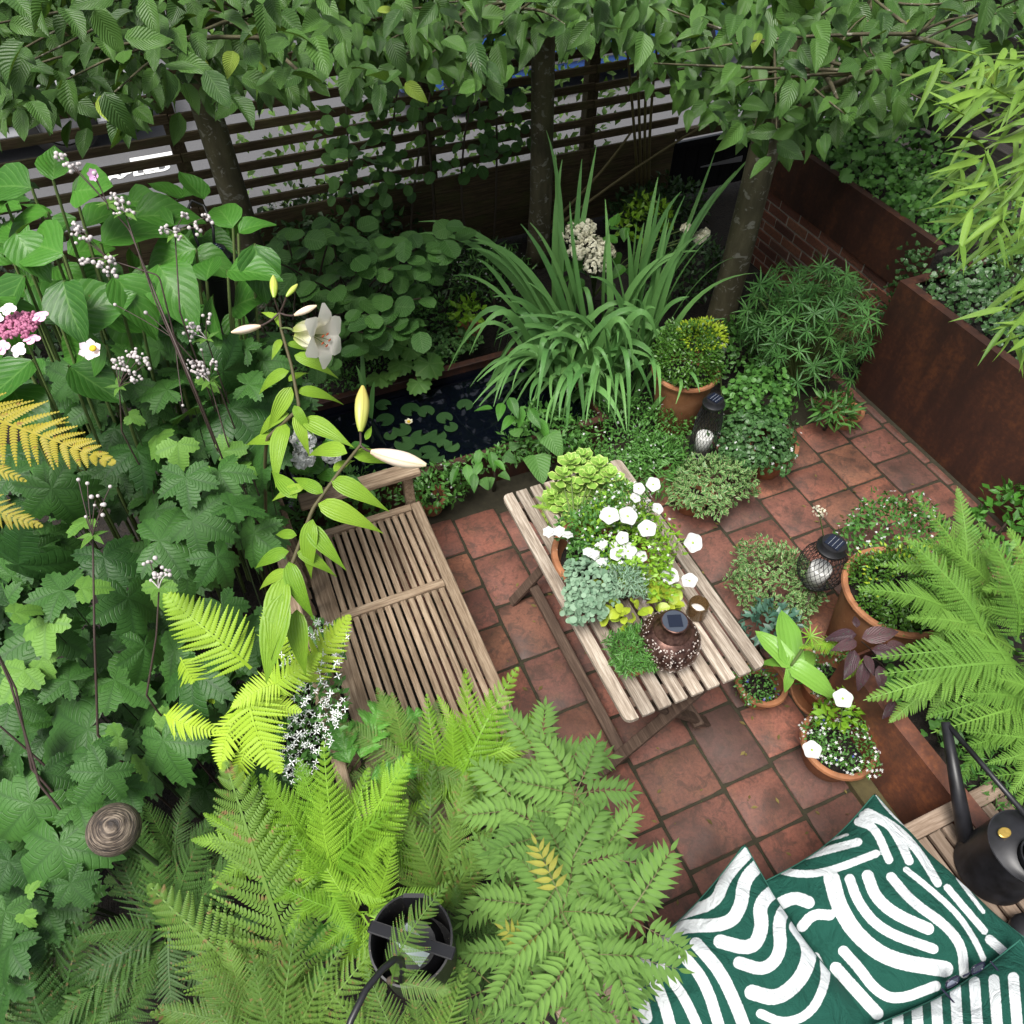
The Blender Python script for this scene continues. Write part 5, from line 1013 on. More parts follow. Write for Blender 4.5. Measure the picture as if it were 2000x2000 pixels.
pot('tall tapered terracotta pot of the clipped bush behind the table', 2.28, 2.80, .125, .19, .44)
c1 = (2.28, 2.80, .53); bush('box_ball', 'clipped round bush with yellow tips in the pot behind the table', 'bush', c1, (.19, .19, .19), 4200, tSM, .022, m_box, z0=.3, inner=.75, low=-.6, young=((2.33, 2.78, .66), (.13, .13, .07), 420))
PQ = Pz(1697, 1112, .54)
pot('large terracotta pot of the bush below the ferns on the right', *PQ[:2], .155, .228, .54)
c2 = (PQ[0], PQ[1], .555); bush('box_ball', 'low clipped bush in the large pot beside the ferns', 'bush', c2, (.195, .195, .11), 3800, tSM, .02, m_box, z0=.4, inner=.7, low=-.3, young=((PQ[0], PQ[1], .60), (.2, .2, .1), 130))
# fine-leaved shrub
fs = thing('fine_leaved_shrub', 'airy shrub with narrow fingered glossy leaves by the brick wall', 'shrub', (3.15, 2.75, 0)); tF = leafT(.115, 4, 1, 'lance', .5, .3); m_fine = leafmat('fine_leaf', (.035, .115, .028), (.10, .25, .060), .35, None, None, .2, .3)
ROS = tjoin([tF.xf(frame((0, 0, 0), (math.cos(a), math.sin(a), random.uniform(-.15, .55)), ZUP, random.uniform(.8, 1.1))) for a in [2*math.pi*k/10+random.uniform(-.2, .2) for k in range(10)]]).mesh('leaf_whorl', m_fine); _seg = []
for p, v in bush_pts((3.12, 2.78, .48), (.40, .36, .42), 230, .45, -.4): part('leaf_whorl', ROS, fs, frame(p, rquat(), v+ZUP*1.2, random.uniform(.075, .115))); _seg.append(up_stem((3.15, 2.75, 0), p))
stems('stem', fs, _seg, .004, m_stemG)
# ground-level plants around pot 1
bush('white_flowered_cover', 'low mat of small leaves with white flowers left of the far lantern', 'plant', tuple(Pz(1170, 830, .12)), (.42, .30, .16), 3600, tSM, .026, m_cover, [(m_star, 75, .016, tSTAR)])
bush('white_flowered_cover', 'dense green cover right behind the table corner', 'plant', tuple(Pz(1235, 880, .1)), (.2, .2, .16), 1300, tLN, .05, m_cover, [(m_white, 14, .013, tSTAR)])
pv = pot('small terracotta pot of the cream-edged trailing plant', *Pz(1300, 955, 0)[:2], .075, .11, .15)
bush('variegated_trailer', 'cream-edged trailing plant in the pot before the far lantern', 'plant', tuple(Pz(1345, 915, .18)), (.23, .17, .13), 1500, tSM, .034, m_var, inner=.6, hang=.3)
pi = pot('terracotta pot of trailing ivy behind the variegated plant', *Pz(1440, 885, 0)[:2], .09, .14, .22)
bush('potted_ivy', 'ivy plant cascading from the pot by the far lantern', 'ivy', tuple(Pz(1420, 835, .25)), (.24, .22, .18), 1500, tIVY, .022, m_ivy, [(m_star, 34, .018, tSTAR)], hang=.4)
bush('lantern_side_cover', 'small bright leaves right of the tall terracotta pot', 'plant', tuple(Pz(1430, 760, .3)), (.2, .2, .2), 900, tRO, .03, m_cover)
tall_w = thing('white_flower_spike', 'white flower cluster beside the tall terracotta pot', 'flower', tuple(Pz(1360, 760, 0)))
c = Pd(1358, 655, 4.55); part('flowers', scatter('flowers', tSTAR, [frame(p, rquat(), v, .028) for p, v in bush_pts(c, (.05, .05, .09), 40, .6, -1)], m_white), tall_w, kind=STUFF); part('stem', MB().tube([Pz(1362, 770, 0), c], .004, 6).build('stem', m_stemG), tall_w)
pot('small dark pot half hidden beside the patio edge', *Pz(1590, 800, 0)[:2], .06, .085, .12)
clump('patio_edge_plant', 'trailing narrow leaves over the small dark pot', 'plant', (1570, 775), .16, (.14, .12, .1), 200, tLN, .08, m_cover)
# pond plants
_pad = leafT(.96, 8, 3, 'round', .02, .03); m_pad = leafmat('lily_pad', (.012, .040, .012), (.042, .10, .030), .3, ('palm', 9), (.09, .17, .07), .1, .3); PAD = diskT(16, .5, .02); PAD.V[1+16:1+16+16][0] = PAD.V[0]; PADM = PAD.mesh('lily_pad', m_pad)
for i, (x, y, s) in enumerate(((420, 1020, 105), (555, 965, 110), (640, 975, 100), (740, 1010, 95), (850, 940, 95), (510, 1075, 110), (525, 1150, 120), (612, 1115, 120), (700, 1110, 110), (775, 1060, 80), (780, 1165, 90), (650, 1195, 110), (570, 1215, 100), (700, 1225, 90), (450, 1105, 80), (410, 940, 90), (735, 1150, 80))):
    u, v = zD(x, y); p = Pz(u, v, .189+.0008*i); solo('lily_pad', PADM, {0: 'lily pad just left of the small water lily flower', 4: 'rightmost lily pad on the open dark water', 15: 'rearmost lily pad beside the upright reeds', 13: 'lily pad touching the front pond rim', 10: 'lily pad at the right end nearest the front rim', 5: 'lily pad directly below the water lily flower'}.get(i, 'round lily pad in the middle of the floating group'), 'lily pad', TR(p[0], p[1], p[2], random.uniform(0, 6.28), random.uniform(-.03, .03), random.uniform(-.03, .03), s*.35/ppm(pj(p)[2])*.95), 'lily pads on the pond')
p = Pz(*zD(548, 1035), .20); wl = thing('water_lily_flower', 'small pale water lily flower with golden centre on the pond', 'flower', tuple(p)); part('petals', tAF.mesh('petals', m_cream), wl, TR(*p, s=.028)); part('flower_centre', ballT(8, 5, 1, .6).mesh('flower_centre', m_yel), wl, TR(p[0], p[1], p[2]+.008, s=.011))
rs2 = thing('pond_reed', 'two upright green reed blades standing in the pond', 'reed', tuple(Pz(690, 790, .185)))
for a, m, b in (((690, 795), (685, 700), (682, 630)), ((700, 795), (702, 740), (706, 720)), ((694, 795), (690, 730), (672, 690))): blade(rs2, Pz(*a, .16), Pd(*m, 4.35), Pd(*b, 4.3), .016)
gh = thing('pond_edge_mallow', 'soft rounded lobed leaves hanging over the back pond rim', 'plant', tuple(Pz(740, 660, .25)))
_gl = palmT(41, lobes=((0, 1, 70), (80, .95, 70), (-80, .95, 70), (140, .85, 50), (-140, .85, 50)), teeth=14, sinus=.84).mesh('leaf', leafmat('mallow_leaf', (.06, .16, .03), (.12, .26, .05), .5, ('palm', 6), (.2, .34, .1), .22, .5))
for x, y, s in ((450, 620, 130), (500, 720, 120), (390, 790, 130), (660, 720, 150), (600, 820, 120), (520, 560, 110), (400, 560, 110), (610, 600, 110), (560, 640, 110), (340, 640, 110), (460, 760, 110)): p = Pd(*zD(x, y), 4.5); part('leaf', _gl, gh, aim(p, random.uniform(-140, -40), s*.35/ppm(4.5)*.6, .65, .2))
fp = thing('pond_front_climber', 'heart-leaved sprays hanging over the front pond wall', 'plant', tuple(Pz(960, 860, .2))); HRT = [leafT(.8, 8, 3, 'heart', .2, c).mesh('leaf', m_round) for c in (.2, .5)]; _gg = leafT(.5, 7, 2, 'ovate', .3, .4).mesh('leaf', m_hyd)
for x, y, s, a, k in ((1090, 900, 110, -70, 1), (1200, 960, 110, -60, 1), (1150, 950, 100, -90, 1), (1230, 1010, 130, -60, 1), (1280, 1080, 110, -80, 0), (1230, 1210, 150, -80, 0), (1190, 1000, 110, -40, 1), (1110, 1000, 100, -120, 1), (1050, 930, 100, -100, 1), (1300, 1100, 120, -60, 0), (930, 1180, 90, -100, 1), (990, 1190, 100, -80, 1), (860, 1260, 100, -80, 1), (810, 1280, 90, -100, 1), (1010, 1240, 80, -60, 1), (940, 1250, 90, -120, 1), (1060, 1210, 70, -30, 0), (1090, 1170, 60, 20, 0), (980, 1330, 60, -90, 0), (1040, 1310, 60, -50, 0), (900, 1310, 90, -90, 1), (1110, 1110, 70, 60, 0), (940, 1340, 60, -60, 0), (1000, 960, 90, 170, 1)):
    p = Pd(*zD(x, y), 3.95+random.uniform(-.08, .08)); part('leaf', _gg if k else random.choice(HRT), fp, aim(p, a, s*.35/ppm(3.95)*1.15, .55, .2))
clump('rim_trailer', 'small-leaved growth trailing along the front pond rim', 'plant', (930, 870), .24, (.34, .07, .07), 420, tSM, .032, m_cover, hang=.4)
clump('rim_trailer', 'leafy tangle at the right corner of the pond', 'plant', (1030, 820), .25, (.22, .2, .14), 620, tSM, .04, m_cover)
clump('rim_trailer', 'green growth at the back rim under the mallow leaves', 'plant', (720, 705), .26, (.5, .08, .07), 500, tSM, .03, m_cover)
pot('small terracotta pot with seedling on the far pond bank', *Pz(885, 645, .1)[:2], .055, .08, .12, z=.10)
clump('potted_seedling', 'light green seedling in the small terracotta pot', 'plant', (885, 595), .32, (.09, .08, .1), 90, tSM, .06, m_limeL, c=tuple(Pd(885, 595, 4.75)))
pot('small terracotta pot between the bench and the pond', *Pz(815, 960, 0)[:2], .06, .085, .12); clump('bench_side_plant', 'small-leaved plant with white flowers between bench and pond', 'plant', (825, 925), .16, (.18, .13, .14), 520, tSM, .038, m_cover, fl=(m_white, 24, .013, tSTAR))
clump('bench_end_plant', 'dark leafy plants behind the bench arm', 'plant', (640, 960), .25, (.3, .2, .22), 700, tSM, .045, m_cover)
ph = thing('white_phlox', 'white flower heads behind the leaning lily', 'flower', tuple(Pz(580, 950, 0)))
for x, y, r in ((573, 828, 21), (573, 862, 20), (625, 858, 16)):
    c = Pd(x, y, 2.75); rr = r/ppm(2.75); part('flower_head', scatter('flower_head', tPET, [frame(p, rquat(), v, .011) for p, v in bush_pts(c, (rr, rr, rr), 120, .85, -.5)], m_white), ph, kind=STUFF)
for i in range(14): part('leaf', random.choice(HYD), ph, aim(Pd(random.uniform(540, 660), random.uniform(810, 920), 2.85), random.uniform(0, 360), random.uniform(.06, .09), .6, .3))
stems('stem', ph, [up_stem(Pz(580, 950, 0), Pd(x, y, 2.76)) for x, y in ((573, 830), (573, 865), (625, 862))], .004, m_stemG)
# right-hand pots in front of planter
bush('variegated_bush', 'cream-speckled bush on the patio left of the leaning lantern', 'bush', tuple(Pz(1460, 1100, .16)), (.20, .24, .16), 2300, tSM, .026, m_var, inner=.6)
bush('blue_green_shrub', 'blue-green small-leaved shrub beside the table edge', 'shrub', tuple(Pz(1450, 1185, .25)), (.13, .12, .1), 160, tSM, .05, leafmat('blue_green', (.03, .09, .06), (.08, .17, .12), .4, None, None, .1, .3))
bush('white_froth', 'small white-flowered plants behind the large right pot', 'flower', tuple(Pz(1680, 1010, .35)), (.26, .2, .16), 1100, tSM, .032, m_cover, [(m_star, 110, .016, tSTAR)])
bush('wall_foot_plant', 'green leaves at the foot of the tall planter on the right edge', 'plant', tuple(Pz(1900, 985, .2)), (.2, .16, .2), 260, tSM, .06, m_hyd)
xa, ya = Pz(1545, 1310, 0)[:2]; pot('wide shallow terracotta pot of the pale strap-leaved plant', xa+.02, ya, .10, .135, .16)
part_sa = solo('plant_saucer', MB().lathe([(.15, 0), (.155, .02), (.145, .02), (.14, .008), (.0, .008)], 32).build('plant_saucer', m_terra, True), 'terracotta saucer under the strap-leaved pot', 'saucer', TR(xa+.02, ya, 0.001))
eu2 = thing('pineapple_lily', 'broad glossy lime strap leaves in the pot by the table corner', 'plant', (xa+.02, ya, .1)); m_euc = leafmat('eucomis_leaf', (.10, .26, .03), (.19, .38, .06), .3, ('par', 5), (.2, .4, .08), .22, .4); EUC = [leafT(.42, 10, 2, 'strap', .3, c, wave=.012).mesh('leaf', m_euc) for c in (.4, .9, 1.3)]
o = zF(580, 1040)
for a, s, k in ((125, 88, 0), (85, 115, 0), (20, 75, 1), (-35, 95, 1), (-100, 45, 2), (150, 50, 2), (60, 60, 1)): part('leaf', EUC[k], eu2, aim(Pd(*o, 3.1), a, s/ppm(3.1), .55, .1))
part('top_tuft', tjoin([tF.xf(frame((0, 0, 0), (math.cos(a), math.sin(a), .5), ZUP, 1)) for a in np.linspace(0, 6.2, 11)]).mesh('top_tuft', m_limeL), eu2, aim(Pd(*zF(690, 870), 3.0), 0, .055, .6, 0)); part('flower_spike', MB().tube(bez(Pd(*o, 3.1), Pd(*zF(640, 960), 3.05), Pd(*zF(690, 870), 3.0)), .006, 6).build('flower_spike', m_stemG, True), eu2)
bush('lobelia', 'white-flowered trailing plant around the strap-leaved pot', 'flower', (xa+.02, ya, .18), (.16, .15, .07), 900, tSM, .016, m_cover, [(m_star, 80, .014, tSTAR)], z0=.1)
xb, yb = Pz(1560, 1430, 0)[:2]; pot('terracotta pot of white lobelia at the patio edge', xb, yb, .11, .15, .17)
lo = bush('lobelia', 'mound of white lobelia with fresh green leaves in the front pot', 'flower', (xb, yb, .20), (.155, .15, .08), 1100, tSM, .017, m_cover, [(m_star, 190, .015, tSTAR), (m_blue, 8, .012, tSTAR)], z0=.1)
part('leaves', bush_mesh('leaves', (xb+.04, yb+.09, .25), (.12, .07, .07), 130, tSM, .045, m_limeL), lo, kind=STUFF)
PETU = tjoin([diskT(40, .52, .35, 5, .07), T(ballT(6, 4, .08, .05).V, ballT(6, 4).F, None, [1]*24)]); _a = np.arctan2(PETU.V[:, 1], PETU.V[:, 0]); _r = np.hypot(PETU.V[:, 0], PETU.V[:, 1]); PETU.V[:, 2] += .16*np.abs(np.sin(2.5*_a))*_r-.10*_r; PETM = PETU.mesh('flower', [m_white, m_budY]); 
pe1 = thing('white_petunia', 'single white petunias over the front lobelia pots', 'flower', (xb, yb, .15))
for x, y, s in ((1590, 1318, 34), (1532, 1415, 32)): part('flower', PETM, pe1, aim(Pd(x, y, 2.95), 30, s/ppm(2.95), .6, .15)); part('stem', MB().tube(bez((xb, yb, .15), Pd(x, y+20, 3.0), Pd(x, y, 2.96)), .002, 5).build('stem', m_stemG), pe1)
pot('small pot under the table edge with blue lobelia', *Pz(1425, 1310, 0)[:2], .08, .11, .13); bush('lobelia', 'blue lobelia half hidden below the table corner', 'flower', tuple(Pz(1425, 1290, .15)), (.1, .1, .06), 400, tSM, .018, m_cover, [(m_blue, 14, .014, tSTAR), (m_white, 12, .012, tSTAR)])
pu = thing('purple_leaved_plant', 'dark purple-leaved plant before the large right pot', 'plant', tuple(Pz(1660, 1330, 0))); PUR = [leafT(.48, 8, 2, 'ovate', .3, c).mesh('leaf', m_purple) for c in (.2, .5)]
for x, y, a, s in ((960, 860, 175, 58), (990, 880, 10, 72), (960, 820, 85, 30), (950, 950, -115, 60), (1010, 980, -80, 40), (1050, 950, -10, 60), (1000, 1020, -95, 58), (1090, 1040, -85, 48), (1130, 930, 5, 50), (1180, 1250, 230, 42), (1040, 900, 35, 45), (960, 900, 200, 50)): part('leaf', random.choice(PUR), pu, aim(Pd(*zF(x, y), 2.95), a, s*1.0/ppm(2.95), .6, .15))
stems('stem', pu, [up_stem(Pz(1660, 1330, 0), Pd(*zF(990, 900), 2.96)), up_stem(Pz(1670, 1330, 0), Pd(*zF(1060, 1000), 2.97))], .004, m_stemP)
bush('planter_cover', 'low bright green mat in the rusty planter by the watering can', 'plant', (2.25, .28, .38), (.26, .24, .08), 1400, tLN, .04, m_cover, z0=.36)
bush('planter_cover', 'lobed leaves along the rusty planter rim', 'plant', (2.05, .62, .42), (.1, .2, .06), 60, tIVY, .035, m_cover, z0=.36)
bush('planter_cover', 'leafy growth below the big right fern', 'plant', (2.6, .8, .42), (.45, .4, .2), 900, tSM, .05, m_cover, z0=.36)
al = thing('white_allium', 'small white flower head on a thin stalk above the leaning lantern', 'flower', tuple(Pz(1560, 1080, 0))); c = Pd(*zF(740, 150), 3.3); part('flowers', scatter('flowers', tSTAR, [frame(p, rquat(), v, .014) for p, v in bush_pts(c, (.03, .03, .024), 40, .8, -.3)], m_cream), al, kind=STUFF); part('stem', MB().tube(bez(Pz(1565, 1090, 0), Pd(*zF(775, 300), 3.4), c), .003, 6).build('stem', m_stemG), al)
# ------------------------------------------------------------------ on the table
tpx, tpy = 1.02, 1.52; pot('wide terracotta bowl of mixed summer plants on the table', tpx, tpy, .13, .185, .15, z=TZ+.001)
bush('mixed_foliage', 'bright green foliage with tiny white stars in the table bowl', 'plant', (tpx+.10, tpy-.02, .90), (.18, .24, .09), 1500, tSM, .026, m_limeL, [(m_star, 70, .013, tSTAR)], z0=.8)
bush('white_froth', 'fine green leaves with white stars on the far side of the bowl', 'flower', (tpx+.18, tpy+.13, .92), (.10, .14, .07), 700, tSM, .018, m_cover, [(m_star, 80, .014, tSTAR)], z0=.8)
bush('silver_trailer', 'silvery round-leaved plant trailing over the near side of the bowl', 'plant', tuple(Pz(1115, 1095, .88)), (.115, .12, .06), 620, tRO, .020, m_silver, z0=.8, inner=.55)
bush('silver_trailer', 'silvery round leaves hanging below the bowl over the table edge', 'plant', tuple(Pz(1100, 1145, .84)), (.085, .075, .06), 190, tRO, .025, m_silver, z0=.8, hang=.4)
bush('curry_plant', 'feathery grey-green leaves beside the silver trailer', 'plant', tuple(Pz(1185, 1095, .92)), (.07, .08, .05), 700, tLN, .024, m_silver, z0=.8)
sd_ = thing('stonecrop', 'pale green fleshy stonecrop rosettes at the far side of the bowl', 'plant', (tpx-.02, tpy+.22, .8)); tS = leafT(.72, 4, 2, 'obov', .15, -.2)
def rosette(seed):
    rg = random.Random(seed); ts = []
    for k in range(4):
        for j in range(4):
            a = k*.8+j*math.pi/2; ts.append(tS.xf(frame((0, 0, k*.22), (math.cos(a), math.sin(a), .15+.25*k), ZUP, 1.0-.2*k)))
    return tjoin(ts).mesh('rosette', m_sedum)
RO = [rosette(i) for i in range(2)]; _seg = []
for x, y in ((1095, 890), (1110, 905), (1130, 885), (1060, 930), (1085, 935), (1115, 925), (1140, 925), (1090, 960), (1065, 960), (1150, 905), (1125, 945), (1060, 905), (1170, 925), (1105, 975), (1080, 990), (1045, 945), (1150, 950), (1100, 870), (1075, 880)):
    p = Pd(x, y, 3.30+random.uniform(-.06, .06)); part('rosette', random.choice(RO), sd_, aim(p, random.uniform(0, 360), 30/ppm(3.3), .85, .12)); _seg.append(up_stem((tpx-.02, tpy+.18, .8), p))
stems('stem', sd_, _seg, .004, m_stemG)
bush('bowl_filler', 'loose mixed greens filling the middle of the table bowl', 'plant', (tpx+.02, tpy+.06, .90), (.16, .15, .08), 900, tSM, .026, m_cover, [(m_star, 60, .013, tSTAR)], z0=.8)
pt = thing('white_petunia', 'white petunias blooming over the table bowl', 'flower', (tpx, tpy, .8)); _seg = []
for x, y, s in ((1150, 974, 32), (1184, 974, 32), (1221, 998, 30), (1307, 1024, 32), (1263, 1087, 31), (1301, 1096, 26), (1185, 1040, 28), (1232, 914, 24), (1205, 922, 20), (1163, 1045, 22), (1175, 1015, 22), (1210, 1050, 20), (1240, 960, 20), (1198, 940, 18)): p = Pd(x, y, 2.85); part('flower', PETM, pt, aim(p, random.uniform(0, 360), s*1.1/ppm(2.85), .35, .22)); _seg.append(up_stem((tpx+.05, tpy, .85), p))
for x, y in ((1035, 1003), (1055, 1002), (1071, 1008), (1137, 1027), (1110, 1040), (1122, 1045), (1134, 1060), (1160, 1030)): part('flower', tjoin([diskT(12, .5, -.3, 6, .12), diskT(10, .35, -.3, 5, .12).xf(TR(0, 0, .15))]).mesh('flower', m_white), pt, aim(Pd(x, y, 2.88), 0, 22/ppm(2.88), .5, .2))
stems('stem', pt, _seg, .002, m_stemG)
bg = thing('begonia', 'yellow-green begonia with small pink flowers at the near end of the bowl', 'plant', (1.06, 1.28, .75)); BEG = [leafT(.82, 5, 2, 'round', .2, .3, wave=.03).mesh('leaf', m_begon)]
for p, v in bush_pts((1.07, 1.29, .80), (.15, .15, .075), 130, .6, -.1): part('leaf', BEG[0], bg, frame(p, v+rquat()*.6, v+ZUP, random.uniform(.035, .055)))
for x, y in ((1195, 1170), (1182, 1200), (1200, 1208), (1215, 1135), (1165, 1165), (1250, 1150), (1160, 1195), (1190, 1190)): part('flower', tPET.mesh('flower', m_pinkL), bg, aim(Pd(x, y, 3.0), 0, .009, .6, .3))
pot('small pot of low green plant before the bronze lantern', *Pz(1195, 1245, TZ+.03)[:2], .04, .052, .045, z=TZ+.001)
bush('fine_green_mound', 'fine-leaved green mound on the table before the bronze lantern', 'plant', tuple(Pz(1195, 1228, .81)), (.095, .095, .055), 1700, tLN, .026, m_cover, z0=.76)
ftab = thing('fern', 'little fern arching from the far edge of the bowl', 'fern', (tpx-.14, tpy+.2, .8), 'ferns')
for a in (150, 170, 195, 215, 240, 120): A = Pd(1058, 965, 3.32); B = A+imgdir(a)*.13+ZUP*.01; part('frond', FERN['bright'][0], ftab, frame(A, B-A, ZUP-_F*.3, .13))
# ------------------------------------------------------------------ lanterns
m_panel = plain('solar_panel', (.010, .014, .028), .15); m_candle = plain('wax', (.80, .80, .77), .5); m_bronze = N('bronze'); _v = m_bronze.coord(); _c = m_bronze.ramp(m_bronze.noise(_v, 45, 4), [(.35, (.045, .022, .018)), (.65, (.16, .085, .065))]); m_bronze.base(_c); m_bronze.rough(.35); m_bronze.b.inputs['Metallic'].default_value = .7; m_bronze = m_bronze.mat
m_glass = N('clear_glass'); m_glass.base((.9, .9, .9)); m_glass.rough(.03); m_glass.b.inputs['Transmission Weight'].default_value = 1; m_glass = m_glass.mat
m_lineS = plain('panel_line', (.35, .37, .40), .4)
def zfor(x, y, py):
    lo, hi = 0, 3
    for _ in range(40):
        m = (lo+hi)/2
        if pj((x, y, m))[1] > py: lo = m
        else: hi = m
    return lo
def solar_top(par, x, y, z, r):
    c = part('cap', MB().lathe([(r*1.02, 0), (r*1.12, .008), (r*1.12, .02), (r*.95, .03), (r*.9, .045), (r*.86, .05)], 32).disc(r*.86, .05, 32).build('cap', m_black, ang=35), par, TR(x, y, z))
    part('solar_panel', MB().box((-r*.55, -r*.55, .0505), (r*.55, r*.55, .055)).build('solar_panel', m_panel), c, TR(x, y, z, .35))
    mb = MB()
    for k in range(3): mb.box((-r*.5, r*(-.36+.3*k), .0555), (r*.5, r*(-.34+.3*k), .0565))
    part('panel_lines', mb.build('panel_lines', m_lineS), c, TR(x, y, z, .35))
def cage_lantern(label, x, y, z, h, prof, rc, hc, stake=None):
    t = thing('cage_lantern', label, 'lantern', (x, y, z), 'black wire lanterns'); mb = MB()
    R_ = lambda s: np.interp(s, [p[0] for p in prof], [p[1] for p in prof])
    for sgn in (-1, 1):
        for k in range(26):
            mb.tube([(x+R_(s)*math.cos(2*math.pi*k/26+sgn*s*1.5), y+R_(s)*math.sin(2*math.pi*k/26+sgn*s*1.5), z+s*h) for s in np.linspace(0, 1, 12)], .0014, 4, 0, False)
    part('wire_cage', mb.build('wire_cage', m_black), t)
    part('base_ring', MB().lathe([(R_(0)*.2, -.004), (R_(0)*1.02, -.004), (R_(0)*1.05, .004), (R_(0)*1.02, .012), (R_(0)*.95, .008), (R_(0)*.2, .004)], 32).build('base_ring', m_black, True), t, TR(x, y, z))
    cn = part('candle', MB().lathe([(0.001, .008), (rc, .008), (rc, hc-.006), (rc*.94, hc), (rc*.7, hc-.004), (rc*.45, hc-.014), (.001, hc-.016)], 28).build('candle', m_candle, True), t, TR(x, y, z)); part('wick', MB().tube([(x, y, z+hc-.016), (x+.003, y, z+hc+.004)], .0016, 5).build('wick', m_black), cn)
    solar_top(t, x, y, z+h, R_(1)*1.0)
    if stake: part('stake', MB().tube(stake, .008, 7).build('stake', m_twig), t)
x, y = Pz(1322, 852, .16)[:2]; zt = zfor(x, y, 765)
cage_lantern('black wire lantern with white candle beside the tall terracotta pot', x, y, .16, zt-.16, ((0, .072), (.3, .075), (.7, .072), (1, .055)), .047, .135, [(x, y, 0), (x, y, .16)])
x, y = Pz(1535, 1098, .28)[:2]; zt = zfor(x, y, 1037)
cage_lantern('bulbous black wire lantern with white candle left of the large right pot', x, y, .28, max(.2, zt-.28), ((0, .055), (.25, .095), (.5, .112), (.75, .10), (1, .062)), .050, .125, [tuple(Pz(1498, 1205, .0)), (x-.03, y-.03, .27)])
# bronze lantern on table
bl = thing('bronze_lantern', 'perforated round bronze solar lantern on the table', 'lantern', (1.07, 1.08, TZ)); x, y, z = 1.085, 1.085, TZ+.002
sp_ = [(math.sin(a)*.118, .100-math.cos(a)*.100) for a in np.linspace(.35, 2.62, 15)]
mb = MB(); n = 40; prof = sp_; mb.lathe(prof, n)
V = np.array(mb.v); a = np.arctan2(V[:, 1], V[:, 0]); k = 1-.03*np.abs(np.cos(a*4)); V[:, 0] *= k; V[:, 1] *= k; mb.v = [tuple(q) for q in V]
part('body', mb.build('body', m_bronze, True), bl, TR(x, y, z))
Ms = []
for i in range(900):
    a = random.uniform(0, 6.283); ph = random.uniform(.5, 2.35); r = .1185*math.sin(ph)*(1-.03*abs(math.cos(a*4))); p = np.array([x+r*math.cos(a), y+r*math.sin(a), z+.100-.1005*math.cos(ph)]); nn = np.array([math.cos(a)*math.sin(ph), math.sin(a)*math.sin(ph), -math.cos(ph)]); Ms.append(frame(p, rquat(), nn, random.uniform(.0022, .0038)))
part('perforation_glint', scatter('perforation_glint', diskT(6, 1, .0), Ms, plain('bright_glint', (.42, .36, .32), .4)), bl, kind=STUFF)  # holes drawn as pale discs, their bright glint put into the colour
part('collar', MB().lathe([(.070, .178), (.064, .192), (.048, .204), (.045, .227), (.050, .230), (.050, .238), (.045, .238)], 32).build('collar', m_bronze, True), bl, TR(x, y, z)); pn = part('solar_cap', MB().disc(.045, .2375, 32).build('solar_cap', plain('smoked_glass', (.05, .06, .08), .12)), bl, TR(x, y, z)); part('solar_panel', MB().box((-.025, -.025, .2385), (.025, .025, .240)).build('solar_panel', m_panel), pn, TR(x, y, z, -.35))
x, y = Pz(1312, 1160, TZ)[:2]
gj = thing('glass_candle_jar', 'small amber ribbed glass jar beside the bronze lantern', 'jar', (x, y, TZ)); m_amber = N('amber_glass'); m_amber.base((.35, .22, .10)); m_amber.rough(.08); m_amber.b.inputs['Transmission Weight'].default_value = .8; m_amber = m_amber.mat
part('glass', MB().lathe([(.001, .004), (.036, .004)]+[(.038+.0015*(i % 2), .008+i*.006) for i in range(13)]+[(.036, .085), (.034, .083), (.034, .01), (.001, .009)], 28).build('glass', m_amber, True), gj, TR(x, y, TZ+.001)); part('wax', MB().lathe([(.001, .011), (.032, .011), (.032, .03), (.001, .031)], 20).build('wax', m_candle, True), gj, TR(x, y, TZ+.001))
# hanging lantern on a hook
c = Pd(775, 1772, 1.80); hl = thing('hook_lantern', 'black open-topped lantern bucket on a hook among the bottom ferns', 'lantern', (c[0], c[1], 0)); r = .098
m_speck = N('black_speckled'); _v = m_speck.coord(); m_speck.base(m_speck.mix(m_speck.ramp(m_speck.noise(_v, 260, 1), [(.70, 0.0), (.73, 1.0)]), (.008, .008, .009), (.35, .30, .22))); m_speck.rough(.5); m_speck = m_speck.mat
part('shell', MB().lathe([(r*.9, -.24), (r, -.23), (r, 0), (r+.003, .002), (r-.002, .003), (r-.003, -.22), (.001, -.225)], 40).build('shell', m_speck, ang=40), hl, TR(*c))
part('inner_lid', MB().lathe([(.001, -.07), (.055, -.07), (.074, -.10), (.074, -.12), (.05, -.13)], 32).build('inner_lid', m_black, ang=40), hl, TR(*c)); part('glass_panel', MB().box((-.025, -.045, -.0695), (.025, .045, -.064)).build('glass_panel', plain('pale_glass', (.35, .42, .42), .1)), hl, TR(*c, .5))
mb = MB(); A = c+_R*-.098*.93+np.array([0, .03, .004]); B = c+_R*.098*.95-np.array([0, .035, -.004]); mb.bar(A, B, .030, .004, 0, ZUP+_U*.4); part('strap', mb.build('strap', m_black), hl)
part('rim_tab', MB().box((-.026, -.006, -.05), (.026, .004, .008)).build('rim_tab', m_black), hl, TR(*(c+nrm(np.cross(ZUP, _R))*r*.97), -YAW)); part('inner_band', MB().box((-.03, -.001, -.2), (.03, .003, -.002)).build('inner_band', m_black), hl, TR(*(c+nrm(np.cross(ZUP, _R))*r*.93), -YAW))
hk = [(c[0]-.25, c[1]-.38, 0)]+[tuple(Pd(*q)) for q in ((640, 1990, 1.5), (662, 1925, 1.52), (690, 1868, 1.56), (722, 1828, 1.6), (745, 1810, 1.63), (757, 1812, 1.65), (760, 1828, 1.67), (757, 1850, 1.69))]
part('hook', MB().tube(hk, .0075, 10).build('hook', m_black, True), hl)
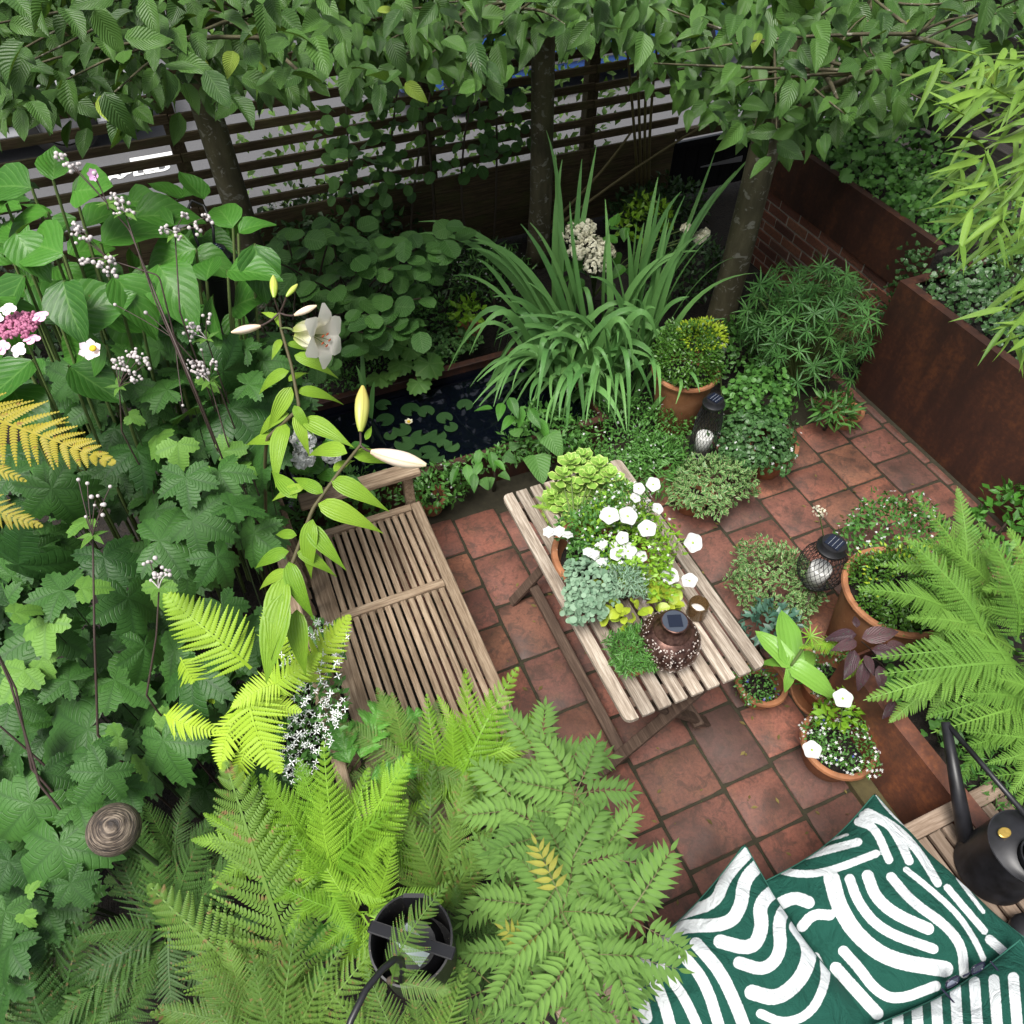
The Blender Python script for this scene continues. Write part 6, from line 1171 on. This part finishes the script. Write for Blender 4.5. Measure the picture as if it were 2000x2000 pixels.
# lantern in the hydrangea
c = Pd(412, 500, 3.05); hb = thing('hoop_lantern', 'black solar lantern with hoop handle behind the hydrangea', 'lantern', (c[0], c[1], 0)); part('body', MB().lathe([(.085, -.25), (.09, -.24), (.085, -.02), (.10, -.01), (.10, .0), (.06, .02)], 32).build('body', m_black, ang=40), hb, TR(*c)); solar_top(hb, c[0], c[1], c[2]+.02, .055)
part('handle', MB().tube([tuple(Pd(*q)) for q in ((385, 492, 3.05), (368, 445, 3.0), (352, 400, 3.0), (362, 378, 3.0), (385, 388, 3.0), (402, 430, 3.0), (405, 470, 3.03))], .006, 8).build('handle', m_black, True), hb); part('post', MB().tube([(c[0], c[1], 0), (c[0], c[1], c[2]-.24)], .012, 8).build('post', m_black), hb)
# wooden ball on a stake
c = Pd(215, 1565, 1.95); m_ball = N('weathered_ball'); _v = m_ball.coord(); _w = m_ball.noise(m_ball.mapping(_v, (1.5, 1.5, 26)), 1, 5, .6, .5); m_ball.base(m_ball.ramp(_w, [(.40, (.018, .012, .009)), (.50, (.075, .054, .038)), (.60, (.24, .19, .14))])); m_ball.rough(.6); m_ball.bump(_w, .9, .01); m_ball = m_ball.mat
ob = thing('wooden_ball_finial', 'weathered ridged wooden ball finial among anemone leaves at lower left', 'finial', (c[0], c[1], 0)); part('ball', ballT(32, 20, 1, .86).mesh('ball', m_ball), ob, TR(*c, 0, .25, .25, .066)); part('stake', MB().tube([(c[0], c[1], 0), (c[0], c[1], c[2]-.05)], .007, 8).build('stake', m_stemD), ob)
# ------------------------------------------------------------------ watering can
wc = thing('watering_can', 'black long-spouted metal watering can on the slatted bench', 'watering can', (1.83, .03, .42)); x, y, z, r, h = 1.835, .03, .426, .118, .25
m_can = N('can_paint'); _v = m_can.coord(); m_can.base(m_can.mix(m_can.ramp(m_can.noise(_v, 12, 4), [(.4, 0.0), (.7, 1.0)]), (.006, .006, .007), (.018, .018, .022))); m_can.rough(.42); m_can.bump(m_can.noise(_v, 30, 3), .1, .004); m_can = m_can.mat
part('body', MB().lathe([(.001, 0), (r*.97, 0), (r*1.02, .004), (r*1.02, .010), (r, .014), (r, h-.008), (r*1.02, h-.006), (r*1.02, h), (r*.98, h)], 48).build('body', m_can, ang=40), wc, TR(x, y, z))
V = []; F = []
for i in range(25):      # hood over the front half, cut back for the filler mouth
    a = math.pi*2*i/24
    for s in np.linspace(0, 1, 6):
        rr = r*.99; mx, my = 0, -.045; px_, py_ = rr*math.cos(a), rr*math.sin(a); qx, qy = mx+.062*math.cos(a), my+.062*math.sin(a); V.append((px_*(1-s)+qx*s, py_*(1-s)+qy*s, h+.035*math.sin(s*math.pi/2)*(0.35+.65*max(0, math.sin(a)*.5+.5))))
F = [(i*6+j, (i+1)*6+j, (i+1)*6+j+1, i*6+j+1) for i in range(24) for j in range(5)]
hd = part('hood', npmesh('hood', V, F, m_can), wc, TR(x, y, z, -.4))
part('filler_collar', MB().lathe([(.060, h-.01), (.060, h+.05), (.064, h+.052), (.057, h+.052), (.057, h-.03)], 32, 0, (0, -.045, 0)).build('filler_collar', m_can, True), wc, TR(x, y, z, -.4))
tip = Pd(1784, 1362, 2.72); b0 = np.array([x-.045, y+r*.86, z+.06]); part('spout', MB().tube([b0, b0*.5+tip*.5, tip], [.030, .023, .016], 16).build('spout', m_can, True), wc)
b1 = np.array([x+.055, y+.03, z+h+.03]); part('brace', MB().tube([b1, tip*.99+b1*.01], .0095, 10).build('brace', m_can, True), wc)
hp = Pd(1855, 1557, 2.62); bp_ = np.array([x-.052, y+.062, z+h+.026]); part('badge', MB().lathe([(.001, .004), (.018, .004), (.021, .002), (.021, -.002)], 24).build('badge', plain('brass', (.50, .34, .08), .35, .6, noise=.4, nscale=120)), wc, Matrix.Translation(bp_) @ frame((0, 0, 0), (1, 0, 0), (-.15, .1, 1)) @ Matrix.Diagonal((.75, 1.1, 1, 1)))
part('handle', MB().tube(bez((x+.1, y+.02, z+h), (x+.26, y-.12, z+h+.14), (x+.10, y-.12, z+.05), 12), .010, 8).build('handle', m_can, True), wc)
# ------------------------------------------------------------------ cushions
def cloth(name):
    m = N(name); a = m.n('Attribute'); a.attribute_name = 'sdf'; nz = m.noise(m.coord(), 130, 3)
    f = m.ramp(m.math('MULTIPLY_ADD', nz, .06, a.outputs['Fac']), [(.485, 1.0), (.515, 0.0)])
    m.base(m.mix(f, (.010, .070, .050), (.60, .63, .64))); m.rough(.85); m.b.inputs['Specular IOR Level'].default_value = .2; v = m.coord(); m.bump(m.math('ADD', m.noise(v, 11, 5, .6, 1.2), m.math('MULTIPLY', m.noise(v, 600, 2), .08)),   .8, .03)
    return m.mat
m_cush = cloth('printed_cotton'); m_pipe = plain('green_piping', (.014, .10, .07), .8)
zG = lambda p: ((1200+p[0]*.41408)/KK, (1400+p[1]*.41408)/KK)
def sdf(V, strokes):
    q = np.array([pj(v)[:2] for v in V]); best = np.full(len(V), 1e3)
    for pts, w in strokes:
        P = [np.array(zG(p)) for p in pts]; hw = w*.4/2
        # smooth polyline by Chaikin
        for _ in range(2):
            N2 = [P[0]]
            for i in range(len(P)-1): N2 += [P[i]*.75+P[i+1]*.25, P[i]*.25+P[i+1]*.75]
            P = N2+[P[-1]]
        for a, b in zip(P[:-1], P[1:]):
            d = b-a; t = np.clip(((q-a)@d)/(d@d+1e-9), 0, 1); best = np.minimum(best, np.linalg.norm(q-a-t[:, None]*d, axis=1)-hw)
    return np.clip(.5+best/40, 0, 1)
def cushion(name, label, C, h, strokes, seed, n=110, sag=0.):
    C = [np.array(c, float) for c in C]; V = []; rg = np.random.default_rng(seed); ph = rg.uniform(0, 6, 8); nn = nrm(np.cross(C[1]-C[0], C[3]-C[0])); nn = nn if nn[2] > 0 else -nn
    for side in (1, -1):
        for i in range(n+1):
            for j in range(n+1):
                u, v = i/n, j/n; p = C[0]*(1-u)*(1-v)+C[1]*u*(1-v)+C[2]*u*v+C[3]*(1-u)*v
                e = (1-abs(2*u-1)**2.6)*(1-abs(2*v-1)**2.6); pu, pv = u-.5, v-.5; cen = sum(C)/4
                p = p+(cen-p)*.10*(1-max(abs(2*u-1), abs(2*v-1)))*0+(cen-p)*.10*(1-(2*u-1)**2)*(abs(2*v-1)**3)+(cen-p)*.10*(1-(2*v-1)**2)*(abs(2*u-1)**3)
                ang = math.atan2(pv, pu); rad = max(abs(2*u-1), abs(2*v-1)); wr = .017*math.sin(ang*7+ph[0]+2*rad)*rad**2*(1-rad**6)+.008*math.sin(ang*15+ph[1]+rad*4)*rad**2*(1-rad**8)+.012*math.sin(6*u+ph[2]+4*v)*e+.010*max(0, 1-abs((u-v*.6-.25)*9))*e-.010*max(0, 1-abs((u+v-1.1)*10))*e+.004*math.sin(17*v+9*u+ph[3])*e
                V.append(p+nn*(side*h*(max(0, e)**.55)+wr*(e > 0)*side))
    V = np.array(V); m = n+1; F = []
    for s in (0, 1):
        o = s*m*m
        for i in range(n):
            for j in range(n): F.append((o+i*m+j, o+(i+1)*m+j, o+(i+1)*m+j+1, o+i*m+j+1) if s == 0 else (o+i*m+j, o+i*m+j+1, o+(i+1)*m+j+1, o+(i+1)*m+j))
    t = thing(name, label, 'cushion', tuple(sum(C)/4), 'green and white patterned cushions'); part('cover', npmesh('cover', V, F, m_cush, attr={'sdf': sdf(V, strokes)}), t)
    loop = [V[i*m]for i in range(m)]+[V[n*m+j] for j in range(1, m)]+[V[i*m+n] for i in range(n-1, -1, -1)]+[V[j] for j in range(n-1, 0, -1)]
    part('piping', MB().tube(loop[::4]+[loop[0]], .0028, 6, 0, False).build('piping', m_pipe, True), t); return t
SA = [(((180, 990), (330, 920), (480, 880), (520, 760), (630, 640)), 62), (((190, 1070), (300, 985), (540, 985), (600, 890), (610, 770), (690, 690)), 70), (((500, 1060), (650, 1100), (700, 1000), (680, 880), (780, 800)), 72), (((590, 1160), (710, 1200), (790, 1110), (770, 960), (830, 870)), 66), (((650, 1300), (770, 1335), (890, 1230), (930, 1090), (860, 990)), 78), (((385, 1070), (500, 1200), (570, 1350), (620, 1480)), 66), (((325, 1125), (430, 1250), (500, 1480)), 60), (((220, 1180), (330, 1320), (400, 1480)), 55), (((120, 1120), (220, 1300), (270, 1480)), 60), (((690, 1400), (800, 1450), (930, 1400), (1000, 1250), (990, 1150)), 50), (((60, 1240), (130, 1320), (150, 1420)), 64), (((190, 930), (300, 900), (370, 850)), 35), (((0, 1400), (60, 1460)), 50)]
SB = [(((1150, 495), (1230, 520), (1295, 675)), 46), (((1175, 465), (1290, 495), (1350, 590), (1390, 680)), 48), (((1195, 450), (1330, 520), (1440, 640), (1525, 785)), 46), (((1235, 345), (1300, 440), (1410, 530)), 40), (((700, 695), (850, 745), (1000, 735), (1235, 645)), 42), (((860, 665), (1000, 630), (1150, 590)), 44), (((830, 645), (960, 600), (1100, 555)), 18), (((1025, 765), (1060, 900), (1150, 1040), (1300, 1150), (1560, 1190)), 82), (((1110, 765), (1150, 880), (1260, 1010), (1505, 1095)), 54), (((1195, 750), (1230, 850), (1320, 930), (1480, 1000)), 62), (((1305, 755), (1400, 870), (1560, 980), (1640, 1080), (1650, 1210)), 52), (((1375, 720), (1500, 820), (1620, 930), (1700, 1050), (1740, 1140)), 34), (((1570, 805), (1650, 900), (1745, 1010)), 40), (((785, 880), (850, 850), (915, 875)), 66), (((885, 990), (935, 930), (1015, 935)), 56), (((1080, 1105), (1150, 1180), (1230, 1290), (1330, 1340), (1515, 1270)), 56), (((1045, 1185), (1130, 1280), (1240, 1400)), 64), (((950, 1130), (1010, 1260), (1090, 1400)), 44), (((1620, 760), (1740, 920)), 26), (((1770, 1050), (1860, 1130)), 50)]
SCs = [(((1330+92*i, 1290-10*i), (1350+95*i, 1700)), 58) for i in range(-2, 9)]
cushion('patterned_cushion', 'green and white brushstroke cushion on the left end of the bench', [(.44, .25, .57), (1.005, .40, .64), (1.09, -.17, .61), (.42, -.24, .56)], .105, SA, 3)
cushion('patterned_cushion', 'green and white brushstroke cushion beside the watering can', [(1.0, .285, .58), (1.55, .375, .58), (1.70, -.22, .58), (1.00, -.32, .58)], .11, SB, 5)
cA, cB = P2(1700, 2005, .70), P2(1992, 1835, .70); cushion('patterned_cushion', 'striped green and white cushion in the bottom right corner', [tuple(cA), tuple(cB), tuple(cB+np.array([-.02, -.42, .06])), tuple(cA+np.array([-.02, -.42, .06]))], .07, SCs, 8, 80)
# sunglasses
g0, g1 = P2(1838, 1930, .735), P2(1930, 1880, .735); ax = nrm(g1-g0); sg = thing('sunglasses', 'dark sunglasses lying on the striped cushion', 'sunglasses', tuple((g0+g1)/2)); m_frame = plain('dark_frame', (.012, .012, .03), .15); m_lens = plain('mirror_lens', (.30, .32, .42), .08, .8)
for k, cc in ((0, g0+(g1-g0)*.24), (1, g0+(g1-g0)*.78)):
    M = frame(cc, np.cross(ax, ZUP)*-1*.5+ZUP*.9, np.cross(ax, ZUP)*.8+ZUP*.5, 1); lp_ = [(.023*math.copysign(abs(math.cos(a))**.6, math.cos(a)), .016*math.copysign(abs(math.sin(a))**.7, math.sin(a)), 0) for a in np.linspace(0, 2*math.pi, 25)]
    fr_ = part('lens_frame', MB().tube(lp_, .0028, 6, 0, False).build('lens_frame', m_frame, True), sg, M); mb = MB(); mb.v = [(q[0]*.95, q[1]*.95, 0) for q in lp_[:-1]]; mb.f = [tuple(range(24))]; mb.m = [0]; part('lens', mb.build('lens', m_lens), fr_, M)
mid = (g0+g1)/2; part('bridge', MB().tube([tuple(g0+(g1-g0)*.44+ZUP*.006), tuple(mid+ZUP*.01), tuple(g0+(g1-g0)*.58+ZUP*.006)], .0025, 6).build('bridge', m_frame), sg)
for e, s in ((g0, -1), (g1, 1)): part('temple', MB().tube(bez(e+ax*.004*s+ZUP*.008, e-np.array([-.01, .06, -.01]), e-np.array([-.02, .12, .015]), 8), .0028, 6).build('temple', m_frame), sg)
bx = P2(1985, 1850, .47); part_b = thing('dark_object', 'edge of a dark rounded object on the bench at the right edge', 'object', tuple(bx)); part('body', ballT(20, 12, 1, .6).mesh('body', m_black), part_b, TR(bx[0]+.07, bx[1], bx[2], 0, 0, 0, .075)); part('lower_band', MB().lathe([(.06, -.045), (.07, -.04), (.07, -.03), (.06, -.028)], 24).build('lower_band', m_can, True), part_b, TR(bx[0]+.07, bx[1], bx[2]))  # unidentified dark thing, given a made-up rounded body and lower band
# ------------------------------------------------------------------ cars in the street
def car(label, x0, y0, L, paint, flip=1):
    t = thing('parked_car', label, 'car', (x0+L/2, y0+.9, 0), 'cars parked beyond the fence'); Wd = 1.78; m_p = N('car_paint'); m_p.base(paint); m_p.rough(.25); m_p.b.inputs['Coat Weight'].default_value = .6; m_p = m_p.mat; m_w = plain('car_glass', (.01, .012, .015), .06); m_r = plain('tyre_rubber', (.012, .012, .012), .8)
    def loft(secs, mat, name):
        mb = MB(); k = len(secs[0])
        for s in secs: mb.v += s
        for i in range(len(secs)-1):
            for j in range(k): mb.f.append((i*k+j, i*k+(j+1) % k, (i+1)*k+(j+1) % k, (i+1)*k+j)); mb.m.append(0)
        mb.f += [tuple(range(k-1, -1, -1)), tuple(range((len(secs)-1)*k, len(secs)*k))]; mb.m += [0, 0]; return mb.build(name, mat, ang=38)
    def sec(u, zb, zs, zt, w, cr=.06):
        xx = x0+L*(u if flip > 0 else 1-u); c = y0+.9; h = Wd/2*w
        return [(xx, c-h+cr, zb), (xx, c-h, zb+cr), (xx, c-h, zs-.12), (xx, c-h+.02, zs), (xx, c-h+.12, zt), (xx, c+h-.12, zt), (xx, c+h-.02, zs), (xx, c+h, zs-.12), (xx, c+h, zb+cr), (xx, c+h-cr, zb)]
    part('body', loft([sec(0, .38, .62, .66, .86), sec(.03, .26, .66, .72, .94), (sec(.1, .2, .74, .80, 1)), sec(.28, .19, .82, .90, 1), sec(.32, .19, .86, .93, 1), sec(.75, .19, .88, .95, 1), sec(.93, .2, .86, .94, .98), sec(.985, .26, .80, .88, .94), sec(1, .38, .66, .72, .88)], m_p, 'body'), t)
    def cab(u, z, w): xx = x0+L*(u if flip > 0 else 1-u); c = y0+.9; h = Wd/2*w; return (xx, c, z, h)
    cs = [(.30, .935, .90), (.42, 1.40, .74), (.55, 1.45, .73), (.74, 1.42, .73), (.90, .95, .88)]; secs = []
    for u, z, w in cs: xx, c, zz, h = cab(u, z, w); secs.append([(xx, c-Wd/2*.92, .93), (xx, c-h, zz), (xx, c+h, zz), (xx, c+Wd/2*.92, .93)])
    part('window_band', loft(secs, m_w, 'window_band'), t)
    rs_ = []
    for u, z, w in ((.40, 1.385, .70), (.44, 1.43, .74), (.55, 1.475, .74), (.72, 1.45, .74), (.76, 1.40, .70)): xx, c, zz, h = cab(u, z, w); rs_.append([(xx, c-h, zz-.02), (xx, c-h+.05, zz+.012), (xx, c+h-.05, zz+.012), (xx, c+h, zz-.02)])
    part('roof', loft(rs_, m_p, 'roof'), t)
    for u in (.19, .80):
        for s in (-1, 1):
            M = TR(x0+L*u, y0+.9+s*(Wd/2-.06), .31, 0, math.pi/2); w_ = part('wheel', MB().lathe([(.20, -.09), (.29, -.10), (.31, -.06), (.31, .06), (.29, .10), (.20, .09)], 28).build('wheel', m_r, True), t, M); part('rim', MB().lathe([(.001, .07), (.08, .08), (.20, .06), (.20, -.06), (.08, -.08), (.001, -.07)], 20).build('rim', m_grey), w_, M)
    part('bumper_strip', MB().box((x0+L*.25, y0-.002, .33), (x0+L*.75, y0+.02, .42), 0, .006).build('bumper_strip', m_grey), t)
    for s in (-1, 1): part('headlight', ballT(12, 8, 1, .5).mesh('headlight', m_lens), t, TR(x0+L*(.02 if flip > 0 else .98), y0+.9+s*.62, .60, 0, 0, 0, .11))
car('white car parked beyond the left part of the fence', -4.4, 8.15, 4.2, (.72, .73, .76))
car('blue car parked beyond the right part of the fence', 2.0, 7.6, 4.1, (.04, .12, .42), -1)

# ------------------------------------------------------------------ litter and moss on the paving
Ms = []
for _ in range(170): x, y = random.uniform(.5, 3.4), random.uniform(.35, 2.6); Ms.append(frame((x, y, .004), (random.gauss(0, 1), random.gauss(0, 1), .05), (random.gauss(0, .15), random.gauss(0, .15), 1), random.uniform(.008, .034)))
struct('leaf_litter', scatter('leaf_litter', tSM, Ms, leafmat('litter_leaf', (.05, .035, .012), (.20, .16, .05), .8)), kind='stuff', label='scattered fallen leaf bits on the paving', cat='litter')
Ms = []
for a in XS[1:]:
    for _ in range(130): Ms.append(frame((a+random.gauss(0, .004), random.uniform(.0, 2.6), -.004), rquat(), rquat(), random.uniform(.004, .010)))
for _ in range(500): Ms.append(frame((random.uniform(.45, 3.48), random.choice([q for v in KNOWN.values() for q in v])+random.gauss(0, .004), -.004), rquat(), rquat(), random.uniform(.004, .009)))
struct('joint_moss', scatter('joint_moss', tSM, Ms, leafmat('moss', (.020, .030, .008), (.06, .075, .02), .9)), kind='stuff', label='dark moss growing in the paving joints', cat='moss')
